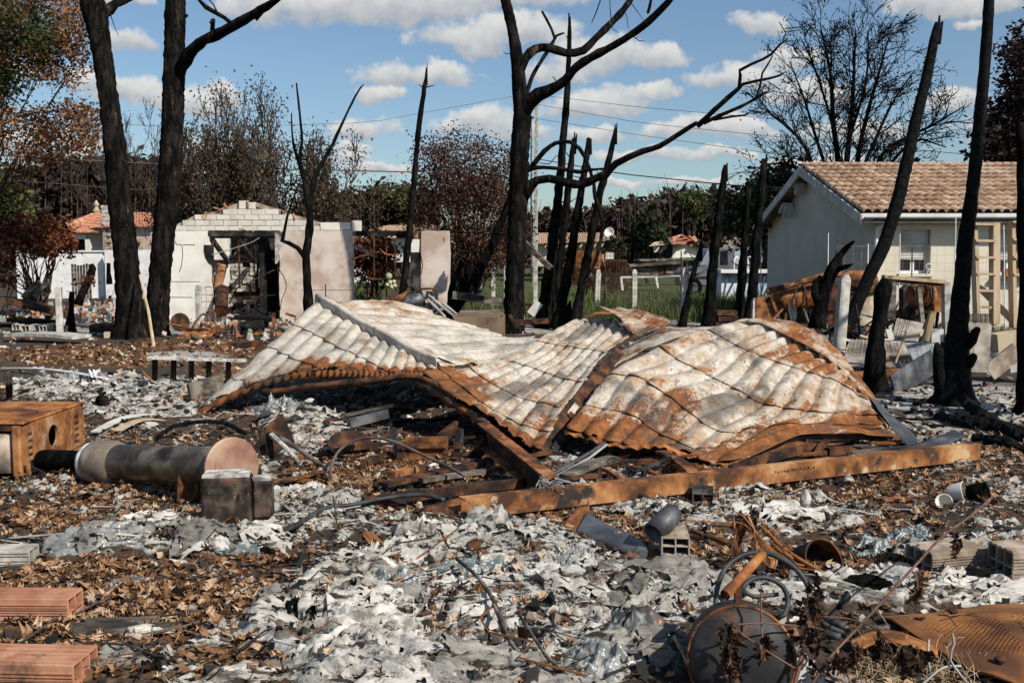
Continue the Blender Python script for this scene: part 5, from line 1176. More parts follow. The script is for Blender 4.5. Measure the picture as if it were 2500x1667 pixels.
def sheetmat(name, ash1, ash2, rustk, dark=.5):
 m = bpy.data.materials.new(name); m.use_nodes = True; t = NT(m.node_tree)
 co = t.n('ShaderNodeTexCoord').outputs['Object']
 at = lambda k: t.n('ShaderNodeAttribute', attribute_name=k).outputs['Fac']
 cs = t.n('ShaderNodeCombineXYZ'); t.put(cs.inputs[0], at('su')); t.put(cs.inputs[1], t.m('MULTIPLY', at('sv'), .55)); t.put(cs.inputs[2], t.m('MULTIPLY', t.noise(co, 1.1, 2), 2.))
 n4 = t.noise(cs.outputs[0], 1.5, 8, .68); n5 = t.noise(t.map(cs.outputs[0], (1, 1, 1), (9, 4, 2)), 2.6, 8, .7)
 n1 = t.noise(co, 2.6, 8, .66); n2 = t.noise(co, 9, 8, .7); n3 = t.noise(co, 42, 7, .72)
 white = t.mix(t.ss(n2, .35, .65), ash1, ash2)
 white = t.mix(t.m('MULTIPLY', t.ss(n5, .48, .66), .55), white, (.30, .25, .19))
 white = t.mix(t.m('MULTIPLY', t.ss(n1, .5, .72), .6), white, (.19, .175, .155))
 rustc = t.ramp(n2, [(.28, (.04, .018, .010)), (.48, (.165, .058, .017)), (.66, (.31, .122, .036)), (.8, (.43, .25, .11))])
 f = t.m('ADD', t.m('ADD', at('rust'), t.m('MULTIPLY', t.m('SUBTRACT', n1, .5), 1.9)), t.m('MULTIPLY', t.m('SUBTRACT', n3, .5), .55))
 f = t.m('ADD', f, t.m('MULTIPLY', t.m('SUBTRACT', n2, .5), .9))
 f = t.m('ADD', f, t.m('MULTIPLY', t.m('SUBTRACT', n4, .5), 1.5))
 stain = t.ss(f, .12, .5)
 col = t.mix(t.m('MULTIPLY', stain, .62), white, (.30, .18, .09))
 col = t.mix(t.ss(f, .50, .66), col, rustc)
 # soot freckles gather in patches
 fr = t.m('MULTIPLY', t.ss(n3, .51, .60), t.ss(t.noise(co, 3.7, 6, .65), .49, .63))
 col = t.mix(t.m('MULTIPLY', fr, dark), col, (.030, .026, .023))
 col = t.mix(t.m('MULTIPLY', t.ss(t.noise(t.map(co, (1, 1, 1), (7, 3, 1)), 1.7, 6, .62), .50, .64), .75 * dark), col, (.05, .045, .04))
 col = t.mix(t.m('MULTIPLY', t.ss(t.noise(co, 120, 3, .6), .62, .70), .5), col, (.10, .05, .025))
 b = t.n('ShaderNodeBsdfPrincipled'); t.put(b.inputs['Base Color'], col)
 t.put(b.inputs['Roughness'], t.ss(n2, .2, .8, .6, .9)); b.inputs['Specular IOR Level'].default_value = .25
 bp = t.n('ShaderNodeBump'); bp.inputs['Strength'].default_value = .35; bp.inputs['Distance'].default_value = .006
 t.put(bp.inputs['Height'], t.m('ADD', n3, t.m('MULTIPLY', n2, .8))); t.put(b.inputs['Normal'], bp.outputs[0])
 o = t.n('ShaderNodeOutputMaterial'); t.nt.links.new(b.outputs[0], o.inputs[0]); return m
M['sheet_l'] = sheetmat('ash_white_roof_sheet', (.56, .52, .45), (.44, .39, .31), 1, .55)
M['sheet_r'] = sheetmat('rusting_roof_sheet', (.53, .485, .42), (.37, .32, .255), 1, 1.0)
g = lambda x, a, w: np.exp(-((x - a) / w) ** 2)
sm = lambda x, a, b: np.clip((x - a) / (b - a), 0, 1) ** 2 * (3 - 2 * np.clip((x - a) / (b - a), 0, 1))
# left sheet
lf = thing('roof_sheet', 'ash white corrugated tile sheet sloping to the left with a folded ridge cap', 'roof sheet', (-2.2, 11, 0), 'fallen corrugated roof sheets')
ctl = [[(772, 738, 12.3), (872, 798, 11.35), (967, 852, 10.45), (1068, 901, 9.65)],
       [(700, 804, 11.7), (815, 862, 10.55), (930, 918, 9.55), (1040, 980, 9.0)],
       [(612, 884, 11.15), (740, 938, 9.85), (870, 995, 9.0), (1000, 1060, 8.5)],
       [(482, 1003, 10.68), (640, 1038, 9.45), (790, 1085, 8.7), (930, 1150, 8.1)]]
def vm_left(u): return np.interp(u, [0, .12, .3, .5, .7, .85, 1], [.99, .77, .55, .39, .27, .14, .02])
tilesheet('sheet', ctl, 13, (.27, .52, .78), M['sheet_l'], lf, amp=.03, step=.015, seed=4, vmax=vm_left, dent=.02,
          rust=lambda u, v, p: .13 + .8 * sm(v / np.maximum(vm_left(u), .05), .70, 1.0) * (.2 + .8 * sm(u, .08, .35)) + .25 * sm(u, .5, 1) + .12 * p ** 4)
# the edge bent down along the cut side, with a saw-tooth rim
ue = np.linspace(0, 1, 12); ed = [Vector(surf(ctl, np.array([u]), np.array([min(1, float(vm_left(u)) + .01)]))[0, 0]) for u in ue]
ofs = lambda y, z: [p + Vector((0, y, z)) for p in ed]
strip('bent_edge', [ofs(.0, .012), ofs(-.035, -.02), ofs(-.03, -.06)], M['sheet_r'], lf, nu=220, nv=7, amp=.016, nrib=34, seed=5, rust=1.0, dent=.006)
mb = MB(); hp = [P(*ZS((805 + 60 * (1 + math.cos(a)), 515 - 34 * math.sin(a) - 20 * math.cos(a)))[0], 10.36) for a in np.linspace(0, 2 * math.pi, 14)[:-1]]; mb.prism(hp, (0, .02, 0)); mb.build('black_tear_plate', M['soot'], lf)  # solid black plate stands in for the dark inside a tear
low = [(640, 962, 9.95), (680, 958, 9.85), (760, 946, 9.7), (850, 938, 9.6), (930, 930, 9.5), (1000, 922, 9.4), (1060, 940, 9.2), (1120, 980, 8.95), (1170, 1003, 8.8)]
strip('lower_trim', [[(x, y - 11, d + .04) for x, y, d in low], [(x, y, d) for x, y, d in low], [(x + 2, y + 5, d + .08) for x, y, d in low]], M['rust_dark'], lf, nu=80, nv=6, seed=6, rust=.75)  # shade under the sheet edge put into the colour by darker rust
cp_ = [Vector(q) + Vector((0, 0, .085)) for q in surf(ctl, np.linspace(0, 1.0, 7), np.array([0.]))[0]]; hz_ = Vector((-.84, -.54, 0))
sh_ = lambda k, z: [p + hz_ * k + Vector((0, 0, z + .012 * math.sin(i * 2.3))) for i, p in enumerate(cp_)]
strip('ridge_cap', [sh_(-.2, -.07), sh_(-.09, -.02), sh_(.0, .014), sh_(.012, -.06), sh_(.014, -.17)], M['sheet_l'], lf, nu=70, nv=17, dent=.014, seed=8, rust=.1)
# back sheet
bk = thing('roof_sheet', 'whitest roof sheet dipping into a valley behind the ridge cap', 'roof sheet', (-.8, 12, 0), 'fallen corrugated roof sheets')
ctb = [[(792, 734, 12.45), (885, 792, 11.5), (975, 848, 10.6), (1066, 903, 9.9)], [(880, 733, 12.95), (985, 795, 12.2), (1075, 848, 11.2), (1130, 892, 10.3)],
       [(962, 742, 13.2), (1085, 800, 12.5), (1180, 842, 11.7), (1200, 888, 10.7)], [(1052, 768, 13.2), (1170, 816, 12.6), (1262, 836, 11.9), (1250, 880, 10.7)], [(1130, 800, 13.0), (1235, 828, 12.5), (1312, 834, 11.7), (1295, 870, 10.7)]]
tilesheet('sheet', ctb, 10, (.33, .66), M['sheet_l'], bk, amp=.028, step=.015, seed=14, dent=.03, rust=lambda u, v, p: .06 + .32 * (1 - sm(u, 0, .45)) * (1 - sm(v, .5, .9)) + .3 * sm(u, .85, 1))
# middle sheet
md = thing('roof_sheet', 'middle corrugated tile sheet running down from the torn flap to a rusty front fringe', 'roof sheet', (.2, 10, 0), 'fallen corrugated roof sheets')
ctm = [[(1402, 788, 11.1), (1438, 783, 11.05), (1476, 783, 10.9), (1512, 795, 10.7), (1548, 822, 10.4)], [(1312, 834, 10.75), (1358, 848, 10.6), (1402, 853, 10.5), (1446, 858, 10.3), (1488, 868, 10.0)],
       [(1224, 882, 10.3), (1278, 900, 10.0), (1327, 917, 9.85), (1372, 930, 9.65), (1430, 938, 9.4)], [(1150, 903, 9.75), (1192, 938, 9.45), (1250, 966, 9.3), (1305, 984, 9.1), (1382, 1004, 8.8)],
       [(1078, 906, 9.7), (1130, 955, 9.15), (1198, 1002, 8.85), (1262, 1040, 8.6), (1350, 1060, 8.35)], [(1024, 914, 9.55), (1104, 970, 9.0), (1182, 1020, 8.55), (1246, 1072, 8.2), (1320, 1112, 8.0)]]
tilesheet('sheet', ctm, 7.5, (.2, .4, .6, .8), M['sheet_r'], md, amp=.034, step=.014, seed=24, dent=.022, phase=.2,
          rust=lambda u, v, p: .24 + .5 * sm(v, .52, .8) * (1 - .75 * sm(u, .2, .6) * (1 - sm(v, .8, 1))) + .28 * sm(u, .8, 1) * (1 - sm(v, 0, .3)) + .18 * p ** 5 + .4 * sm(v, .8, 1))
fr = [(1022, 916, 9.5), (1060, 938, 9.3), (1104, 970, 9.0), (1150, 996, 8.8), (1184, 1020, 8.55), (1215, 1045, 8.35), (1246, 1072, 8.18), (1286, 1110, 8.0)]
strip('front_trim', [[(x, y + 2, d) for x, y, d in fr], [(x - 6, y + 16, d - .05) for x, y, d in fr], [(x - 10, y + 22, d + .12) for x, y, d in fr]], M['sheet_r'], md, nu=80, nv=7, seed=9, rust=.9, amp=.012, nrib=9)
fl = ZR((495, 104), (600, 160), (700, 262), (730, 280)); fl2 = ZR((570, 120), (690, 170), (790, 215), (840, 240)); fl3 = ZR((625, 118), (740, 140), (840, 170), (915, 205))
strip('torn_flap', [[(*p, d) for p, d in zip(fl, (10.9, 10.6, 10.3, 10.25))], [(*p, d) for p, d in zip(fl2, (11.0, 10.9, 10.7, 10.5))], [(*p, d) for p, d in zip(fl3, (11.3, 11.3, 11.2, 11.0))]], M['sheet_r'], md, nu=40, nv=14, dent=.03, seed=10, rust=.55)
bkf = ZR((360, 205), (480, 160), (600, 175), (620, 200)); bkf2 = ZR((400, 185), (490, 140), (600, 150), (640, 200))
strip('back_edge', [[(*p, 11.1) for p in bkf], [(*p, 11.4) for p in bkf2]], M['rust'], md, nu=40, nv=5, dent=.02, seed=11)
rl = ZR((700, 330), (830, 262), (1000, 258), (1200, 262), (1320, 235)); rl2 = ZR((730, 290), (850, 232), (1000, 226), (1170, 222), (1320, 205))
strip('rear_edge', [[(*p, d) for p, d in zip(rl, (10.2, 10.3, 10.3, 10.3, 10.1))], [(*p, d) for p, d in zip(rl2, (10.5, 10.6, 10.6, 10.6, 10.5))]], M['sheet_r'], md, nu=50, nv=7, dent=.03, seed=12, rust=.5)
# right hump
rg = thing('roof_sheet', 'large humped corrugated tile sheet streaked with orange rust on the right', 'roof sheet', (2.0, 9.4, 0), 'fallen corrugated roof sheets')
zr_ = lambda pts, ds: [(*p, d) for p, d in zip(ZR(*pts), ds)]
ctr = [zr_([(1310, 195), (1510, 262), (1640, 330), (1800, 420), (1910, 510), (2010, 625)], (10.1, 9.95, 9.85, 9.7, 9.55, 9.3)),
       zr_([(1120, 256), (1290, 335), (1445, 402), (1640, 470), (1830, 545), (2035, 670)], (9.95, 9.75, 9.6, 9.45, 9.3, 9.15)),
       zr_([(840, 345), (1060, 475), (1280, 605), (1480, 690), (1760, 735), (2090, 745)], (9.6, 9.35, 9.1, 8.95, 8.85, 9.0)),
       zr_([(560, 510), (785, 570), (1000, 710), (1220, 842), (1540, 810), (2130, 800)], (9.1, 8.9, 8.65, 8.45, 8.55, 8.85)),
       zr_([(400, 690), (640, 760), (860, 870), (1090, 950), (1420, 900), (2160, 830)], (8.65, 8.45, 8.25, 8.1, 8.25, 8.7)),
       zr_([(305, 820), (530, 885), (760, 930), (1000, 960), (1260, 1015), (2185, 850)], (8.35, 8.15, 8.05, 7.98, 7.95, 8.55))]
tilesheet('sheet', ctr, 10.5, (.2, .4, .6, .78), M['sheet_r'], rg, amp=.04, step=.015, nu=190, seed=35, dent=.035, phase=.1,
          rust=lambda u, v, p: .34 + .5 * g(v, .12, .09) * sm(u, .28, .55) + .38 * g(u, .38, .16) * g(v, .72, .18) + .7 * sm(v, .74, .95) + .35 * sm(u, .82, 1) * sm(v, .2, .6) + .14 * p ** 5 + .22 * g(u, .85, .2) * g(v, .62, .2) - .12 * g(u, .3, .25) * g(v, .4, .2))
to = zr_([(1420, 188), (1560, 185), (1700, 235), (1840, 330), (1960, 480), (2075, 620), (2215, 820)], (10.4, 10.35, 10.2, 10.0, 9.8, 9.5, 8.9))
ti = zr_([(1300, 200), (1420, 205), (1580, 280), (1760, 375), (1900, 480), (2000, 600), (2150, 800)], (10.0, 9.95, 9.8, 9.65, 9.5, 9.25, 8.75))
tu = zr_([(1310, 206), (1425, 215), (1590, 292), (1772, 392), (1915, 505), (2010, 640), (2155, 830)], (10.1, 10.05, 9.9, 9.8, 9.6, 9.4, 8.85))
strip('verge_trim', [to, [tuple((np.array(a) * .5 + np.array(b) * .5) - np.array([0, 4, 0])) for a, b in zip(to, ti)], ti, tu], M['sheet_r'], rg, nu=80, nv=12, dent=.014, seed=13, rust=.66)
fo = zr_([(1150, 985), (1400, 880), (1620, 800), (1760, 780), (1900, 800), (2195, 840)], (7.98, 8.1, 8.25, 8.35, 8.4, 8.5)); fi = zr_([(1235, 1030), (1450, 940), (1640, 855), (1760, 842), (1900, 838), (2215, 858)], (7.9, 8.0, 8.15, 8.2, 8.25, 8.4))
strip('bottom_flange', [fo, fi], M['sheet_r'], rg, nu=60, nv=7, dent=.012, seed=15, rust=.85)
bt = zr_([(300, 835), (430, 870), (560, 905), (720, 925), (850, 915), (960, 960), (1080, 985), (1240, 1030)], (8.3, 8.2, 8.1, 8.0, 7.98, 7.95, 7.93, 7.9))
strip('saw_edge', [[(x, y - 8, d + .02) for x, y, d in bt], [(x, y + 3, d - .03) for x, y, d in bt]], M['rust_bright'], rg, nu=120, nv=5, dent=.006, seed=16, amp=.012, nrib=14)
# gutters crushed in the seam between the two front sheets
sg = thing('crushed_gutter', 'dark crushed gutter lengths jammed in the seam between the two front roof sheets', 'gutter', P(1450, 950, 9.1))
for a, b, w, m_ in (((620, 370), (190, 870), .1, 'rust_dark'), ((500, 515), (330, 740), .07, 'sheet_r'), ((520, 560), (390, 720), .06, 'rust'), ((440, 545), (330, 750), .05, 'rust_dark'), ((300, 740), (180, 950), .09, 'rust_dark'), ((330, 760), (240, 940), .06, 'soot')):
 pa, pb = P(*ZR(a)[0], 9.75 - (a[1] - 370) * .0022), P(*ZR(b)[0], 9.6 - (b[1] - 370) * .0024)
 mb = MB(); mb.bar(pa, pb, w, .02, up=(.5, -.6, .6), bend=.02, n=5); mb.build('gutter_strip', M[m_], sg)
strip('metal_flashing', [zr_([(700, 300), (560, 395), (430, 555), (300, 800)], (10.0, 9.7, 9.3, 8.6)), zr_([(860, 335), (720, 400), (585, 500), (420, 690)], (9.7, 9.45, 9.15, 8.7))], M['sheet_r'], rg, nu=40, nv=6, seed=19, rust=.5) if False else None
# flashing lying at the right end
strip('side_flashing', [zr_([(556, 402), (700, 326), (840, 264), (1000, 245), (1135, 248)], (10.0, 10.1, 10.2, 10.25, 10.2)), zr_([(575, 470), (712, 385), (850, 325), (1000, 285), (1135, 262)], (9.5, 9.62, 9.75, 9.85, 9.98))], M['sheet_r'], rg, nu=50, nv=7, seed=19, rust=.35)
fs_ = strip('fallen_flashing', [[(2135, 985, 9.0), (2165, 1030, 8.8), (2200, 1075, 8.6), (2240, 1105, 8.45)], [(2118, 962, 9.3), (2185, 1020, 9.1), (2230, 1060, 8.9), (2262, 1092, 8.7)]], M['steel_blue'], None, nu=30, nv=6, seed=17)
tag(fs_, 'blue grey metal flashing folded down at the right end of the hump', 'flashing')
fs_ = strip('fallen_flashing', [[(2190, 1092, 8.55), (2250, 1080, 8.6), (2330, 1050, 8.9)], [(2235, 1112, 8.3), (2300, 1090, 8.5), (2360, 1062, 8.75)]], M['steel_blue'], None, nu=30, nv=6, seed=18)
tag(fs_, 'grey sheet metal offcut lying behind the end of the long beam', 'flashing')
# ================================================================ BEAMS AND BARS UNDER THE SHEETS
def bar(name, label, cat, p0, p1, w, h, mat, up=(0, 0, 1), bend=0, n=1, twist=0, group=None, bevel=0):
 mb = MB(); mb.bar(p0, p1, w, h, up, bend, n, twist); return tag(mb.build(name, M[mat], bevel=bevel), label, cat, group)
M['beam'] = pmat('mottled_beam_rust', [(.2, (.06, .026, .013)), (.45, (.22, .085, .027)), (.7, (.36, .17, .065)), (.9, (.45, .29, .14))], 3.2, detail=9, rough=.85, bump=.5, bscale=50, bdist=.004, layers=[((.47, .36, .22), 6, .57, .68), ((.025, .02, .018), 3.5, .57, .66), ((.03, .022, .018), 28, .64, .70)])
bt_ = thing('steel_beam', 'long rusted steel channel lying across the picture in front of the roof sheets', 'beam', G(1700, 1220))
pa, pb = P(1125, 1243, 6.2), P(2392, 1102, 8.0)
h_ = .115
for k in range(15):
 t_ = .545 + .0055 * k + random.uniform(-.001, .001); q = pa.lerp(pb, t_) + Vector((0, -.0065, .018 + random.uniform(-.006, .006))); mb = MB(); mb.box(q, (random.uniform(.008, .02), .003, random.uniform(.012, .022)), Rz(.45)); mb.build('stencil_mark', M['soot'], bt_)
mb = MB(); mb.bar(pa, pb, .012, h_, n=24); mb.build('web', M['beam'], bt_)
for s_ in (1, -1):
 mb = MB(); o_ = Vector((0, .04, s_ * h_ / 2)); mb.bar(pa + o_, pb + o_, .085, .012, n=24); mb.build('flange', M['beam'], bt_)
tw_ = thing('beam_end', 'twisted rusty end of the channel curling over at the left of the long beam', 'beam', G(1080, 1270))
strip('curled_web', [[(1148, 1212, 6.5), (1100, 1218, 6.45), (1050, 1236, 6.35), (1015, 1262, 6.25)], [(1150, 1240, 6.35), (1110, 1245, 6.3), (1070, 1255, 6.28), (1020, 1272, 6.2)], [(1150, 1272, 6.17), (1110, 1275, 6.15), (1065, 1278, 6.13), (1018, 1279, 6.12)]], M['rust'], tw_, nu=30, nv=8, seed=21, solid=.01)
b2 = thing('steel_beam', 'dark rusted steel beam sloping down from the cave to the long beam', 'beam', G(1280, 1180))
pa, pb = P(1192, 1062, 8.1), P(1362, 1200, 6.7); mb = MB(); mb.bar(pa, pb, .014, .17); mb.build('web', M['rust_dark'], b2)
for s_ in (1, -1):
 mb = MB(); mb.bar(pa + Vector((-.04, .04, .085 * s_)), pb + Vector((-.04, .04, .085 * s_)), .1, .014); mb.build('flange', M['rust'], b2)
SB = lambda a, b, da, db: (P(*ZS(a)[0], da), P(*ZS(b)[0], db))
for lab, a, b, da, db, w, h, m_ in (
 ('thin rusted angle bar lying left of the dark sloping beam', (1080, 1300), (2060, 1180), 6.5, 7.1, .05, .06, 'rust_dark'),
 ('rusty flat bar on the ash under the dark sloping beam', (1200, 1195), (1870, 1045), 7.0, 8.0, .10, .03, 'rust_dark'),
 ('rust red bar lying in the leaves under the cave mouth', (1080, 1070), (1300, 985), 7.8, 8.4, .05, .05, 'rust_dark'),
 ('short orange bracket lying below the rusted steel box', (1250, 1140), (1430, 1090), 7.35, 7.7, .08, .05, 'rust'),
 ('grey strip of metal poking out of the black cave', (1000, 825), (1230, 765), 9.2, 9.4, .05, .08, 'steel_dark'),
 ('dark flat bar leaning inside the cave near the sloping beam', (1540, 925), (1650, 840), 8.6, 8.8, .05, .09, 'rust_dark'),
 ('curved rusty plate standing left of the dark sloping beam', (1740, 1045), (1830, 935), 8.0, 8.1, .03, .1, 'rust_dark'),
 ('thin bar crossing from the steel box to the sloping beam', (1620, 925), (1760, 905), 8.3, 8.3, .02, .02, 'rust_dark'),
 ('blackened batten lying flat under the rusted steel box', (1430, 1170), (2010, 1085), 7.2, 7.8, .06, .03, 'wood')):
 pa, pb = SB(a, b, da, db); bar('metal_bar', lab, 'bar', pa, pb, w, h, m_)
RB = lambda a, b, da, db: (P(*ZR(a)[0], da), P(*ZR(b)[0], db))
for lab, a, b, da, db, w, h, m_, nm in (
 ('pale charred board lying behind the long beam below the middle sheet', (300, 1095), (590, 985), 7.3, 7.7, .10, .04, 'wood', 'board'),
 ('orange rusted strip bent down under the hump next to the long beam', (850, 945), (1035, 1060), 7.85, 7.3, .09, .02, 'rust', 'strip'),
 ('thin rusty rail lying just behind the long beam', (250, 1110), (660, 1092), 7.2, 7.4, .02, .03, 'rust_dark', 'rail'),
 ('rusty cross brace under the front of the hump', (520, 1045), (640, 1135), 7.4, 7.1, .03, .03, 'rust', 'brace'),
 ('rusty brace running down to the right under the hump', (670, 1035), (880, 1110), 7.5, 7.3, .05, .03, 'rust_dark', 'brace'),
 ('long dark purlin curving under the right end of the hump', (1260, 1055), (1740, 920), 7.5, 8.2, .05, .07, 'rust_dark', 'purlin'),
 ('upper dark purlin under the right flange', (1680, 880), (2215, 862), 8.25, 8.5, .05, .04, 'rust_dark', 'purlin'),
 ('short dark strut propping the right flange', (1735, 985), (1810, 885), 8.0, 8.2, .03, .05, 'rust_dark', 'strut'),
 ('rusted purlin lying along the back of the long beam', (1810, 945), (2200, 950), 8.15, 8.4, .07, .06, 'rust_dark', 'purlin'),
 ('thin shiny rod below the right flange', (1960, 910), (2150, 945), 8.2, 8.2, .015, .015, 'steel_blue', 'rod'),
 ('dark rail between the sloping beam and the middle sheet', (90, 975), (300, 960), 7.9, 8.0, .03, .03, 'rust_dark', 'rail')):
 pa, pb = RB(a, b, da, db); bar('metal_' + nm if nm != 'board' else 'board', lab, nm, pa, pb, w, h, m_, bend=.02, n=5)
for lab, pts, r, m_ in (('grey steel conduit with clips lying behind the long beam', [(210, 1085), (300, 1040), (380, 990), (460, 945), (530, 895)], .014, 'steel_dark'), ('second thin conduit beside the clipped one', [(250, 1088), (360, 1030), (440, 985), (545, 905)], .01, 'wire_pale')):
 mb = MB(); mb.tube([P(*p, 7.4 + i * .12) for i, p in enumerate(ZR(*pts))], r, 6); t = mb.build('conduit', M[m_]); tag(t, lab, 'pipe')
# rusted steel box between two runners
dr = thing('steel_box', 'rusted steel box standing between two runners below the cave', 'box', P(*ZS((1460, 1070))[0], 8.1))
a, b = P(*ZS((1340, 1060))[0], 8.1), P(*ZS((1595, 905))[0], 8.1)
mb = MB(); mb.box(((a.x + b.x) / 2, 8.1, (a.z + b.z) / 2), (b.x - a.x, .03, b.z - a.z)); mb.build('front_panel', M['rust'], dr)
mb = MB(); mb.box(((a.x + b.x) / 2, 8.07, b.z - .07), (b.x - a.x - .02, .04, .03)); mb.build('pull_ledge', M['rust'], dr)
mb = MB(); mb.box(((a.x + b.x) / 2, 8.28, (a.z + b.z) / 2 - .03), (b.x - a.x - .04, .3, b.z - a.z - .08)); mb.build('box', M['rust_dark'], dr)
for x_, tl_ in ((a.x - .05, -.12), (b.x + .06, .06)):
 mb = MB(); mb.bar((x_ + .02, 8.1, a.z - .04), (x_ + tl_ * .5, 8.12, b.z + .06), .05, .05); rn = mb.build('runner', M['steel_dark'], dr)
 for k in (.3, .7):
  mb = MB(); mb.box((x_ + .02 - .0, 8.06, a.z + (b.z - a.z) * k), (.07, .04, .05)); mb.build('clip', M['rust_dark'], rn)
for lab, c, r, t_ in (('larger rusty pan half under the leaves in the cave mouth', (1000, 975), .17, .5), ('smaller rusty pan beside the larger one in the cave mouth', (1090, 1010), .11, .7)):
 q = P(*ZS(c)[0], 8.3); mb = MB(); mb.lathe([(0, 0), (r * .8, .0), (r, .05), (r * 1.05, .05)], q, (.1, -t_, 1), 20); tag(mb.build('metal_pan', M['rust_dark'], smooth=True, solid=.006), lab, 'pan')
def wirex(name, label, cat, pts, r, mat, n=6, parent=None):
 mb = MB(); c = [Vector(q) for q in crspline([tuple(p) for p in pts], .025)]; mb.tube(c, r, n); o = mb.build(name, M[mat], parent, smooth=True)
 return tag(o, label, cat) if label else o
wirex('bent_rod', 'thin rod arching over the leaves in front of the rusted steel box', 'rod', [P(*p, d) for p, d in zip(ZS((885, 1180), (890, 1080), (940, 985), (1040, 925), (1160, 912), (1290, 945), (1430, 1010), (1600, 1090), (1690, 1140)), (7.2, 7.5, 7.7, 7.75, 7.7, 7.6, 7.5, 7.3, 7.15))], .012, 'wire')
wirex('black_hose', 'black hose curving along the ash from the leaf heap to the beam end', 'hose', [GT(620, 1325, .02), GT(700, 1305, .03), GT(790, 1272, .05), GT(860, 1255, .07), GT(940, 1248, .09), GT(1030, 1250, .12), GT(1085, 1257, .1)], .014, 'rubber', 8)
wirex('thin_rod', 'thin grey rod pair lying on the leaves right of the black hose', 'rod', [GT(1050, 1215, .05), GT(1110, 1213, .06), GT(1160, 1224, .05)], .014, 'steel_dark')
# straps and strip by the beam
bar('rusty_strap', 'perforated rusty strap leaning down from the beam end into the ash', 'strap', P(1123, 1225, 6.5), GT(1178, 1395, .02), .06, .008, 'rust', up=(0, -1, .4), bend=.02, n=6)
wirex('rusty_strap', 'long thin rusty rod running down right from the beam end', 'rod', [P(1140, 1235, 6.45), P(1230, 1262, 6.25), P(1320, 1290, 6.0), GT(1368, 1298, .05)], .013, 'rust_dark')
strip_o = strip('rust_plate', [[(1165, 1300, 5.85), (1240, 1320, 5.7), (1330, 1330, 5.62), (1395, 1338, 5.57)], [(1150, 1325, 5.63), (1250, 1352, 5.45), (1330, 1355, 5.43), (1390, 1352, 5.45)]], M['rust'], None, nu=30, nv=6, seed=25); tag(strip_o, 'flat orange rusted plate lying on the ash below the beam', 'plate')
# bent steel strip (looped) with rusty end
lp = thing('bent_strip', 'dark steel strip bent back on itself with a rust red end below the beam', 'strip', GT(1480, 1345))
zc5 = zc(900, 1200, 2.94)
strip('upper_leaf', [[(*p, d) for p, d in zip(zc5((1560, 150), (1700, 230), (1860, 300), (1975, 370)), (6.1, 5.95, 5.8, 5.62))], [(*p, d) for p, d in zip(zc5((1480, 300), (1600, 340), (1760, 400), (1880, 460)), (5.85, 5.7, 5.56, 5.42))]], M['steel_blue'], lp, nu=36, nv=6, seed=27, dent=.006)
strip('round_fold', [[(*p, d) for p, d in zip(zc5((1960, 360), (2000, 410), (1995, 470), (1960, 510)), (5.62, 5.53, 5.40, 5.33))], [(*p, d) for p, d in zip(zc5((1865, 452), (1900, 490), (1905, 520), (1895, 545)), (5.42, 5.35, 5.28, 5.24))]], M['steel_blue'], lp, nu=12, nv=6, seed=28, dent=.003)
strip('under_leaf', [[(*p, d) for p, d in zip(zc5((1380, 245), (1480, 330), (1600, 430), (1700, 490)), (5.9, 5.75, 5.5, 5.36))], [(*p, d) for p, d in zip(zc5((1530, 280), (1580, 340), (1650, 420), (1690, 470)), (5.95, 5.75, 5.52, 5.40))]], M['steel_dark'], lp, nu=30, nv=5, seed=29, dent=.006)
strip('rusty_end', [[(*p, d) for p, d in zip(zc5((1580, 85), (1500, 110), (1450, 170), (1375, 245)), (6.25, 6.2, 6.05, 5.9))], [(*p, d) for p, d in zip(zc5((1590, 160), (1570, 200), (1540, 250), (1480, 305)), (6.1, 6.05, 5.95, 5.84))]], M['rust'], lp, nu=20, nv=6, seed=30, dent=.01)
q0, q1 = P(1588, 1318, 5.5), P(1630, 1272, 5.6)
mb = MB(); mb.lathe([(.064, 0), (.063, .13), (.055, .19), (.05, .2)], q0 + Vector((.02, .02, .03)), (q1 - q0), 22, cap1=True); tag(mb.build('tin_can', M['steel_dark'], smooth='auto', solid=.004), 'scorched open steel tube propped against the pale hollow brick', 'tube')
# hollow pale brick standing on end
def hollow(name, label, c, rot, L, Wd, Hh, nx, nz, mat, grooves=0, cat='brick'):
 """hollow clay brick: outer shell with a grid of open cells running along its length"""
 t = thing(name, label, cat, c); R = rot; t_ = .009; mb = MB(); c = Vector(c)
 def add(cx, cy, cz, sx, sy, sz): mb.box(c + R @ Vector((cx, cy, cz)), (sx, sy, sz), R)
 for i in range(nx + 1): add(0, -Wd / 2 + i * Wd / nx, Hh / 2, L, t_, Hh)
 for k in range(nz + 1):
  for i in range(nx): add(0, -Wd / 2 + (i + .5) * Wd / nx, k * Hh / nz + (t_ / 2 if k == 0 else -t_ / 2 if k == nz else 0), L - .001, Wd / nx - t_ - .0005, t_)
 mb.build('shell', M[mat], t, bevel=.002)
 if grooves:
  for side in (-1, 1):
   for k in range(grooves):
    zz = Hh * (.12 + .76 * (k + .5) / grooves) + (.008 if (k // 3) % 2 else -.004)
    g_ = MB(); g_.box(c + R @ Vector((0, side * (Wd / 2 + t_ / 2 + .003), zz)), (L - .004, .006, Hh * .035), R); g_.build('rib', M[mat], t)
  for k in range(5):
   g_ = MB(); g_.box(c + R @ Vector((0, -Wd / 2 + Wd * (k + .5) / 5, Hh + .0025)), (L - .004, Wd * .12, .005), R); g_.build('rib', M[mat], t)
 return t
hollow('hollow_brick', 'pale hollow clay brick with its open cells facing the camera below the beam', GT(1648, 1364) + Vector((0, .05, -.06)), Rz(rad(85)), .25, .145, .2, 2, 4, 'brick_pale')
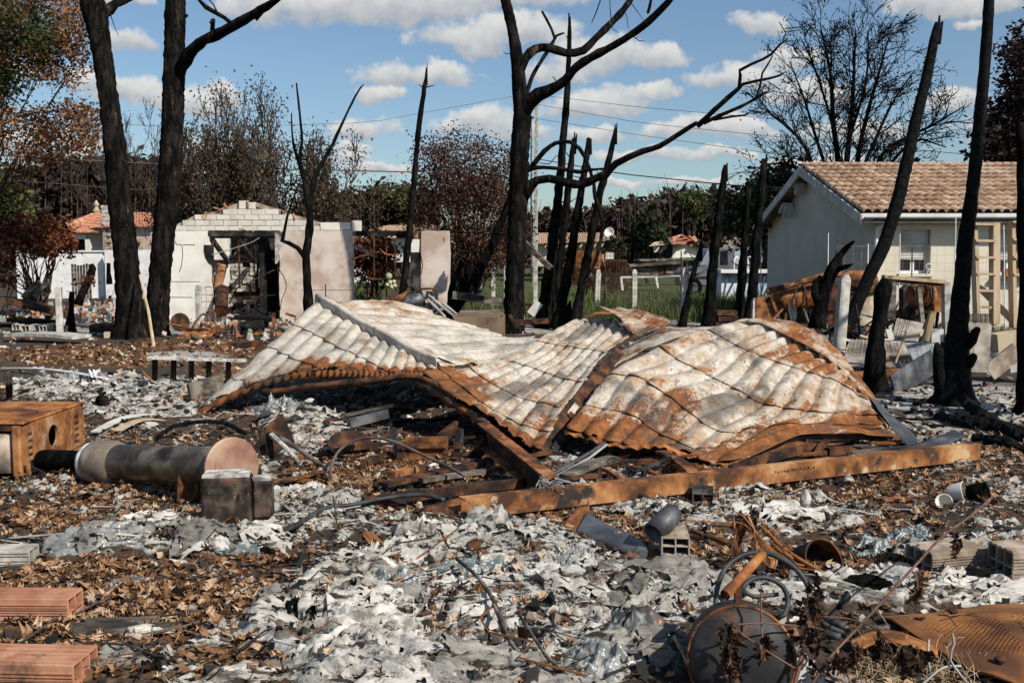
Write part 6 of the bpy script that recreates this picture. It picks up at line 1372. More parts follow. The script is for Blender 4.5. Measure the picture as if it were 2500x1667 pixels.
# ================================================================ STOVE, FLUE AND BOX ON THE LEFT
Z7 = zc(0, 900, 3.267)
sv = thing('wood_stove', 'orange rusted wood stove with a round flue hole and vent slots at the left edge', 'stove', (-3.95, 8.0, 0))
x1_, x0_, y0_, y1_, hh = -3.62, -4.5, 7.5, 8.6, .385
def holed(name, mat, par, org, ax, ay, w, h, hc, hr, th=.02):
 """panel with a round hole"""
 org, ax, ay = map(Vector, (org, ax, ay)); nrm = ax.cross(ay); n = 32; vs = []; fs = []
 for side in (0, 1):
  for k in range(n):
   a = 2 * math.pi * (k + .5) / n; c, s_ = math.cos(a), math.sin(a)
   vs.append(org + ax * (hc[0] + hr * c) + ay * (hc[1] + hr * s_) - nrm * th * side)
  for k in range(n):
   a = 2 * math.pi * (k + .5) / n; c, s_ = math.cos(a), math.sin(a)
   tx = ((w - hc[0]) if c > 0 else hc[0]) / max(abs(c), 1e-6); ty = ((h - hc[1]) if s_ > 0 else hc[1]) / max(abs(s_), 1e-6); t_ = min(tx, ty)
   vs.append(org + ax * (hc[0] + t_ * c) + ay * (hc[1] + t_ * s_) - nrm * th * side)
 for k in range(n):
  j = (k + 1) % n
  fs += [(k, n + k, n + j, j), (2 * n + k, 2 * n + j, 3 * n + j, 3 * n + k), (k, j, 2 * n + j, 2 * n + k), (n + k, 3 * n + k, 3 * n + j, n + j)]
 return MB().add(vs, fs).build(name, mat, par)
M['stove'] = pmat('stove_rust', [(.2, (.12, .042, .014)), (.5, (.25, .092, .026)), (.8, (.36, .165, .06))], 6, detail=10, rough=.8, bump=.3, bscale=80, bdist=.003, layers=[((.40, .31, .22), 5, .52, .70, (1, 1, .5)), ((.05, .03, .02), 9, .62, .70), ((.42, .36, .29), 30, .64, .70)])
holed('side_panel', M['stove'], sv, (x1_, y0_ + .02, 0), (0, 1, 0), (0, 0, 1), y1_ - y0_ - .04, hh, (.47, .225), .085)
for (pt, yy) in ((0, .1), (1, .92)):
 for k in range(5):
  mb = MB(); mb.box((x1_ + .001, y0_ + yy, .10 + k * .052), (.012, .06 if pt == 0 else .08, .022)); mb.build('black_slot_box', M['soot'], sv, bevel=.009)  # black boxes on the panel stand in for the dark of open slots
mb = MB(); mb.box(((x0_ + x1_) / 2 - .012, (y0_ + y1_) / 2, hh + .012), (x1_ - x0_ + .03, y1_ - y0_, .022)); mb.build('top_plate', M['rust_bright'], sv, bevel=.01)
mb = MB(); mb.ring(((x0_ + x1_) / 2 + .18, (y0_ + y1_) / 2 - .1, hh + .0245), .15, .004, n=30, m=5); mb.build('plate_ring', M['rust_dark'], sv)
mb = MB(); mb.box(((x0_ + x1_) / 2, y1_ - .01, hh / 2), (x1_ - x0_ - .03, .02, hh)); mb.build('back_panel', M['stove'], sv)
mb = MB(); mb.box((x0_ + .01, (y0_ + y1_) / 2, hh / 2), (.02, y1_ - y0_ - .04, hh)); mb.build('far_panel', M['stove'], sv)
mb = MB(); mb.box(((x0_ + x1_) / 2, y0_ + .35, .03), (x1_ - x0_ - .05, .5, .03)); mb.build('inner_tray', M['soot'], sv)
mb = MB(); n = 12; mb.add([(x1_ - .09 - .5 * k / n, y0_ - .05 + .10 * (k / n - .9) ** 2 - .03 * (1 - k / n), z_) for z_ in (.03, hh - .06) for k in range(n + 1)], [(k, k + 1, n + 2 + k, n + 1 + k) for k in range(n)]); mb.build('front_door', M['brick_pale'], sv, smooth=True, solid=.012)
mb = MB(); mb.bar((x1_ - .04, y0_ - .02, .0), (x1_ - .04, y0_ - .02, hh), .07, .05, up=(0, 1, 0)); mb.build('front_post', M['stove'], sv, bevel=.015)
mb = MB(); mb.bar((x0_, y0_ - .01, hh - .02), (x1_ - .02, y0_ - .01, hh - .02), .05, .03); mb.build('top_lip', M['rust_dark'], sv)
fp = thing('flue_pipe', 'fallen twin wall flue pipe with a round copper coloured end plate', 'pipe', GT(563, 1215))
qa, qb = P(566, 1140, 6.72), P(103, 1122, 7.62); ax = (qb - qa).normalized(); Lf = (qb - qa).length
M['flue'] = pmat('heat_tinted_flue', [(.2, (.07, .055, .045)), (.5, (.15, .12, .09)), (.8, (.27, .22, .16))], 3, rough=.38, bump=.1, bscale=40, bdist=.003, metallic=.55, stretch=(1, 1, 1), layers=[((.025, .02, .018), 3, .55, .7), ((.34, .24, .12), 5, .64, .74)])
M['flue_pale'] = pmat('scorched_collar_enamel', [(.2, (.16, .125, .09)), (.5, (.27, .22, .165)), (.8, (.36, .31, .25))], 4, rough=.55, bump=.1, layers=[((.05, .04, .035), 4, .58, .7)])
M['copper'] = pmat('coppery_end_plate', [(.2, (.20, .10, .07)), (.5, (.29, .155, .105)), (.8, (.33, .22, .15))], 4, rough=.5, bump=.15, bscale=60, bdist=.003, metallic=.2, layers=[((.36, .30, .2), 5, .62, .76)])
mb = MB(); mb.lathe([(.131, .02), (.131, Lf * .62)], qa, ax, 36); mb.build('outer_pipe', M['flue'], fp, smooth=True)
mb = MB(); mb.lathe([(.132, Lf * .56), (.15, Lf * .575), (.16, Lf * .6), (.16, Lf * .66), (.15, Lf * .69), (.13, Lf * .7), (.09, Lf * .705)], qa, ax, 36); mb.build('collar', M['flue_pale'], fp, smooth='auto')
mb = MB(); mb.lathe([(.135, Lf * .697), (.145, Lf * .705), (.14, Lf * .72), (.1, Lf * .725), (.08, Lf * .715)], qa, ax, 30); mb.build('burnt_gasket', M['ash'], fp, smooth=True)
mb = MB(); mb.lathe([(.078, Lf * .7), (.078, Lf * .98), (.074, Lf)], qa, ax, 28, cap1=True); mb.build('inner_pipe', M['char'], fp, smooth='auto')
dn = (-ax * .72 + Vector((.27, -.96, .12)) * .4).normalized()
mb = MB(); mb.lathe([(.0, .012), (.185, .012), (.2, .006), (.2, -.012), (.13, -.02)], qa, dn, 44); mb.build('end_plate', M['copper'], fp, smooth='auto')
mb = MB(); q = P(458, 1190, 6.85); mb.box(q, (.12, .1, .2), Rz(.4), jit=.02); mb.tube([q + Vector((.08, -.06, .1)), q + Vector((.09, -.08, 0)), q + Vector((.05, -.09, -.08))], [.02, .012, .01], 6, rough=.2); mb.build('support_bracket', M['rust_dark'], fp)
bxm = thing('charred_box', 'charred blackened metal box with a slot standing in front of the flue pipe', 'box', GT(560, 1292))
c0 = GT(555, 1290); w_, d_, h_ = .275, .17, .31
M['charbox'] = pmat('scorched_box_paint', [(.2, (.012, .009, .008)), (.5, (.04, .028, .022)), (.8, (.10, .07, .052))], 9, detail=9, rough=.5, bump=.5, bscale=40, bdist=.006, layers=[((.40, .37, .33), 9, .60, .67, (1, 1, .35)), ((.45, .42, .38), 40, .66, .70), ((.14, .06, .03), 4, .62, .72)])
R_ = Rz(rad(6)); cc = c0 + Vector((-.02, .1, 0))
mb = MB(); mb.box(cc + Vector((0, 0, h_ / 2)), (w_, d_, h_), R_, jit=.006); mb.build('casing', M['charbox'], bxm, bevel=.018)
mb = MB(); mb.box(cc + R_ @ Vector((0, 0, h_ + .006)), (w_ * .96, d_ * .92, .014), R_, jit=.006); mb.build('ash_crust', M['ash'], bxm)
mb = MB(); mb.box(cc + R_ @ Vector((-.055, -d_ / 2 - .001, h_ * .74)), (.085, .008, .03), R_); mb.build('slot', M['soot'], bxm)  # black box imitates the dark inside a slot
mb = MB(); mb.box(cc + R_ @ Vector((.075, -d_ / 2 - .001, h_ * .62)), (.012, .008, .04), R_); mb.build('black_keyhole_box', M['soot'], bxm)  # black box imitates the dark of a small opening
mb = MB(); mb.bar(cc + R_ @ Vector((-.07, -d_ / 2 - .006, .02)), cc + R_ @ Vector((.05, -d_ / 2 - .006, .09)), .01, .008); mb.bar(cc + R_ @ Vector((.05, -d_ / 2 - .006, .09)), cc + R_ @ Vector((.075, -d_ / 2 - .006, .0)), .01, .008); mb.build('front_rib', M['rust_dark'], bxm)
mb = MB(); mb.box(cc + R_ @ Vector((w_ / 2 + .06, .0, .165)), (.118, .13, .24), R_, jit=.005); mb.build('side_case', M['charbox'], bxm, bevel=.02)
mb = MB(); mb.box(cc + R_ @ Vector((w_ / 2 + .06, 0, .288)), (.1, .11, .012), R_, jit=.006); mb.build('ash_crust', M['ash'], bxm)
wirex('pale_cord', 'pale cord running over the ash and across the front of the charred box', 'cord', [GT(20, 1322, .02), GT(180, 1318, .03), GT(330, 1300, .03), P(500, 1262, 5.9), P(570, 1252, 5.85), P(640, 1257, 5.9), GT(720, 1268, .03)], .008, 'wire_pale', 5)
wirex('pale_cord', 'second pale cord lying lower over the ash below the charred box', 'cord', [GT(310, 1305, .02), GT(430, 1298, .03), GT(560, 1293, .03), GT(700, 1290, .02)], .007, 'tan', 5)
# bricks
hollow('hollow_brick', 'orange grooved terracotta brick lying at the left edge', GT(110, 1520) + Vector((-.14, .08, -.025)), Rz(rad(-1)), .5, .15, .135, 2, 2, 'brick', 9)
hollow('hollow_brick', 'orange grooved terracotta brick at the lower left corner under melted plastic strands', Vector((-1.93, 3.93, gz1(-1.9, 3.9) - .08)), Rz(rad(-3)), .5, .2, .17, 3, 2, 'brick', 9)
hollow('hollow_brick', 'small ash grey brick end beside the clear plastic at the left', GT(45, 1380) + Vector((-.12, .06, -.02)), Rz(rad(3)), .35, .12, .1, 2, 1, 'concrete', 5)
hollow('hollow_brick', 'pale grooved brick buried in char near the right edge with a shard on it', GT(2330, 1402) + Vector((0, .1, -.02)), Rz(rad(17)), .36, .2, .14, 3, 2, 'brick_pale', 8)
hollow('hollow_brick', 'pale brick cut by the right edge with dark hollow cells facing left', GT(2505, 1425) + Vector((.05, .1, -.02)), Rz(rad(8)), .3, .2, .16, 3, 2, 'brick_pale', 8)
hollow('hollow_brick', 'sooty hollow block darkened further for the shade below the right half of the beam', GT(1722, 1236) + Vector((0, .1, -.02)), Rz(rad(80)), .25, .13, .07, 2, 1, 'soot')  # near-black material puts the shade under the beam into the block
# ================================================================ FOREGROUND DEBRIS
def biggest(k):
 """largest connected patch of a boolean grid"""
 lab = np.where(k, np.arange(k.size).reshape(k.shape) + 1, 0)
 for _ in range(4 * k.shape[0]):
  p = np.pad(lab, 1); m = np.maximum.reduce([p[1:-1, 1:-1], p[:-2, 1:-1], p[2:, 1:-1], p[1:-1, :-2], p[1:-1, 2:]]); m = np.where(k, m, 0)
  if (m == lab).all(): break
  lab = m
 v, c = np.unique(lab[lab > 0], return_counts=True)
 return lab == v[np.argmax(c)] if len(v) else k
def crumple(name, px, py, sx, sy, rz, seed, mat, h=.07, tilt=(0, 0), label=None, cat=None, n=34, lift=.0, fold=3.0, ragged=.25, kind=None, tear=.0, freq=1.0):
 """irregular crumpled sheet resting on the uneven ground"""
 r = np.random.RandomState(seed); n = n if n != 34 else 48; u = np.linspace(-1, 1, n); Ug, Vg = np.meshgrid(u, u)
 X = Ug * sx / 2; Y = Vg * sy / 2; ph = r.uniform(0, 50)
 cz, s_ = math.cos(rz), math.sin(rz); c = GT(px, py)
 k = 1 / max(sx, sy)
 X = X + .10 * sx * (fbm(Ug * 1.5 * freq + ph, Vg * 1.5 * freq, seed, 3) - .5) * 2; Y = Y + .10 * sy * (fbm(Ug * 1.5 * freq, Vg * 1.5 * freq + ph, seed + 5, 3) - .5) * 2
 z = h * (ridge(Ug * .8 * freq + ph, Vg * fold * .6 * freq, seed, 4) * 1.1 + .55 * (fbm(Ug * 5 * freq + ph, Vg * 7 * freq, seed + 9, 3) - .5) - .25)
 ed_ = np.sqrt((Ug ** 2 + Vg ** 2)); z = z - h * 1.1 * np.clip(ed_ - .75, 0, 1) ** 2 * 4 + X * tilt[0] + Y * tilt[1]
 Xw = c.x + X * cz - Y * s_; Yw = c.y + X * s_ + Y * cz
 Zw = gz(Xw.ravel(), Yw.ravel()).reshape(n, n) * .6 + c.z * .4 + z + lift
 V = np.stack([Xw, Yw, Zw], -1).reshape(-1, 3); ix = np.arange(n * n).reshape(n, n)
 q = np.stack([ix[:-1, :-1], ix[:-1, 1:], ix[1:, 1:], ix[1:, :-1]], -1).reshape(-1, 4)
 uc, vc = (Ug[:-1, :-1] + 1 / n).ravel(), (Vg[:-1, :-1] + 1 / n).ravel()
 an = np.arctan2(vc, uc); lim = 1.0 + ragged * (fbm(np.cos(an) * 2.2 + ph, np.sin(an) * 2.2, seed + 3, 4) - .62) * 2
 keep = np.maximum(np.abs(uc), np.abs(vc)) * .6 + .4 * np.hypot(uc, vc) < lim
 if tear: keep &= fbm(uc * 4 + ph, vc * 6, seed + 1, 3) > tear
 keep = biggest(keep.reshape(n - 1, n - 1)).ravel()
 off = Vector((c.x, c.y, c.z))
 me = mesh_np(name, V - np.array(off), [q[keep]], True)
 o = link(name, me, M[mat], None, off, solid=.003); return tag(o, label, cat, None, kind)
rn = random.Random(5)
# many unnamed layers of ash: the big white field in the foreground
parts_V, parts_F, parts_T, nb = [], [], [], 0
def ash_field(spots):
 global nb
 for i, (px, py, s) in enumerate(spots):
  o = crumple('tmp', px, py, s * rn.uniform(.9, 1.7), s * rn.uniform(.5, .9), rn.uniform(-.7, .7), 100 + i + nb, 'ash_layer', h=rn.uniform(.04, .09) * s / .3, tilt=(rn.uniform(-.12, .12), rn.uniform(-.05, .25)), n=36, ragged=.6, tear=.34, fold=rn.uniform(2.5, 6), freq=rn.uniform(.5, 1.2))
  me = o.data; v = np.empty(len(me.vertices) * 3, np.float32); me.vertices.foreach_get('co', v); v = v.reshape(-1, 3) + np.array(o.location)
  f = np.empty(len(me.polygons) * 4, np.int32); me.loops.foreach_get('vertex_index', f); parts_V.append(v); parts_T.append(np.full(len(v), rn.random() ** .8)); parts_F.append(f.reshape(-1, 4) + sum(len(a) for a in parts_V[:-1]))
  bpy.data.objects.remove(o); bpy.data.meshes.remove(me)
 nb += len(spots)
sp = []
tries = 0
while len(sp) < 105 and tries < 4000:
 tries += 1
 px, py = rn.uniform(30, 2480), rn.uniform(1170, 1690)
 p = G(px, py)
 a, l, _, _ = masks(np.array([p.x]), np.array([p.y]))
 if a[0] > .75: sp.append((px, py, rn.uniform(.16, .5)))
ash_field(sp)
me = mesh_np('ash_layers', np.concatenate(parts_V), [np.concatenate(parts_F)], True, dict(tone=np.concatenate(parts_T)))
M['ash_mixed'] = pmat('mixed_ash_layers', [(.1, (.05, .046, .042)), (.35, (.22, .205, .18)), (.6, (.40, .38, .34)), (.9, (.58, .55, .50))], 12, rough=.95, stretch=(.28, 1, 1), bump=1, bscale=40, bdist=.02, spec=.1, rnd='tone',
                         layers=[((.035, .032, .028), 11, .53, .61, (.25, 1, 1)), ((.17, .16, .14), 26, .54, .64, (.3, 1, 1)), ((.20, .115, .06), 5, .62, .72)])
o = link('ash_layers', me, M['ash_mixed']); tag(o, 'crumpled layers of burnt grey sheet turned to ash in the foreground', None, None, 'stuff')
for a in (('ash_sheet', 870, 1425, .62, .42, .25, 1, 'ash_layer', .10, (.05, .12), 'broad pale ash sheet left of the foreground centre', 'ash sheet'),
          ('ash_sheet', 1290, 1390, .55, .32, -.2, 2, 'ash', .10, (.1, .1), 'torn pale ash sheet with hanging folds below the rust plate', 'ash sheet'),
          ('ash_sheet', 1020, 1320, .34, .30, 1.0, 3, 'ash_layer', .08, (.2, .3), 'upstanding folded ash sheet left of the perforated strap', 'ash sheet'),
          ('ash_sheet', 1600, 1450, .8, .34, .2, 4, 'ash_layer', .06, (0, .1), 'streaky layered ash fan left of the round tank', 'ash sheet'),
          ('ash_sheet', 880, 1590, .55, .32, -.1, 6, 'ash', .09, (0, .2), 'smooth grey ash sheet at the bottom left of centre', 'ash sheet'),
          ('ash_sheet', 640, 1650, .5, .25, .25, 7, 'ash_layer', .05, (0, .1), 'white layered ash tongue at the bottom edge among the leaves', 'ash sheet'),
          ('ash_sheet', 1560, 1560, .30, .26, .4, 9, 'steel_blue', .05, (.15, .6), 'dark grey upright plate at the bottom right of centre', 'plate'),
          ('ash_sheet', 1450, 1625, .26, .2, -.5, 10, 'polymer_clear', .10, (.1, .3), 'crumpled translucent plastic left of the dark grey plate', 'plastic'),
          ('plastic_sheet', 240, 1335, .62, .26, .05, 11, 'polymer_clear', .13, (0, .05), 'shiny crumpled clear plastic heap on the left ash', 'plastic'),
          ('plastic_sheet', 520, 1345, .5, .16, -.05, 12, 'polymer_green', .06, (0, 0), 'flat greenish melted plastic right of the clear heap', 'plastic'),
          ('plastic_sheet', 310, 1425, .22, .12, .1, 13, 'polymer_clear', .05, (0, 0), 'small clear plastic scrap right of the orange brick', 'plastic'),
          ('plastic_sheet', 455, 1455, .2, .09, .2, 14, 'char_gloss', .05, (0, 0), 'glossy black melted lump among the leaves', 'plastic'),
          ('plastic_sheet', 380, 1620, .13, .09, .1, 15, 'char_gloss', .05, (0, 0), 'glossy black melted lump near the bottom left', 'plastic'),
          ('plastic_sheet', 740, 1510, .14, .16, .8, 16, 'char_gloss', .10, (.2, .3), 'dark glassy lump standing at the edge of the leaves', 'plastic'),
          ('plastic_sheet', 770, 1580, .25, .14, .2, 17, 'polymer_clear', .07, (0, .1), 'shiny clear scrap below the dark glassy lump', 'plastic'),
          ('plastic_sheet', 960, 1420, .26, .2, -.4, 18, 'polymer_clear', .12, (.2, .2), 'grey translucent plastic drape left of the black hole in the ash', 'plastic'),
          ('plastic_sheet', 1150, 1380, .4, .22, .1, 19, 'polymer_green', .06, (0, .1), 'flat grey green plastic under the perforated strap foot', 'plastic'),
          ('plastic_sheet', 1400, 1395, .2, .16, .3, 20, 'polymer_clear', .12, (.1, .2), 'clear plastic hanging from the torn ash sheet', 'plastic'),
          ('plastic_sheet', 2120, 1345, .34, .2, .5, 22, 'polymer_green', .075, (.25, .1), 'bottle green plastic sheet draped over rubble on the right', 'plastic'),
          ('plastic_sheet', 2215, 1318, .28, .18, .3, 23, 'polymer_green', .07, (.35, .2), 'dark blue green plastic flap raised behind the bottle green sheet', 'plastic'),
          ('plastic_sheet', 590, 1005, .5, .2, 0, 24, 'steel_blue', .09, (0, 0), 'grey folded cloth below the left tip of the roof sheet', 'cloth'),
          ('plastic_sheet', 340, 950, .4, .25, .2, 25, 'polymer_green', .10, (0, 0), 'greenish plastic heap on the ash left of the roof sheet tip', 'plastic'),
          ('plastic_sheet', 430, 925, .3, .12, 0, 26, 'polymer_green', .08, (0, 0), 'rolled greenish plastic below the little trestle', 'plastic'),
          ('plastic_sheet', 175, 930, .25, .1, 0, 27, 'polymer_clear', .10, (0, 0), 'clear plastic bag lump on the long white batten', 'plastic'),
          ('plastic_sheet', 690, 1030, .3, .3, 1.2, 28, 'polymer_clear', .15, (.1, .5), 'clear plastic spike rising at the left cave mouth', 'plastic'),
          ('plastic_sheet', 740, 1085, .4, .3, .3, 29, 'ash_layer', .10, (.0, .2), 'white ash heap at the left cave mouth', 'ash heap'),
          ('plastic_sheet', 2380, 1465, .5, .12, .1, 31, 'ash_layer', .06, (0, 0), 'white layered ash above the perforated rusty panel', 'ash sheet'),
          ('ash_sheet', 2290, 1075, .5, .14, .5, 33, 'steel_blue', .05, (.2, 0), 'flaking grey metal sheet in front of the burnt branches', 'plate'),
          ('ash_sheet', 1180, 1545, .30, .26, .3, 34, 'soot', .05, (0, 0), 'black charred hollow in the middle of the ash', 'ash sheet')):
 crumple(*a[:10], label=a[10], cat=a[11])
# pieces standing out of the ash
def shard(name, label, cat, pts, d, mat, th=.012, back=(.0, .03)):
 """flat broken plate given by its outline, leaning back"""
 lo = max(p[1] for p in pts); q = []
 for x, y in pts: q.append(P(x, y, d + (lo - y) * back[1] / 30))
 mb = MB(); mb.prism(q, (0, th, 0)); return tag(mb.build(name, M[mat], bevel=.002), label, cat)
shard('white_shard', 'sharp white shard pointing up left of the black hollow', 'shard', [(952, 1478), (968, 1450), (980, 1428), (990, 1470), (1000, 1500), (975, 1505)], gd(1505), 'dirty_white')
shard('white_shard', 'pale grey triangular shard beside the black hollow', 'shard', [(1068, 1480), (1082, 1478), (1100, 1500), (1090, 1520), (1080, 1518)], gd(1520), 'ash')
shard('white_strip', 'white curved strip at the bottom edge right of centre', 'strip', [(1530, 1618), (1545, 1612), (1565, 1625), (1590, 1680), (1560, 1690), (1545, 1640)], 3.85, 'white', .006)
shard('mauve_shard', 'small mauve shard in the ash at the bottom', 'shard', [(1135, 1615), (1170, 1612), (1172, 1630), (1145, 1650), (1130, 1640)], gd(1650), 'steel_blue')
for lab, pts, r, m_ in (('pale stick leaning out of the ash at the bottom centre', [(1205, 1530, .1), (1250, 1600, .06), (1295, 1680, .03)], .009, 'wood'), ('thinner pale stick right of the pale stick at the bottom', [(1270, 1565, .1), (1330, 1630, .05), (1400, 1680, .02)], .007, 'wood'),
      ('pale lath running down through the middle of the ash', [(1115, 1400, .06), (1180, 1470, .06), (1240, 1540, .05)], .009, 'wood'), ('straw coloured stick by the round tank', [(1645, 1605, .08), (1680, 1650, .04), (1700, 1680, .02)], .008, 'tan'),
      ('dark curved wire on the ash left of the broad ash sheet', [(660, 1410, .03), (720, 1425, .04), (800, 1450, .03)], .006, 'soot'), ('charred lath on the leaves below the flue', [(110, 1258, .02), (250, 1250, .03), (390, 1245, .02)], .010, 'wood')):
 wirex('stick', lab, 'stick', [GT(a, b, c) for a, b, c in pts], r, m_, 6)
mb = MB(); p = GT(1130, 1560); R_ = Rz(.35) @ Ry(-.5)
for k in range(5): mb.box(p + R_ @ Vector((-.06 + .03 * k, 0, .05)), (.028, .05 + .008 * (k % 2), .03), R_, jit=.004)
tag(mb.build('ash_log', M['ash_layer']), 'stepped piece of charred timber turned to ash by the black hollow', 'wood')
for lab, a, b, w, h, m_ in (('layered white charred board behind the round tank', (1945, 1452), (2200, 1450), .07, .035, 'ash_layer'), ('lower layered white board behind the round tank', (1870, 1470), (2190, 1462), .08, .02, 'ash'),
       ('grey scorched board lying among leaves near the lower left', (185, 1555), (350, 1548), .12, .02, 'wood'), ('pale layered lath right of the lower left bricks', (315, 1568), (440, 1552), .05, .02, 'ash_layer')):
 pa, pb = GT(*a, .03), GT(*b, .03); mb = MB()
 for k in range(3): mb.bar(pa + Vector((rn.uniform(-.03, .03), k * w * .3, k * .008)), pb + Vector((rn.uniform(-.05, .05), k * w * .3, k * .006)), w * .32, h, bend=rn.uniform(-.01, .01), n=5)
 tag(mb.build('charred_board', M[m_]), lab, 'board')
for lab, a, b, w, m_ in (('curled pale metal trim behind the flue pipe', (232, 1065), (375, 1025), .09, 'dirty_white'), ('orange tinted strip behind the flue pipe', (285, 1062), (395, 1040), .10, 'tan'), ('long white batten lying on the ash at the left', (5, 905), (262, 925), .06, 'white'),):
 bar('trim_strip', lab, 'strip', GT(*a, .04), GT(*b, .06), w, .012, m_, bend=.05, n=8)
for k, (a, b) in enumerate((((218, 905), (228, 926)), ((228, 905), (236, 926)))): bar('white_peg', ('left' if k == 0 else 'right') + ' white peg standing at the end of the long white batten', 'peg', P(*a, gd(926)), GT(*b), .02, .04, 'white')
# hoop behind flue
mb = MB(); c = [P(a, b, d) for a, b, d in ((380, 1072, 9.0), (420, 1042, 9.1), (480, 1030, 9.2), (545, 1032, 9.2), (600, 1058, 9.0))]; cc_ = crspline([tuple(p) for p in c], .06); mb.tube([Vector(q) for q in cc_], .02, 8); tag(mb.build('burnt_hoop', M['char_gloss'], smooth=True), 'blackened hoop arching over ash behind the flue pipe', 'hoop')
shard('metal_plate', 'dark rusted plate leaning at the left cave mouth', 'plate', [(615, 1095), (660, 1030), (690, 1010), (720, 1080), (655, 1120)], 8.15, 'rust_dark', .01)
shard('grey_slab', 'pale grey panel standing under the left roof sheet', 'panel', [(592, 1042), (602, 993), (640, 990), (640, 1035), (600, 1050)], 9.9, 'steel_dark', .02)
for lab, a, b, m_ in (('grey charred pole leaning down by the dark rusted plate', (660, 1055, 8.2), (790, 1140, 7.6), 'wood'), ('second charred pole crossing below the leaning pole', (662, 1062, 8.1), (730, 1130, 7.8), 'ash_layer')):
 mb = MB(); pa, pb = P(*a), P(*b); mb.tube([pa, pa.lerp(pb, .5) + Vector((0, 0, .015)), pb], [.022, .02, .016], 7, rough=.15); tag(mb.build('charred_pole', M[m_]), lab, 'pole')
for k in range(3):
 pa = GT((640, 690, 700)[k], (1180, 1200, 1165)[k], .03); pb = GT((760, 790, 745)[k], (1190, 1165, 1130)[k], .05); bar('rusty_strip', ('flat orange strip lying right of the charred box', 'orange strip slanting right of the charred box', 'short upright rusty strip by the ash heap')[k], 'strip', pa, pb, .05, .012, 'rust')
# round tank, hose ring, orange pipe and wires at the lower right
tk = thing('round_tank', 'round rusted black tank end standing at the bottom right', 'tank', (G(1810, 1660).x, 3.75, 0))
qc = P(1810, 1612, 3.72); axk = Vector((-.16, -.95, .22)).normalized()
M['tank'] = pmat('sooty_tank', [(.2, (.012, .012, .013)), (.5, (.03, .028, .027)), (.8, (.06, .05, .043))], 4, rough=.6, bump=.3, bscale=90, bdist=.003, layers=[((.16, .07, .028), 3, .58, .70)])
mb = MB(); mb.lathe([(0, .05), (.1, .045), (.16, .025), (.19, .0), (.195, -.01), (.2, -.03), (.2, -.24), (.16, -.28), (0, -.29)], qc, axk, 44); mb.build('shell', M['tank'], tk, smooth='auto')
mb = MB(); mb.ring(qc - axk * .01, .198, .007, axk.to_track_quat('Z', 'Y').to_matrix(), 44, 6); mb.build('rim_seam', M['rust'], tk, smooth=True)
mb = MB(); pa = P(1803, 1492, 3.85); mb.bar(pa + Vector((0, 0, -.05)), P(1800, 1400, 3.9), .025, .03, up=(0, -1, 0)); mb.lathe([(.03, 0), (.03, .05), (.02, .06)], pa + Vector((0, 0, -.06)), (0, 0, 1), 12); mb.build('valve_stem', M['rust_dark'], tk)
mb = MB(); pa, pb = P(1770, 1452, 3.8), P(1862, 1352, 4.0); mb.lathe([(.021, 0), (.021, .05), (.019, .06), (.019, (pb - pa).length)], pa, pb - pa, 14); mb.lathe([(.015, 0), (.015, .01)], pa - (pb - pa).normalized() * .002, pb - pa, 12, cap1=True); tag(mb.build('rusty_pipe', M['rust_bright'], smooth='auto'), 'orange rusted pipe stub slanting above the round tank', 'pipe')
hz = [(1748, 1490, 4.0), (1750, 1440, 4.05), (1772, 1385, 4.15), (1820, 1352, 4.2), (1880, 1352, 4.2), (1940, 1385, 4.15), (1972, 1430, 4.1), (1985, 1480, 4.05), (2010, 1520, 4.2), (2060, 1545, 4.3)]
wirex('hose_ring', 'large grey black hose loop standing behind the round tank', 'hose', [P(*p) for p in hz], .0105, 'rubber', 10)
hz = [(1812, 1455, 3.95), (1815, 1430, 3.95), (1840, 1412, 3.98), (1875, 1410, 4.0), (1910, 1430, 4.0), (1924, 1465, 3.95), (1915, 1500, 3.9), (1895, 1510, 3.9)]
wirex('hose_ring', 'smaller black hose ring inside the large loop', 'hose', [P(*p) for p in hz], .0105, 'rubber', 10)
hz = [(1812, 1440, 4.0), (1840, 1455, 4.0), (1900, 1450, 4.02)]; wirex('hose_spoke', 'short hose crossing inside the smaller ring', 'hose', [P(*p) for p in hz], .009, 'rubber', 8)
for k, (pts) in enumerate(([(1965, 1500), (2020, 1545), (2060, 1560)], [(1975, 1560), (2015, 1580), (2050, 1588)])): wirex('black_hose', ('upper', 'lower')[k] + ' short black hose end right of the round tank', 'hose', [GT(a, b, .06) for a, b in pts], .015, 'rubber', 8)
wc = thing('wire_coil', 'bundle of rusty iron wire hoops rising behind the hose loop', 'wire', GT(1850, 1375))
for k in range(16):
 mb = MB(); f = k / 15; o_ = rn.uniform(-22, 22)
 pts = [(1785 + 20 * f + o_, 1375, 4.9 + .05 * k), (1795 + 8 * f, 1310 + 30 * f, 4.95 + .03 * k), (1808 + 6 * f + o_, 1245 + 40 * f, 5.0), (1840 + 12 * f, 1290 + 20 * f, 4.95), (1866 + 10 * f + o_, 1350, 4.9), (1880 + 14 * f, 1385 + 5 * f, 4.8)]
 mb.tube([Vector(q) for q in crspline([tuple(P(*p)) for p in pts], .05)], .0036, 5); mb.build('wire_loop', M['rust_dark' if k % 2 else 'rust'], wc)
for k in range(7):
 mb = MB(); a = P(1868 + 6 * k, 1290 + 12 * k + rn.uniform(-10, 10), 5.0); b = GT(1960 + 10 * k, 1370 + 10 * k + rn.uniform(-8, 8), .03); mb.tube([a, a.lerp(b, .5) + Vector((0, 0, -.03)), b], .004, 5); mb.build('wire_loop', M['rust'], wc)
wirex('rusty_pipe', 'thin rusty pipe lying left of the wire coil', 'pipe', [GT(1690, 1308, .03), GT(1740, 1325, .03), GT(1790, 1340, .03)], .014, 'rust')
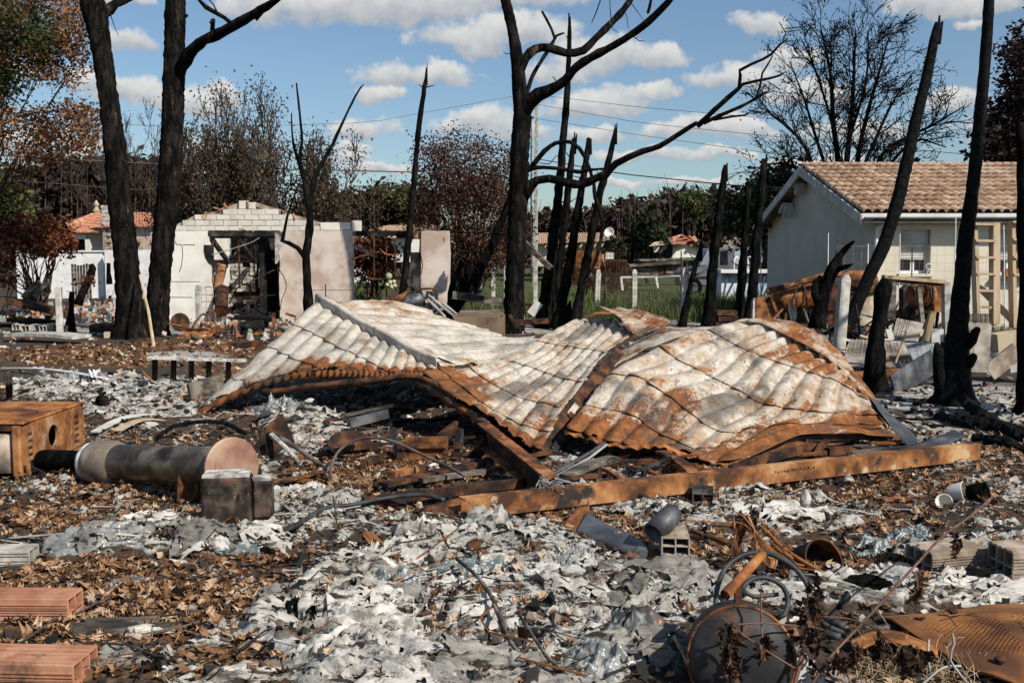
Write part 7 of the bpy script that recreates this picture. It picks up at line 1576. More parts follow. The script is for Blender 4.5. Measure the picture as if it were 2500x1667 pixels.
wirex('rusty_pipe', 'rusty bar slanting right below the wire coil', 'pipe', [P(1862, 1290, 5.3), P(1930, 1350, 5.2), GT(2015, 1420, .04)], .012, 'rust')
mb = MB(); q = GT(2010, 1400, .07); mb.lathe([(.11, -.16), (.115, 0), (.118, .005), (.108, .005), (.104, -.14), (0, -.15)], q, (.35, -.8, .45), 26); tag(mb.build('burnt_pot', M['rust_dark'], smooth='auto'), 'rusty burnt pot on its side with a black mouth right of the wire coil', 'pot')
# panel with punched mesh
M['panel'] = pmat('mesh_punched_rust', [(.2, (.085, .034, .014)), (.5, (.19, .075, .024)), (.8, (.29, .125, .04))], 3, rough=.8, bump=.3, bscale=80, bdist=.002, layers=[((.34, .20, .07), 7, .66, .74), ((.05, .025, .015), 4, .64, .76)])
pn = thing('rusted_sheet', 'large orange rusted panel with punched mesh fields in the lower right corner', 'panel', GT(2380, 1600))
pc = [[(2150, 1500, 4.5), (2330, 1480, 4.62), (2500, 1462, 4.75), (2680, 1445, 4.85)], [(2205, 1535, 4.3), (2360, 1530, 4.3), (2510, 1515, 4.35), (2680, 1500, 4.4)], [(2275, 1580, 4.1), (2400, 1590, 4.02), (2530, 1590, 4.0), (2680, 1580, 4.0)], [(2370, 1635, 3.88), (2450, 1660, 3.78), (2560, 1690, 3.7), (2680, 1690, 3.66)]]
us_, vs_ = np.linspace(0, 1, 130), np.linspace(0, 1, 90); Bm = surf(pc, us_, vs_); Nm = normals(Bm); Nm *= np.sign(Nm[..., 2:3].mean())
Ug, Vg = np.meshgrid(us_, vs_)
fieldm = np.clip(np.minimum.reduce([(Vg - .22) * 12, (.72 - Vg) * 12, (Ug - .06) * 14]), 0, 1) * (np.abs(((Ug - .25 * Vg) * 2.1) % 1 - .5) < .42)
dim = fieldm * .006 * np.sign(np.sin(Ug * 62 * math.pi + (np.floor(Vg * 88 / 2) % 2) * math.pi) * 1)
Bm = Bm + Nm * (dim + .014 * np.abs(((Ug - .25 * Vg) * 2.1) % 1 - .5) + .02 * np.clip(Vg * 6, 0, 1) - .02)[..., None]
ix = np.arange(Bm.shape[0] * Bm.shape[1]).reshape(Bm.shape[:2]); q = np.stack([ix[:-1, :-1], ix[:-1, 1:], ix[1:, 1:], ix[1:, :-1]], -1).reshape(-1, 4)
link('face', mesh_np('face', Bm.reshape(-1, 3) - np.array(pn.location), [q], True), M['panel'], pn, solid=.01)
for a in ((2325, 1512, 4.45), (2440, 1632, 3.9)):
 mb = MB(); mb.lathe([(.022, 0), (.02, .012), (.008, .016), (0, .016)], P(*a) + Vector((0, 0, .035)), (0, -.3, 1), 12); mb.build('bolt', M['rust_dark'], pn)
o = strip('rusty_sheet', [[(2075, 1560, 4.15), (2130, 1535, 4.3), (2200, 1540, 4.25), (2290, 1580, 4.05)], [(2085, 1600, 3.95), (2140, 1570, 4.05), (2210, 1575, 4.0), (2290, 1602, 3.95)]], M['rust_bright'], None, nu=40, nv=6, dent=.01, seed=41); tag(o, 'curved ochre rusted sheet left of the punched panel', 'sheet')
# straw and withered plant
segs = []
for k in range(260):
 p = GT(rn.uniform(2060, 2400), rn.uniform(1600, 1700), .01); d_ = Vector((rn.gauss(.2, .7), rn.gauss(-.1, .5), rn.uniform(.1, .8))).normalized(); r = rn.uniform(.0012, .0028); L = rn.uniform(.04, .12)
 for s_ in range(3):
  q_ = p + d_ * L / 2; segs.append((*p, r, *q_, r * .8)); p = q_; d_ = (d_ + Vector((rn.gauss(0, .4), rn.gauss(0, .4), rn.gauss(-.1, .4)))).normalized(); r *= .8
o = prisms('dry_straw', segs, M['tan'], None, tuple(GT(2230, 1650))); tag(o, 'tangle of dry straw coloured stalks at the bottom right', None, None, 'stuff')
for k, (a) in enumerate(([(2360, 1665), (2320, 1610), (2330, 1570), (2325, 1545)], [(2270, 1640), (2265, 1590), (2268, 1560)], [(2240, 1680), (2300, 1630), (2345, 1625)])):
 wirex('dry_root', ('forked pale dry root standing in the straw', 'upright pale dry root left of the forked one', 'pale dry root lying over the straw')[k], 'root', [P(x, y, 3.75 + .02 * i) for i, (x, y) in enumerate(a)], .005, 'wire_pale', 5)
pl = thing('withered_vine', 'long red brown vine stem with shrivelled leaves arching across the lower right', 'plant', GT(1990, 1660))
wirex('stem', None, None, [P(*a) for a in ((1975, 1680, 3.6), (2030, 1600, 3.7), (2110, 1515, 3.8), (2170, 1450, 3.95), (2230, 1385, 4.15), (2300, 1310, 4.5), (2365, 1262, 4.8), (2420, 1215, 5.1))], .0055, 'stem', 7, pl)
for a in ([(1935, 1690, 3.55), (1948, 1640, 3.6), (1962, 1580, 3.65), (1972, 1520, 3.7), (1975, 1450, 3.8)], [(2000, 1505, 3.8), (2060, 1508, 3.8), (2120, 1525, 3.78), (2170, 1560, 3.7), (2195, 1580, 3.7)], [(1760, 1505, 3.66), (1830, 1560, 3.6), (1890, 1600, 3.55), (1940, 1630, 3.56)], [(1858, 1445, 3.7), (1858, 1500, 3.66), (1862, 1570, 3.6), (1866, 1600, 3.6)], [(1790, 1525, 3.62), (1860, 1520, 3.62), (1950, 1528, 3.7)], [(1958, 1620, 3.6), (1985, 1560, 3.68), (2000, 1520, 3.72)]):
 wirex('stem', None, None, [P(*p) for p in a], .008 if a[0][0] == 1935 else .0035, 'stem', 6, pl)
M['lf_wither'] = leafmat('withered_leaf', [(0, (.012, .008, .006)), (.5, (.04, .022, .014)), (1, (.12, .06, .03))], .1)
pts = []
for (x, y, sx, sy, d_, n_) in ((1988, 1480, 22, 60, 3.72, 34), (1985, 1560, 24, 50, 3.66, 26), (1780, 1570, 20, 45, 3.58, 26), (1790, 1620, 14, 36, 3.56, 14), (1868, 1590, 10, 30, 3.58, 12), (2150, 1580, 14, 40, 3.68, 14), (2230, 1615, 34, 30, 3.65, 20), (2055, 1620, 30, 25, 3.66, 14), (2240, 1440, 12, 30, 4.15, 12), (2330, 1330, 10, 24, 4.6, 10), (2090, 1590, 20, 30, 3.7, 10)):
 for _ in range(n_): pts.append(tuple(P(x + rn.gauss(0, sx * .5), y + rn.gauss(0, sy * .5), d_ + rn.gauss(0, .02))))
n = len(pts); off = pl.location
o = scatter('shrivelled_leaves', LEAF_T, np.array(pts), rotmats(RS.uniform(0, 6.28, n), RS.normal(1.3, .4, n), RS.uniform(0, 6.28, n)), np.stack([RS.uniform(.04, .09, n), RS.uniform(.025, .05, n), RS.uniform(.04, .09, n)], -1), M['lf_wither'], False, pl, tuple(off)); tag(o, kind='stuff')
# crockery, rubble
mb = MB(); q = GT(2338, 1222, .055); mb.lathe([(0, -.06), (.05, -.06), (.062, -.02), (.068, .04), (.064, .042), (.056, -.02), (0, -.045)], q, (.75, -.55, .25), 22); t = mb.build('broken_pot', M['cream'], smooth='auto'); tag(t, 'broken cream pot lying on its side at the right', 'pot')
mb = MB(); q = GT(2385, 1222, .05); mb.lathe([(0, -.05), (.06, -.05), (.066, 0), (.07, .06)], q, (.5, -.5, .2), 18); tag(mb.build('black_pot', M['char'], smooth='auto', solid=.006), 'blackened round pot right of the broken cream pot', 'pot')
mb = MB(); q = GT(2305, 1240, .03); mb.lathe([(.0, 0), (.03, .006), (.045, .025), (.052, .05)], q, (-.4, -.7, .5), 14, a0=0, a1=4.2); tag(mb.build('cup_shard', M['cream'], smooth=True, solid=.006), 'cream cup fragment below the broken cream pot', 'shard')
for lab, x, y, s, m_ in (('whitish cement lump near the right edge above the rusty panel', 2440, 1425, (.14, .1, .09), 'ash'), ('dark char lump behind the green plastic', 2170, 1385, (.18, .1, .08), 'char_gloss'), ('black char heap below the green plastic', 2120, 1430, (.22, .12, .07), 'char'), ('black char heap near the right edge', 2380, 1420, (.22, .12, .07), 'char'), ('small pointed grey stone below the beam', 1965, 1245, (.07, .06, .12), 'concrete'), ('round pale stone below the beam', 1925, 1250, (.14, .09, .08), 'concrete'),
                         ('cream stone on the ash right of the drawer', 1060, 1142, (.1, .05, .04), 'white'), ('white crumpled lump right of the charred box', 640, 1202, (.16, .08, .05), 'white'), ('dark burnt lump left of the roof sheet tip', 250, 1002, (.16, .12, .13), 'char'), ('grey folded tile scrap beside the pale grooved brick', 2190, 1395, (.2, .14, .05), 'steel_dark')):
 q = GT(x, y); r = np.random.RandomState(int(x)); bm_ = MB(); nn_ = 9; vs = []
 for i in range(nn_):
  for j in range(12):
   a, b = math.pi * i / (nn_ - 1), 2 * math.pi * j / 12; k = 1 + .55 * (float(fbm(np.array([math.cos(b) * math.sin(a) * 2 + x]), np.array([math.sin(b) * math.sin(a) * 2 + math.cos(a) * 2]), 3, 3)[0]) - .5) + (r.uniform(-.2, .2) if 'char' in m_ else r.uniform(-.06, .06))
   vs.append(q + Vector((math.cos(b) * math.sin(a) * s[0] * k / 2, math.sin(b) * math.sin(a) * s[1] * k / 2, s[2] * (.45 - math.cos(a) * .5 * k))))
 bm_.add(vs, [(i * 12 + j, i * 12 + (j + 1) % 12, (i + 1) * 12 + (j + 1) % 12, (i + 1) * 12 + j) for i in range(nn_ - 1) for j in range(12)]); tag(bm_.build('rubble_lump', M[m_]), lab, 'lump')
for k, a in enumerate(([(2040, 955), (2120, 1000)],)): pass
# burnt branches on the ground at the right
for lab, pts in (('jagged charred branch on the pale sand at the right, rising to the left end', [(2352, 1000, .12, 60), (2400, 1030, .05, 80), (2450, 1060, .05, 80), (2520, 1090, .04, 60)]), ('flat charred branch below the jagged one', [(2290, 1022, .03, 60), (2350, 1042, .05, 80), (2430, 1052, .05, 70), (2510, 1062, .03, 50)]), ('short black branch in the litter at the right edge', [(2380, 1080, .04, 60), (2450, 1092, .05, 70), (2510, 1112, .04, 50)]),
                 ('small charred twig near the foot of the big right tree', [(2230, 990, .02, 20), (2262, 985, .02, 16), (2290, 962, .03, 10)])):
 c = [GT(a, b, h) for a, b, h, w in pts]; cc_ = crspline([(*q, w / 2500 * q.y / 2 * .45) for q, (a, b, h, w) in zip(c, pts)], .06); mb = MB(); mb.tube([Vector(q[:3]) for q in cc_], [max(.006, q[3]) for q in cc_], 8, rough=.3); tag(mb.build('charred_branch', M['char_gloss']), lab, 'branch')
for k in range(3):
 q = [GT(2090 + k * 30, 1003 + k * 8, .004), GT(2160 + k * 50, 1012 + k * 14, .01), GT(2260 + k * 50, 1006 + k * 16, .004)]; wirex('fallen_twig', ('left', 'middle', 'right')[k] + 'most thin burnt twig on the pale sand behind the hump', 'twig', q, .012, 'char', 5)
# ================================================================ MIDDLE GROUND
# concrete posts and wire
M['pale_post'] = pmat('pale_concrete', [(.2, (.40, .375, .33)), (.5, (.55, .52, .46)), (.8, (.64, .61, .55))], 6, rough=.95, bump=.5, bscale=60, bdist=.005, layers=[((.2, .17, .13), 4, .62, .76)])
def post(label, px, pt, d, w=11, lean=0, mat='concrete', cat='post', name='concrete_post', dpt=1.0):
 w *= 1.2; mat = 'pale_post' if mat == 'concrete' and 'brown' not in label and 'mossy' not in label else mat
 b = P(px, 700, d); b.z = -.1; t = P(px + lean, pt, d); ww = w / F * d
 mb = MB(); mb.bar(b, t, ww, ww * dpt, up=(0, 1, 0), n=4); mb.prism([t + Vector((-ww / 2, -ww * .5, 0)), t + Vector((ww / 2, -ww * .5, 0)), t + Vector((ww * .25, -ww * .5, ww * .5)), t + Vector((-ww * .25, -ww * .5, ww * .5))], (0, ww * dpt, 0))
 return tag(mb.build(name, M[mat], bevel=.008), label, cat, 'fence posts')
for lab, px, pt, d, w, ln in (('pale concrete post on the left in front of the broken bricks', 142, 705, 21.5, 11, 1), ('mossy grey concrete post against the white garage wall', 484, 702, 24, 11, 0), ('white concrete post just right of the leaning pole cluster', 1457, 664, 31, 10, 4), ('white concrete post in the middle of the meadow fence', 1549, 664, 28, 10, 0), ('white concrete post right beside the thin leaning sapling', 1670, 660, 24, 12, 3),
                              ('pale post far behind left of the central tree', 1172, 650, 31, 7, 0), ('whiter post just left of the central tree', 1204, 648, 29, 8, 0), ('brown weathered post at the left side of the central tree', 1233, 653, 28, 6, 0), ('brown post right of the central tree', 1307, 657, 27, 9, 0), ('shaded grey post seen between the black stubs', 1145, 655, 30, 7, 0), ('leaning white concrete post in front of the mixer drum', 2050, 682, 15.2, 20, 12), ('white post base hidden behind the rightmost black pole', 1842, 735, 21.8, 12, 2)):
 post(lab, px, pt, d, w, ln)
def mesh_fence(name, label, a, b, h, step, r, mat, diag=False, z0=.05):
 """wire netting between two ground points"""
 mb = MB(); a, b = Vector(a), Vector(b); L = (b - a).length; n = int(L / step); d = (b - a) / L
 if diag:
  for k in range(-int(h / step) * 1, n + 1):
   for s_ in (1, -1):
    x0 = k * step; lo, hi = 0, h
    p = a + d * (x0 if s_ == 1 else x0 + h); q = a + d * (x0 + h if s_ == 1 else x0)
    xa, xb = (p - a).dot(d), (q - a).dot(d)
    if min(xa, xb) < 0 or max(xa, xb) > L: continue
    mb.tube([p + Vector((0, 0, z0)), q + Vector((0, 0, h + z0))], r, 3, cap=False)
 else:
  for k in range(n + 1): mb.tube([a + d * (k * step) + Vector((0, 0, z0)), a + d * (k * step) + Vector((0, 0, z0 + h))], r, 3, cap=False)
  for k in range(int(h / step) + 1): mb.tube([a + Vector((0, 0, z0 + k * step)), a.lerp(b, .5) + Vector((0, 0, z0 + k * step - .02)), b + Vector((0, 0, z0 + k * step))], r, 3, cap=False)
 t = thing(name, label, 'fence', a); o = mb.build('wire_netting', M[mat], t); o['kind'] = 'stuff'
 mb = MB(); mb.tube([a + Vector((0, 0, z0 + h)), b + Vector((0, 0, z0 + h))], r * 2, 4); mb.build('top_wire', M[mat], t)
 return t
gp = lambda px, d: Vector(((px - 1250) / F * d, d, 0))
mesh_fence('wire_fence', 'sagging diamond wire netting in front of the white garage wall', gp(400, 24.1), gp(490, 24.1), .95, .09, .004, 'wire', True)
mesh_fence('wire_fence', 'rusty wire netting between the concrete posts before the meadow', gp(1462, 31.1), gp(1672, 24.1), 1.05, .13, .004, 'wire', False)
mesh_fence('wire_fence', 'tall rusty wire panel standing in the meadow before the wreck', gp(1390, 36), gp(1532, 36), 1.75, .11, .007, 'rust_dark', False)
mesh_fence('wire_fence', 'fine wire netting standing along the front of the cream house', gp(2040, 20.3), gp(2560, 20.0), 1.75, .16, .002, 'wire_pale', False)
mesh_fence('wire_fence', 'diamond wire netting hanging beside the wall stub', gp(735, 24.2), gp(862, 24.2), .75, .09, .003, 'wire', True)
for lab, px, pt, d, w in (('thin rusty stake in the meadow wire', 1477, 617, 30, 3), ('thin rusty stake at the right of the meadow wire', 1663, 612, 30, 3), ('rusty stake in front of the lintel gap, left one', 943, 585, 26, 4), ('thin dark rod standing before the first shutter window', 2227, 604, 19.7, 3), ('white fibreglass stake before the gable wall', 2022, 569, 20, 2.6), ('white fibreglass stake just left of the big right tree', 2333, 531, 19.8, 3), ('white stake by the house corner', 2119, 595, 20, 3.4), ('white stake left of the first shutter window', 2197, 570, 20, 2.6), ('leaning white stake by the second window', 2450, 550, 19.6, 3), ('white stake behind the pool beside the black pole', 1858, 575, 29, 2.6), ('small dark stake on the wall stub plaster', 795, 694, 24.1, 3)):
 b = gp(px + (8 if 'leaning' in lab else 0), d); t = P(px, pt, d); mb = MB(); mb.tube([b, t], w / F * d / 2, 5); tag(mb.build('stake', M['white' if 'white' in lab else 'rust_dark']), lab, 'stake')
# pool
DPL = 33.5
pool = thing('frame_pool', 'above ground pool with a white rim and pale blue printed wall behind the black poles', 'pool', gp(1880, DPL))
M['liner'] = pmat('pool_liner', [(.2, (.20, .32, .45)), (.45, (.50, .60, .68)), (.8, (.66, .72, .76))], .9, detail=3, rough=.4, bump=.1, bscale=4, layers=[((.06, .13, .26), .9, .58, .66)])
xa, xb = gp(1757, DPL).x, gp(2030, DPL).x; zt_ = P(1250, 662, DPL).z
mb = MB(); mb.box(((xa + xb) / 2, DPL + .15, zt_ / 2), (xb - xa - .15, .06, zt_)); mb.build('front_liner', M['liner'], pool)
mb = MB(); mb.box((xa + .12, DPL + 1.3, zt_ / 2), (.06, 2.3, zt_)); mb.box((xb - .12, DPL + 1.3, zt_ / 2), (.06, 2.3, zt_)); mb.build('side_liner', M['liner'], pool)
mb = MB(); mb.box(((xa + xb) / 2, DPL + 2.4, zt_ / 2), (xb - xa - .15, .06, zt_)); mb.build('back_liner', M['liner'], pool)
mb = MB(); mb.box(((xa + xb) / 2, DPL + 1.25, .75), (xb - xa - .3, 2.2, .04)); mb.build('pool_water', M['liner'], pool)
mb = MB(); mb.bar((xa, DPL, zt_), (xb, DPL, zt_), .28, .12); mb.bar((xa, DPL + 2.45, zt_), (xb, DPL + 2.45, zt_), .2, .12); mb.bar((xa + .1, DPL + .145, zt_), (xa + .1, DPL + 2.34, zt_), .2, .119); mb.bar((xb - .1, DPL + .145, zt_), (xb - .1, DPL + 2.34, zt_), .2, .119); mb.build('rim', M['white'], pool)
for k in range(9):
 x = xa + .25 + (xb - xa - .4) * k / 8; mb = MB(); mb.bar((x, DPL, zt_ - .08), (x - .28, DPL - .42, 0), .05, .05); mb.build('strut', M['white' if k > 4 else 'steel_dark'], pool)
for px in (1796, 1829): mb = MB(); x = gp(px, DPL).x; mb.tube([(x - .08, DPL - .05, zt_ - .1), (x - .08, DPL - .05, zt_ + .38), (x, DPL, zt_ + .47), (x + .1, DPL + .05, zt_ + .38), (x + .12, DPL + .05, zt_ - .1)], .025, 8); mb.build('ladder_rail', M['white'], pool, smooth=True)
# pickup with hard top
DK = 39.5
pk = thing('pickup_truck', 'dark grey pickup with a glazed hard top parked behind the pool', 'pickup', gp(1780, DK))
zk = lambda a, b, dd=0: P(*ZT((a, b))[0], DK + dd)
body = [(1430, 860), (1425, 720), (1470, 690), (1585, 672), (1665, 515), (1700, 500), (1830, 486), (2210, 490), (2240, 510), (2300, 640), (2320, 690), (2320, 860)]
M['car'] = pmat('dull_dark_car_paint', [(.2, (.09, .09, .11)), (.8, (.16, .16, .185))], 2, rough=.45, bump=0, spec=.5, layers=[((.10, .09, .085), 5, .58, .72)])
mb = MB(); q = [zk(a, b) for a, b in body]; mb.prism(q, (0, 1.75, 0)); mb.build('body', M['car'], pk, bevel=.05)
M['car_glass'] = pmat('painted_reflection_glass', [(.2, (.24, .29, .33)), (.8, (.48, .53, .56))], 1.2, rough=.12, bump=0, spec=.7)  # pale base colour stands in for a bright reflection in the windows
for nm, pts, m_ in (('windscreen', ((1598, 655), (1672, 525), (1712, 522), (1670, 655)), 'car_glass'), ('door_window', ((1690, 652), (1722, 528), (1784, 520), (1784, 652)), 'car_glass'), ('rear_window', ((1800, 650), (1802, 522), (1868, 515), (1872, 650)), 'black_glass'), ('hard_top_window', ((1930, 650), (1935, 525), (2070, 512), (2070, 648)), 'car_glass'), ('hard_top_window', ((2090, 648), (2090, 510), (2205, 510), (2268, 640)), 'car_glass')):
 mb = MB(); q = [zk(a, b, -.02) for a, b in pts]; mb.prism(q, (0, .03, 0)); mb.build(nm, M[m_], pk)
mb = MB(); mb.bar(zk(1440, 770, -.03), zk(2318, 765, -.03), .03, .06); mb.build('side_trim', M['steel_dark'], pk)
mb = MB(); mb.box(zk(1545, 640, -.1), (.2, .15, .22)); mb.build('wing_mirror', M['char_gloss'], pk, bevel=.03)
for a in (1545, 2180):
 mb = MB(); c = zk(a, 0); c.z = .36; mb.lathe([(.0, -.02), (.2, -.02), (.24, 0), (.37, 0), (.38, .1), (.38, .2)], c + Vector((0, -.03, 0)), (0, 1, 0), 22); w = mb.build('wheel', M['char'], pk, smooth='auto')
 mb = MB(); mb.lathe([(0, -.03), (.18, -.035), (.2, -.02)], c + Vector((0, -.035, 0)), (0, 1, 0), 16); mb.build('rim', M['steel_dark'], w)
# rusted wreck of a truck
DW = 40.0
wr = thing('truck_wreck', 'burnt out rusted truck cab and flat bed behind the meadow wire panel', 'truck', gp(1440, DW)); wk = lambda a, b, dd=0: P(*ZT((a, b))[0], DW + dd)
mb = MB(); mb.prism([wk(*p) for p in ((405, 700), (410, 530), (470, 515), (600, 520), (660, 530), (685, 640), (690, 700))], (0, 1.8, 0)); mb.build('cab', M['rust_bright'], wr, bevel=.04)
mb = MB(); mb.prism([wk(*p, -.02) for p in ((470, 645), (472, 580), (500, 578), (500, 640))], (0, .03, 0)); mb.build('cab_window', M['black_glass'], wr)
mb = MB(); mb.prism([wk(*p) for p in ((380, 850), (380, 700), (690, 700), (960, 690), (960, 760), (700, 770), (700, 850))], (0, 1.7, 0)); mb.build('chassis', M['rust_dark'], wr)
mb = MB(); mb.prism([wk(*p, -.1) for p in ((690, 760), (690, 605), (905, 605), (905, 755))], (0, .08, 0)); mb.build('side_board', M['rust'], wr)
mb = MB(); mb.prism([wk(*p, .6) for p in ((700, 600), (705, 530), (780, 535), (780, 600))], (0, .5, 0)); mb.build('tool_locker', M['dirty_white'], wr)
for k in range(12): mb = MB(); x = 700 + 18 * k; mb.bar(wk(x, 605, -.15), wk(x, 755, -.15), .03, .03, up=(0, 1, 0)); mb.build('slat', M['rust_dark'], wr)
for a in (560, 820): mb = MB(); c = wk(a, 0); c.z = .4; mb.lathe([(0, -.05), (.25, -.05), (.42, 0), (.42, .22)], c + Vector((0, -.05, 0)), (0, 1, 0), 18); mb.build('wheel', M['rust_dark'], wr, smooth='auto')
mb = MB(); c = wk(540, 745, -.12); mb.lathe([(0, -.03), (.1, 0), (.12, .04)], c, (0, 1, 0), 14); mb.build('headlight', M['dirty_white'], wr)
# long dark bench like frames and white barrier in the meadow
br = thing('white_barrier', 'low white metal barrier standing in the meadow grass', 'barrier', gp(1590, 34)); bk_ = lambda a, b, dd=0: P(*ZT((a, b))[0], 34 + dd)
mb = MB(); mb.bar(bk_(843, 772), bk_(1425, 762), .05, .06); mb.build('rail', M['dirty_white'], br)
for a, b in (((848, 772), (862, 895)), ((1183, 768), (1200, 875)), ((1420, 765), (1430, 870))): mb = MB(); mb.bar(bk_(*a), bk_(*b), .07, .07, up=(0, 1, 0)); mb.build('leg', M['white'], br)
tb = thing('charred_rack', 'long charred rack with plank legs on the far side of the meadow', 'rack', gp(1610, 46)); tk_ = lambda a, b, dd=0: P(*ZT((a, b))[0], 46 + dd)
mb = MB(); mb.bar(tk_(920, 660), tk_(1430, 630), .6, .12); mb.bar(tk_(990, 610), tk_(1500, 600, 1), .5, .1); mb.build('top', M['wood'], tb)
for a in (1000, 1080, 1160, 1235, 1300, 1380): mb = MB(); mb.bar(tk_(a, 650), tk_(a + 6, 755), .35, .12, up=(0, 1, 0)); mb.build('plank', M['wood' if a != 1235 else 'rust_dark'], tb)
M['green'] = pmat('green_bench_paint', [(.2, (.05, .13, .04)), (.8, (.10, .22, .07))], 4, rough=.6, bump=0)
bar('green_rail', 'bright green bench rail before the pickup bonnet', 'rail', P(*ZT((1415, 597))[0], 44), P(*ZT((1590, 592))[0], 44), .1, .12, 'green')
DX = 19.0
x6 = lambda a, b, d=DX: P(*Z6((a, b))[0], d)
mx = thing('concrete_mixer', 'rusted concrete mixer drum with a pale scorched lower half behind the leaning trunk', 'mixer', gp(2090, DX))
c0, c1 = x6(1000, 610), x6(985, 195); axm = (c1 - c0).normalized(); Hm = (c1 - c0).length
s_ = DX / F / 3.136
M['pale_rust'] = pmat('pale_scorched_drum', [(.2, (.36, .27, .2)), (.5, (.48, .41, .33)), (.8, (.55, .5, .43))], 4, rough=.8, bump=.2, bscale=50, layers=[((.27, .105, .04), 3.5, .50, .64)])
mb = MB(); mb.lathe([(85 * s_, 0), (112 * s_, 8 * s_), (118 * s_, Hm * .25), (128 * s_, Hm * .58)], c0, axm, 30, cap0=True); mb.build('lower_drum', M['pale_rust'], mx, smooth='auto')
mb = MB(); mb.lathe([(150 * s_, Hm * .6), (158 * s_, Hm * .62), (150 * s_, Hm * .645)], c0, axm, 30); mb.build('gear_ring', M['rust_dark'], mx, smooth=True, solid=.02)
mb = MB(); mb.lathe([(132 * s_, Hm * .62), (145 * s_, Hm * .8), (120 * s_, Hm * .95), (60 * s_, Hm * 1.02)], c0, axm, 30); mb.build('upper_drum', M['rust'], mx, smooth='auto', solid=.006)
mb = MB(); mb.bar(x6(1105, 230, DX - .2), x6(1130, 310, DX - .2), .12, .03, up=(0, 1, 0)); mb.build('bracket', M['rust_bright'], mx)
for a, b in (((920, 640), (890, 860)), ((1090, 640), (1120, 840))): mb = MB(); mb.bar(x6(*a), x6(b[0], b[1], DX - .3), .08, .08); mb.build('leg', M['rust_dark'], mx)
mb = MB(); mb.tube([x6(290, 350), x6(500, 295), x6(720, 232), x6(880, 215)], 24 * s_ * 1.0, 14); tag(mb.build('rusty_pipe', M['rust'], smooth='auto'), 'thick rusty pipe slanting up left of the mixer drum', 'pipe')
dm = thing('rusted_drum', 'long rusted water tank lying under the slanting pipe', 'drum', gp(1940, DX))
mb = MB(); mb.lathe([(0, 0), (60 * s_, 8 * s_), (95 * s_, 40 * s_), (105 * s_, 80 * s_), (105 * s_, 400 * s_), (90 * s_, 470 * s_), (0, 490 * s_)], x6(340, 430, DX + .3), (1, .1, .16), 28); mb.build('shell', M['rust'], dm, smooth='auto')
mb = MB(); mb.ring(x6(560, 400, DX + .3), 108 * s_, .012, Vector((1, .1, .16)).to_track_quat('Z', 'Y').to_matrix(), 26, 5); mb.build('band', M['rust_dark'], dm)
mb = MB(); mb.prism([x6(a, b, DX - .6) for a, b in ((200, 400), (310, 380), (345, 470), (385, 565), (200, 560))], (0, .03, 0)); tag(mb.build('rusty_plate', M['rust']), 'brownish red steel plate standing left of the rusted tank', 'plate')
mb = MB(); mb.bar(x6(318, 382, DX - .64), x6(385, 565, DX - .64), .05, .04, up=(0, 1, 0)); tag(mb.build('angle_bar', M['rust']), 'rusty angle bar along the right side of the red plate', 'bar')
mb = MB(); mb.tube([Vector(q) for q in crspline([tuple(x6(a, b, DX - .7)) for a, b in ((492, 480), (500, 380), (530, 310), (560, 300), (585, 350), (595, 470), (590, 600))], .05)], .018, 7); tag(mb.build('iron_hoop', M['rust'], smooth=True), 'tall rusty iron hoop in front of the rusted tank', 'hoop')
mb = MB(); mb.lathe([(28 * s_, 0), (30 * s_, 130 * s_)], x6(485, 600, DX - .4), (0, 0, 1), 12, cap1=True); tag(mb.build('grey_can', M['concrete']), 'small grey cylinder standing under the rusted tank', 'can')
for k, (pts, m_) in enumerate(((((750, 330), (860, 250), (850, 690), (760, 700)), 'rust_dark'), (((705, 560), (745, 540), (760, 660), (710, 655)), 'dirty_white'), (((745, 680), (800, 605), (815, 640), (770, 710)), 'brick_pale'))):
 mb = MB(); mb.prism([x6(a, b, DX - .5) for a, b in pts], (0, .05, 0)); tag(mb.build('scrap_plate', M[m_]), ('dark rusty sheet behind the leaning white post', 'pale plate between the gnarled snag and the white post', 'small buff slab at the foot of the white post')[k], 'plate')
# frame with lintel
DF = 15.5
fr_ = thing('post_frame', 'frame of concrete posts and a slanting timber lintel in front of the cream house', 'frame', gp(2240, DF))
mb = MB(); mb.bar(x6(1668, 880, DF), x6(1660, 275, DF), 55 * DF / F / 3.136, .12, up=(0, 1, 0)); mb.build('right_post', M['concrete'], fr_, bevel=.01)
mb = MB(); mb.bar(x6(1215, 560, DF), x6(1225, 255, DF), 95 * DF / F / 3.136, .12, up=(0, 1, 0)); mb.build('left_post', M['wood'], fr_)
mb = MB(); mb.bar(x6(1180, 236, DF), x6(1640, 276, DF), .16, 26 * DF / F / 3.136); mb.build('lintel', M['tan'], fr_)
mb = MB(); mb.bar(x6(1240, 262, DF), x6(1640, 300, DF), .1, 26 * DF / F / 3.136); mb.build('under_beam', M['rust_dark'], fr_)
mb = MB(); mb.bar(x6(1450, 310, DF), x6(1480, 590, DF - .2), 30 * DF / F / 3.136, .06, up=(0, 1, 0)); mb.build('inner_post', M['wood'], fr_)
d2_ = thing('rusted_drum', 'round rusted tank with straps seen through the post frame', 'drum', gp(2250, 17)); s2 = 17 / F / 3.136
mb = MB(); mb.lathe([(0, 0), (70 * s2, 10 * s2), (110 * s2, 60 * s2), (110 * s2, 130 * s2), (80 * s2, 190 * s2), (0, 205 * s2)], x6(1375, 375, 17), (1, .15, -.03), 26); mb.build('shell', M['rust'], d2_, smooth='auto')
for k in (85, 125): mb = MB(); mb.ring(x6(1375 + k, 372, 17), 114 * s2, .02, Vector((1, .15, -.03)).to_track_quat('Z', 'Y').to_matrix(), 24, 5); mb.build('strap', M['rust_dark'], d2_)
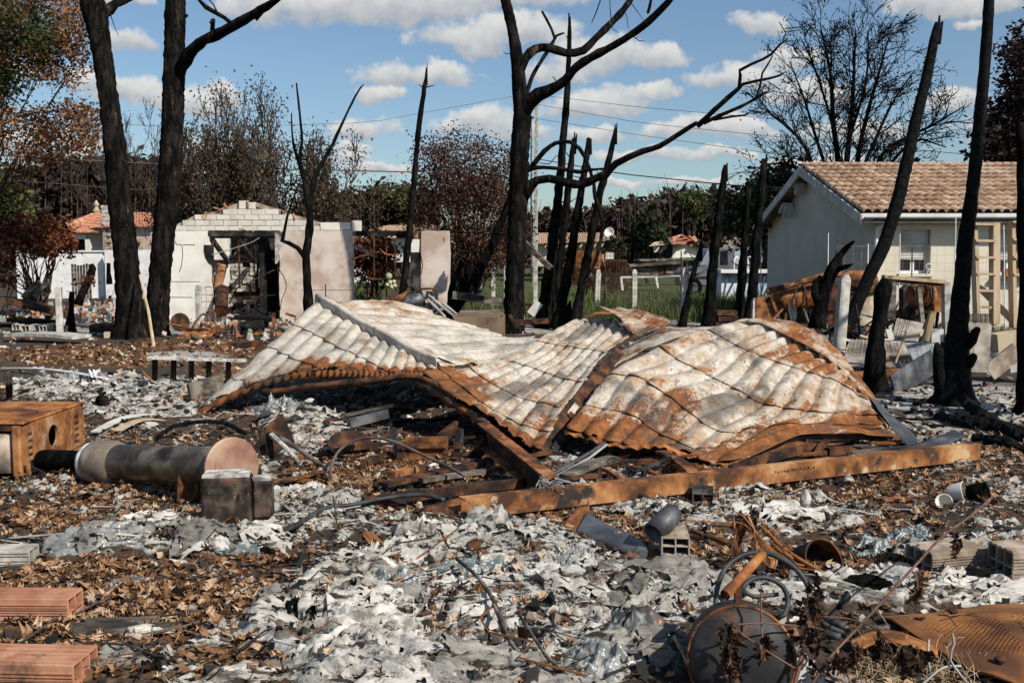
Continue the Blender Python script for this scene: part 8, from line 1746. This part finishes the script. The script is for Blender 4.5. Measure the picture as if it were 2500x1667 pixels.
mb = MB(); mb.prism([x6(a, b, 17.2) for a, b in ((1580, 300), (1625, 300), (1625, 510), (1570, 505))], (0, .3, 0)); tag(mb.build('orange_cabinet', M['rust_bright']), 'narrow orange rusted cabinet right of the strapped tank', 'cabinet')
mb = MB(); mb.prism([x6(a, b, 17.6) for a, b in ((1335, 330), (1375, 300), (1380, 640), (1335, 640))], (0, .2, 0)); mb.prism([x6(a, b, 17.7) for a, b in ((1381, 425), (1572, 425), (1572, 640), (1381, 640))], (0, .2, 0)); tag(mb.build('dark_cupboard', M['soot']), 'blackened cupboard below the strapped tank', 'cabinet')
BR_ = []
for i in range(4):
 mb = MB(); mb.bar((-.5, 0, 0), (.5, 0, .02), .03 + .02 * i, .02, bend=.03 * (i - 1), n=3); BR_.append((np.array([tuple(v) for v in mb.v]), np.array([f for f in mb.f])))
n = 130; px_r = RS.uniform(1860, 2330, n); d_r = RS.uniform(14.2, 19, n); o = scatter('scrap_tangle', BR_, np.stack([(px_r - 1250) / F * d_r, d_r, RS.uniform(.03, .75, n) * (d_r - 13) / 6], -1), rotmats(RS.uniform(0, 6.28, n), RS.normal(0, .5, n), RS.uniform(0, 6.28, n)), RS.uniform(.3, 1.3, n), M['scrapm'])
tag(o, 'tangle of bent rusty bars in the scrap heap before the cream house', None, None, 'stuff')
# perforated panels
def perf(label, pts, d, mat, blocks, cat='panel', dd=(0, 0, 0, 0), nu=44, nv=30, th=.012):
 """steel sheet with groups of punched slots; pts: four corners, clockwise from top left"""
 c = [x6(a, b, d + e) for (a, b), e in zip(pts, dd)]; vs = []; fs = []
 for j in range(nv + 1):
  for i in range(nu + 1): u, v = i / nu, j / nv; vs.append(c[0].lerp(c[1], u).lerp(c[3].lerp(c[2], u), v))
 for j in range(nv):
  for i in range(nu):
   u, v = (i + .5) / nu, (j + .5) / nv
   hole = any(a <= u <= b and e <= v <= f and ((i % 8) in (1, 2, 4, 5, 6) if True else 0) and (i % 8) not in (0, 3, 7) and j % 2 == 0 for a, b, e, f in blocks)
   if not hole: fs.append((j * (nu + 1) + i, j * (nu + 1) + i + 1, (j + 1) * (nu + 1) + i + 1, (j + 1) * (nu + 1) + i))
 return tag(MB().add(vs, fs).build('perforated_panel', M[mat], solid=th), label, cat, 'perforated panels on the right')
M['perf'] = pmat('grimy_perforated_steel', [(.2, (.11, .09, .075)), (.5, (.22, .19, .155)), (.8, (.33, .30, .255))], 3, rough=.8, bump=.2, bscale=60, layers=[((.18, .085, .04), 3, .56, .70), ((.05, .045, .04), 5, .66, .76)])
M['perf_blue'] = pmat('bluish_perforated_steel', [(.2, (.17, .18, .19)), (.5, (.27, .285, .30)), (.8, (.38, .38, .37))], 3, rough=.7, bump=.2, bscale=60, layers=[((.24, .17, .13), 3, .54, .70)])
perf('grey perforated panel leaning back inside the post frame', ((1285, 555), (1490, 595), (1445, 735), (1240, 720)), 14.6, 'perf', [(0, .5, 0, .95)], dd=(.3, .3, 0, 0))
perf('widest perforated panel lying against the heap left of the bluish one', ((925, 715), (1345, 735), (1430, 935), (860, 925)), 13.7, 'perf', [(.05, .9, .05, .42), (0, .3, 0, .5)], dd=(.6, .6, 0, 0), nu=64)
perf('bluish perforated panel with a slanted left edge', ((1345, 745), (1585, 742), (1570, 850), (1430, 918)), 13.4, 'perf_blue', [(.2, .98, .08, .75)], dd=(.4, .4, 0, 0))
perf('tall grey perforated panel standing right of the big right tree', ((1825, 578), (2010, 604), (1985, 972), (1800, 968)), 12.6, 'perf', [(0, .35, 0, .75)], dd=(.35, .35, 0, 0), nv=46)
perf('dark perforated strip behind the foot of the tan ladder', ((1830, 520), (2010, 520), (2010, 590), (1830, 588)), 14.6, 'soot', [(.02, .98, .05, .95)])
mb = MB(); a, b = x6(1255, 1080, 12.35), x6(1570, 880, 12.9); mb.bar(a, b, .03, .3, up=(0, .25, 1)); tag(mb.build('grey_board', M['steel_dark'], bevel=.006), 'broad grey board sloping between the black stump and the big right tree', 'board')
for lab, pts, r, m_ in (('rusty rail crossing in front of the widest perforated panel', ((1000, 690), (1100, 715), (1240, 725)), .022, 'tan'), ('straw coloured lath leaning on the widest perforated panel', ((1270, 905), (1310, 790), (1365, 640)), .016, 'tan')):
 wirex('rail', lab, 'rail', [x6(a, b, 13.5) for a, b in pts], r, m_, 6)
for lab, a, b, w, h, m_, d in (('rusty brick red rail at the foot of the perforated panels', (880, 1000), (1420, 960), .05, .1, 'rust', 13.3), ('short tan timber standing right of the leaning perforated panel', (1500, 730), (1560, 500), .08, .08, 'tan', 14.3), ('pale timber propped by the stump behind the panels', (1060, 700), (1140, 600), .08, .08, 'wood', 14.4), ('whitish lump of board behind the lower panels', (1215, 640), (1240, 720), .07, .08, 'dirty_white', 14.4), ('pale rounded slab inside the post frame', (1540, 715), (1630, 715), .1, .3, 'dirty_white', 14.9),
                               ('long broken pale board at the right edge by the tall panel', (1990, 970), (2210, 800), .04, .22, 'brick_pale', 12.7), ('white slab lying behind the broken board', (2080, 900), (2258, 870), .5, .2, 'dirty_white', 13.4), ('fallen tan log behind the tall panel', (2020, 745), (2230, 720), .3, .26, 'tan', 14.2), ('rust brown stack of planks under the tan log', (2010, 690), (2250, 672), .4, .1, 'rust_dark', 15.2)):
 bar('timber', lab, 'timber', x6(*a, d), x6(*b, d), w, h, m_)
# tan ladders against the house
for lab, xl, xr, yt, yb, d, lean in (('tan wooden ladder standing right of the big right tree', 2377, 2428, 545, 792, 15.5, 8), ('second tan wooden ladder at the right edge of the picture', 2469, 2525, 540, 800, 15.5, 4)):
 ld = thing('wooden_ladder', lab, 'ladder', gp((xl + xr) / 2, d), 'tan ladders at the right')
 for k, (xx, sx) in enumerate(((xl, 1), (xr, 1))):
  mb = MB(); mb.bar(P(xx + (0 if k else lean), yb, d), P(xx, yt, d + .1), .05 if k == 0 else .1, .16, up=(0, 1, 0)); mb.build('rail', M['tan'], ld)
 for k in range(7):
  y = yt + 2 + (yb - yt - 4) * k / 6; mb = MB(); mb.bar(P(xl + lean * k / 6 - 0, y, d + .02), P(xr, y + 1, d + .02), .13, .035); mb.build('rung', M['tan'], ld)
bar('timber', 'thin tan brace leaning across behind the first ladder', 'timber', P(2390, 700, 16), P(2480, 790, 15.6), .04, .1, 'tan')
mb = MB(); mb.tube([P(2262, 672, 17), P(2267, 655, 17)], .012, 6); mb.ring(P(2267, 651, 17), .045, .011, Rx(math.pi / 2), 14, 6); tag(mb.build('spade_handle', M['dirty_white']), 'pale spade handle sticking up below the first shutter window', 'spade')
for lab, x, d, h in (('dark crate stack left of the three black poles by the pool', 1772, 21.5, .42),):
 st_ = thing('crate_stack', lab, 'crates', gp(x, d))
 for k in range(4): mb = MB(); mb.box(gp(x, d) + Vector((rn.uniform(-.03, .03), 0, .06 + k * .12)), (.42, .4, .095)); mb.build('crate', M['rust_dark'], st_)
mc = thing('motorbike_wreck', 'burnt motorbike wreck with a grey fuel tank behind the white roof sheet', 'motorbike', gp(1030, 19)); m5 = lambda a, b, d=19: P(*ZM((a, b))[0], d)
mb = MB(); c = m5(815, 1190); mb.lathe([(0, -.32), (.09, -.3), (.15, -.18), (.17, 0), (.15, .18), (.08, .28), (0, .3)], c, (.8, -.3, .45), 22); mb.build('fuel_tank', M['steel_dark'], mc, smooth=True)
mb = MB(); mb.tube([Vector(q) for q in crspline([tuple(m5(a, b, 19 - .16)) for a, b in ((740, 1215), (800, 1140), (870, 1150), (860, 1210), (780, 1270))], .04)], .008, 6); mb.build('tank_trim', M['wire_pale'], mc)
mb = MB(); mb.prism([m5(a, b, 18.9) for a, b in ((600, 1140), (770, 1045), (780, 1080), (690, 1170), (640, 1225))], (0, .25, 0)); mb.build('seat_pan', M['rust'], mc)
for pts, r in ((((880, 1080), (900, 1030), (990, 1018), (1080, 1018), (1110, 1060), (1120, 1150), (1160, 1230)), .022), (((700, 1190), (760, 1090), (860, 1050), (900, 1075)), .02), (((590, 1080), (620, 1180), (560, 1200)), .02)):
 mb = MB(); mb.tube([Vector(q) for q in crspline([tuple(m5(a, b)) for a, b in pts], .06)], r, 7); mb.build('frame_tube', M['rust_dark'], mc, smooth=True)
for pts in (((1020, 1085), (1170, 1210), (1310, 1325)), ((1010, 1130), (1110, 1230), (1210, 1330)), ((1170, 1170), (1260, 1240), (1350, 1315))):
 mb = MB(); mb.tube([m5(a, b, 18.7) for a, b in pts], [.022, .03, .022], 8); mb.build('fork_tube', M['wire_pale'], mc)
for k in range(11): mb = MB(); mb.box(m5(900 + rn.uniform(0, 200), 1070 + rn.uniform(0, 190), 19 + rn.uniform(0, .3)), (rn.uniform(.06, .16), rn.uniform(.06, .16), rn.uniform(.06, .16)), Rz(rn.uniform(0, 3)) @ Rx(rn.uniform(0, 3))); mb.build('engine_part', M['steel_dark' if k % 2 else 'concrete'], mc, bevel=.01)
mb = MB(); mb.ring(m5(1040, 1270, 19.1), .26, .035, Ry(1.2) @ Rx(.6), 26, 8); mb.build('wheel_rim', M['rust_dark'], mc, smooth=True)
cb = thing('tan_cabinet', 'tan metal cabinet lying on its back behind the white roof sheet', 'cabinet', gp(1180, 15.5)); m6 = lambda a, b, d: P(*ZM((a, b))[0], d)
mb = MB(); a, b = m6(1300, 1440, 15.2), m6(1850, 1335, 15.2); zb_ = .0; mb.box(((a.x + b.x) / 2, 15.3, b.z - .19), (b.x - a.x, .04, .38)); mb.build('front_panel', M.setdefault('cab', pmat('brown_cabinet_paint', [(.2, (.15, .105, .065)), (.8, (.22, .16, .105))], 2, rough=.6, bump=.05, layers=[((.10, .06, .035), 4, .6, .74)])), cb)
for x_ in (a.x, b.x): mb = MB(); mb.box((x_, 15.7, b.z - .19), (.04, .76, .38)); mb.build('side_panel', M['cab'], cb)
mb = MB(); mb.box(((a.x + b.x) / 2, 16.1, b.z - .17), (b.x - a.x, .04, .38)); mb.build('back_panel', M['cab'], cb)
mb = MB(); mb.box(((a.x + b.x) / 2, 15.7, .1), (b.x - a.x - .05, .76, .03)); mb.build('bottom_panel', M['dirty_white'], cb)
mb = MB(); mb.box((b.x - .18, 15.27, b.z - .26), (.16, .03, .07)); mb.build('latch', M['rust'], cb)
for lab, a, b, d, w, h, m_ in (('thin dark rail behind the tan cabinet', (1370, 1275), (1860, 1262), 17, .1, .05, 'wood'), ('slanting black rail by the foot of the central tree', (1920, 1300), (2010, 1440), 15, .05, .05, 'rust_dark'), ('dark beam lying on the pale ground right of the central tree', (2000, 1390), (2350, 1370), 16.5, .1, .08, 'rust_dark'), ('rusty sheet edge behind the brown post', (2080, 1180), (2190, 1205), 23, .5, .06, 'rust'), ('white board leaning at the foot of the pole cluster', (2150, 1300), (2250, 1170), 21.5, .03, .18, 'dirty_white'), ('charred sleeper on the ground left of the central tree', (1290, 1085), (1880, 1165), 22.5, .2, .16, 'wood')):
 bar('scrap_rail', lab, 'rail', m6(*a, d), m6(*b, d), w, h, m_)
# pots and plants in the gap between the two ruins
mb = MB(); c = gp(937, 23); mb.lathe([(.09, .0), (.1, .02), (.115, .33), (.125, .34), (.11, .35)], Vector((c.x, c.y, .18)), (0, 0, 1), 18, cap0=True); M['blue'] = pmat('dark_blue_plastic', [(.2, (.012, .02, .05)), (.8, (.03, .045, .10))], 4, rough=.4, bump=0); tag(mb.build('blue_pot', M['blue'], smooth='auto', solid=.008), 'dark blue plant pot beside the pale cactus plant', 'pot')
cp = thing('cactus_plant', 'pale yellow green cactus pads in the gap between the ruins', 'plant', gp(955, 23.3))
M['cactus'] = pmat('pale_cactus', [(.2, (.26, .28, .15)), (.8, (.5, .5, .32))], 5, rough=.7, bump=.1)
for a, b, rr_, tl_ in ((585, 880, .16, .1), (600, 950, .12, .6), (640, 940, .1, -.5), (570, 975, .1, 1.), (620, 1000, .12, .2), (650, 985, .1, .8)):
 mb = MB(); c = m5(a, b, 23.2); rr_ *= .5; mb.lathe([(0, -.04), (rr_ * .6, -.035), (rr_, 0), (rr_ * .6, .035), (0, .04)], c, Ry(tl_) @ Vector((.2, -1, .1)), 14); mb.build('pad', M['cactus'], cp, smooth=True)
for lab, pts, m_ in (('bent rusty bar poking from the left ruin towards the hedge', ((175, 695), (330, 650), (480, 610)), 'rust_dark'), ('rusty bar crossing the hedge', ((480, 575), (560, 640), (690, 640)), 'rust'), ('leaning rusty bar at the foot of the thin pole', ((640, 780), (720, 880), (800, 1000)), 'rust_dark'), ('rusty upright in front of the red hedge', ((650, 460), (655, 800), (670, 1050)), 'rust_dark'), ('left rusty upright in front of the red hedge', ((420, 450), (420, 800), (425, 1060)), 'rust_dark')):
 wirex('rusty_bar', lab, 'bar', [m5(a, b, 23.6) for a, b in pts], .022, m_, 5)
tr_ = thing('garden_rack', 'small dark metal rack standing on the grass before the red hedge', 'rack', gp(915, 23.5))
mb = MB(); mb.bar(m5(360, 905, 23.4), m5(570, 915, 23.4), .3, .03); mb.build('shelf', M['rust_dark'], tr_)
for a in (362, 425, 560): mb = MB(); mb.bar(m5(a, 905, 23.4), m5(a, 1110, 23.4), .03, .03, up=(0, 1, 0)); mb.build('leg', M['rust_dark'], tr_)
# wheelbarrow and junk before the garage
wb = thing('wheelbarrow', 'rusted wheelbarrow lying upside down in front of the garage', 'wheelbarrow', GT(475, 838)); g5 = lambda a, b, d=20.3: P(*ZG((a, b))[0], d)
mb = MB(); tp_ = [g5(280, 1350), g5(560, 1345), g5(545, 1350, 21), g5(310, 1350, 21)]; bt2 = [g5(205, 1485, 20), g5(500, 1440, 20.0), g5(600, 1420, 21.2), g5(260, 1440, 21.2)]
mb.add(tp_ + bt2, [(0, 1, 2, 3), (0, 4, 5, 1), (1, 5, 6, 2), (2, 6, 7, 3), (3, 7, 4, 0)]); mb.build('tray', M['rust'], wb, solid=.008)
mb = MB(); mb.lathe([(.0, -.03), (.06, -.035), (.13, -.04), (.17, -.035), (.185, 0), (.17, .035), (.13, .04), (.06, .035), (0, .03)], g5(222, 1292, 20.6), (.25, -1, .1), 24); wl = mb.build('wheel', M['rust_dark'], wb, smooth='auto'); mb = MB(); mb.lathe([(0, -.05), (.045, -.05), (.05, -.02)], g5(215, 1292, 20.57), (.25, -1, .1), 12); mb.build('hub', M['rust'], wl)
for pts in (((110, 1310), (250, 1330), (330, 1350), (480, 1355), (530, 1410), (620, 1440)), ((330, 1350), (380, 1270), (440, 1215), (500, 1290), (510, 1370), (560, 1420)), ((460, 1210), (500, 1185), (540, 1210), (545, 1300), (580, 1380), (720, 1420), (820, 1420))):
 mb = MB(); mb.tube([Vector(q) for q in crspline([tuple(g5(a, b, 20.2)) for a, b in pts], .06)], .02, 7); mb.build('tube_frame', M['rust'], wb, smooth=True)
mb = MB(); mb.box(g5(555, 1375, 20.15), (.2, .03, .13), Ry(.5)); mb.build('foot_plate', M['rust'], wb)
for lab, a, b, d, w, h, m_ in (('dark crumpled sheet lying before the garage doorway', (745, 1245), (1060, 1270), 21.5, .6, .08, 'char_gloss'), ('dark block of junk under the crumpled sheet', (790, 1345), (1000, 1330), 21.3, .5, .26, 'soot'), ('rusty upright strip in the junk before the garage', (1072, 1390), (1078, 1210), 21, .12, .04, 'rust'), ('rusty rail lying right of the wheelbarrow', (820, 1410), (1085, 1380), 20.6, .05, .05, 'rust'), ('open brown metal box at the left of the roof sheet', (690, 1520), (960, 1500), 18.2, .4, .16, 'rust_dark'), ('rusty handle bar sticking out right of the garage doorway', (1185, 1215), (1280, 1245), 23.5, .05, .05, 'rust')):
 bar('junk_piece', lab, 'junk', g5(*a, d), g5(*b, d), w, h, m_)
mb = MB(); mb.ring(g5(900, 1330, 21.2) + Vector((0, 0, .02)), .26, .035, Rx(.2), 24, 7); tag(mb.build('tyre_remains', M['char_gloss'], smooth=True), 'burnt tyre remains in the junk before the garage', 'tyre')
# rubble spilling from the doorway and left of the twin trees: stuff
RB_ = CR
def rubble(spec, label, mats='rub'):
 xs, ys_, zs, ss = [], [], [], []
 for px, py, rx, ry, n_, s in spec:
  for _ in range(n_):
   q = G(px + rn.gauss(0, rx * .5), min(py + rn.gauss(0, ry * .5), 900)); xs.append(q.x); ys_.append(q.y); zs.append(rn.uniform(0, .22 if s > .1 else .1)); ss.append(s * rn.uniform(.4, 1.5))
 n = len(xs); o = scatter('rubble', CR, np.stack([xs, ys_, zs], -1), rotmats(RS.uniform(0, 6, n), RS.uniform(0, 3, n), RS.uniform(0, 3, n)), np.array(ss)[:, None] * np.stack([RS.uniform(.8, 2, n), np.ones(n), RS.uniform(.4, 1, n)], -1), M['rubm']); tag(o, label, None, None, 'stuff')
M['rubm'] = leafmat('mixed_rubble', [(0, (.02, .018, .016)), (.25, (.10, .085, .07)), (.4, (.33, .31, .275)), (.68, (.50, .475, .43)), (.8, (.36, .17, .095)), (1, (.30, .13, .07))], 0, .9)
rubble([(600, 740, 90, 16, 260, .14), (600, 775, 130, 25, 220, .10), (450, 775, 60, 12, 40, .1), (250, 770, 80, 25, 240, .13), (100, 780, 120, 25, 140, .12), (560, 800, 140, 30, 160, .09), (680, 800, 60, 20, 80, .1)], 'broken masonry rubble spilling from the garage doorway and around the twin trees')
rubble([(1330, 770, 80, 20, 120, .1), (1000, 770, 70, 12, 90, .1), (1900, 850, 120, 40, 160, .12), (2080, 880, 140, 30, 160, .11), (2420, 880, 80, 30, 60, .1), (1760, 775, 80, 15, 60, .1)], 'small rubble around the foot of the poles and the scrap heap')
for k in range(14):
 q = G(580 + rn.uniform(-60, 95), 752 + rn.uniform(-10, 14)); mb = MB(); mb.box(q + Vector((0, 0, .3 + rn.uniform(-.05, .1))), (.3, .16, .1), Rz(rn.uniform(0, 3)) @ Rx(rn.uniform(-.5, .5)), jit=.02)
 o = mb.build('fallen_block', M['block' if k % 3 else 'brick']); tag(o, 'broken masonry block lying in the rubble of the garage doorway', 'block', 'blocks in the doorway rubble')
# trestle and left debris
ts = thing('low_trestle', 'low charred trestle with a white crusted top left of the roof sheet', 'trestle', G(470, 925))
dT = 13.3; mb = MB(); mb.bar(P(362, 873, dT), P(600, 880, dT), .10, .035, n=14); mb.build('top', M['ash'], ts)
for px in (378, 424, 467, 510, 557): mb = MB(); mb.bar(P(px, 876, dT), P(px, 929 - abs(px - 378) * .02, dT), .055, .06, up=(0, 1, 0)); mb.build('leg', M['char'], ts)
for lab, a, b, w, h, m_ in (('dark charred timber sloping at the far left behind the concrete post', (20, 735), (165, 768), .4, .14, 'rust_dark'), ('rusty orange sheet lying under the dark timber on the left', (0, 770), (135, 782), .9, .03, 'rust'), ('lower dark sheet at the left edge', (-20, 792), (110, 800), .8, .04, 'char'), ('grey beam propped in the bare shrub on the left', (58, 728), (98, 690), .12, .12, 'wood'), ('brown beam crossing the grey beam on the left', (85, 725), (120, 690), .1, .1, 'wood'), ('flat pale concrete slab on the ground at the far left', (35, 832), (200, 838), .5, .06, 'concrete'), ('brown metal tray left of the twin trees', (245, 818), (290, 812), .5, .16, 'rust_dark')):
 pa, pb = G(*a), G(*b);
 if a[1] < 745: pa, pb = P(*a, 23), P(*b, 23)
 else: pa.z += .12; pb.z += .12
 bar('charred_timber', lab, 'timber', pa, pb, w, h, m_, n=3, bend=.03)
for k in range(6):
 q = G(45 + k * 22, 806 + (k % 2) * 3); hollow('cinder_block', ('first', 'second', 'third', 'fourth', 'fifth', 'sixth')[k] + ' cinder block from the left edge in the row under the burnt timber', q, Rz(rad(90 + rn.uniform(-12, 12))), .2, .16, .13, 2, 1, 'concrete', cat='block')
mb = MB(); q = G(262, 825); mb.box(q + Vector((0, 0, .06)), (.1, .08, .12)); tag(mb.build('wood_offcut', M['tan']), 'small tan wood offcut below the brown metal tray', 'wood')
for k in range(3): wirex('charred_stick', ('left', 'middle', 'right')[k] + ' of three thin dark sticks upright behind the stove', 'stick', [GT(18 + k * 5, 972 - k * 3), P(16 + k * 6, 940, 11.3), P(12 + k * 8, 918, 11.4)], .014, 'twig', 5)
bar('grey_plank', 'weathered grey plank under the left tip of the roof sheet', 'plank', P(462, 960, 11.6), P(545, 935, 11.9), .06, .22, 'wood')
# burnt clutter inside the cave below the sheets
for k in range(18):
 px, py = rn.uniform(760, 1150), rn.uniform(1035, 1120); q = GT(px, py, .03); L = rn.uniform(.2, .7); a = rn.uniform(-.5, .5); mb = MB(); mb.bar(q, q + Vector((L * math.cos(a), L * math.sin(a), rn.uniform(-.02, .15))), rn.uniform(.02, .07), rn.uniform(.01, .03)); o = mb.build('burnt_batten', M[rn.choice(['rust_dark', 'char', 'wood', 'soot'])]); tag(o, 'burnt batten lying in the litter of the cave mouth', 'batten', 'burnt battens in the cave mouth')
for k in range(30):
 px, py = rn.uniform(1380, 2050), rn.uniform(1090, 1170); q = GT(px, py - (px - 1700) * .06, .03); L = rn.uniform(.2, .8); a = rn.uniform(-.5, .6); mb = MB(); mb.bar(q, q + Vector((L * math.cos(a), L * math.sin(a), rn.uniform(-.02, .12))), rn.uniform(.02, .06), rn.uniform(.01, .03)); o = mb.build('rusty_batten', M[rn.choice(['rust_dark', 'rust', 'wood', 'soot'])]); tag(o, 'rusty batten lying behind the long beam', 'batten', 'rusty battens behind the long beam')
bw_ = MB()
for k in range(20):
 q = [P(1350 + rn.gauss(0, 20), 1184 + rn.gauss(0, 12), 6.5 + rn.uniform(-.1, .1)) for _ in range(4)]; bw_.tube([Vector(p) for p in crspline([tuple(p) for p in q], .04)], .0025, 3, cap=False)
tag(bw_.build('wire_tangle', M['wire_pale']), 'tangle of thin pale blue wire where the two beams meet', 'wire')
bw_ = MB()
for k in range(30):
 q = [P(1660 + rn.gauss(0, 40), 1140 + rn.gauss(0, 9), 7.6 + rn.uniform(-.1, .1)) for _ in range(4)]; bw_.tube([Vector(p) for p in crspline([tuple(p) for p in q], .05)], .003, 3, cap=False)
tag(bw_.build('wire_tangle', M['rust']), 'rusty wire wool tangle below the hump', 'wire')
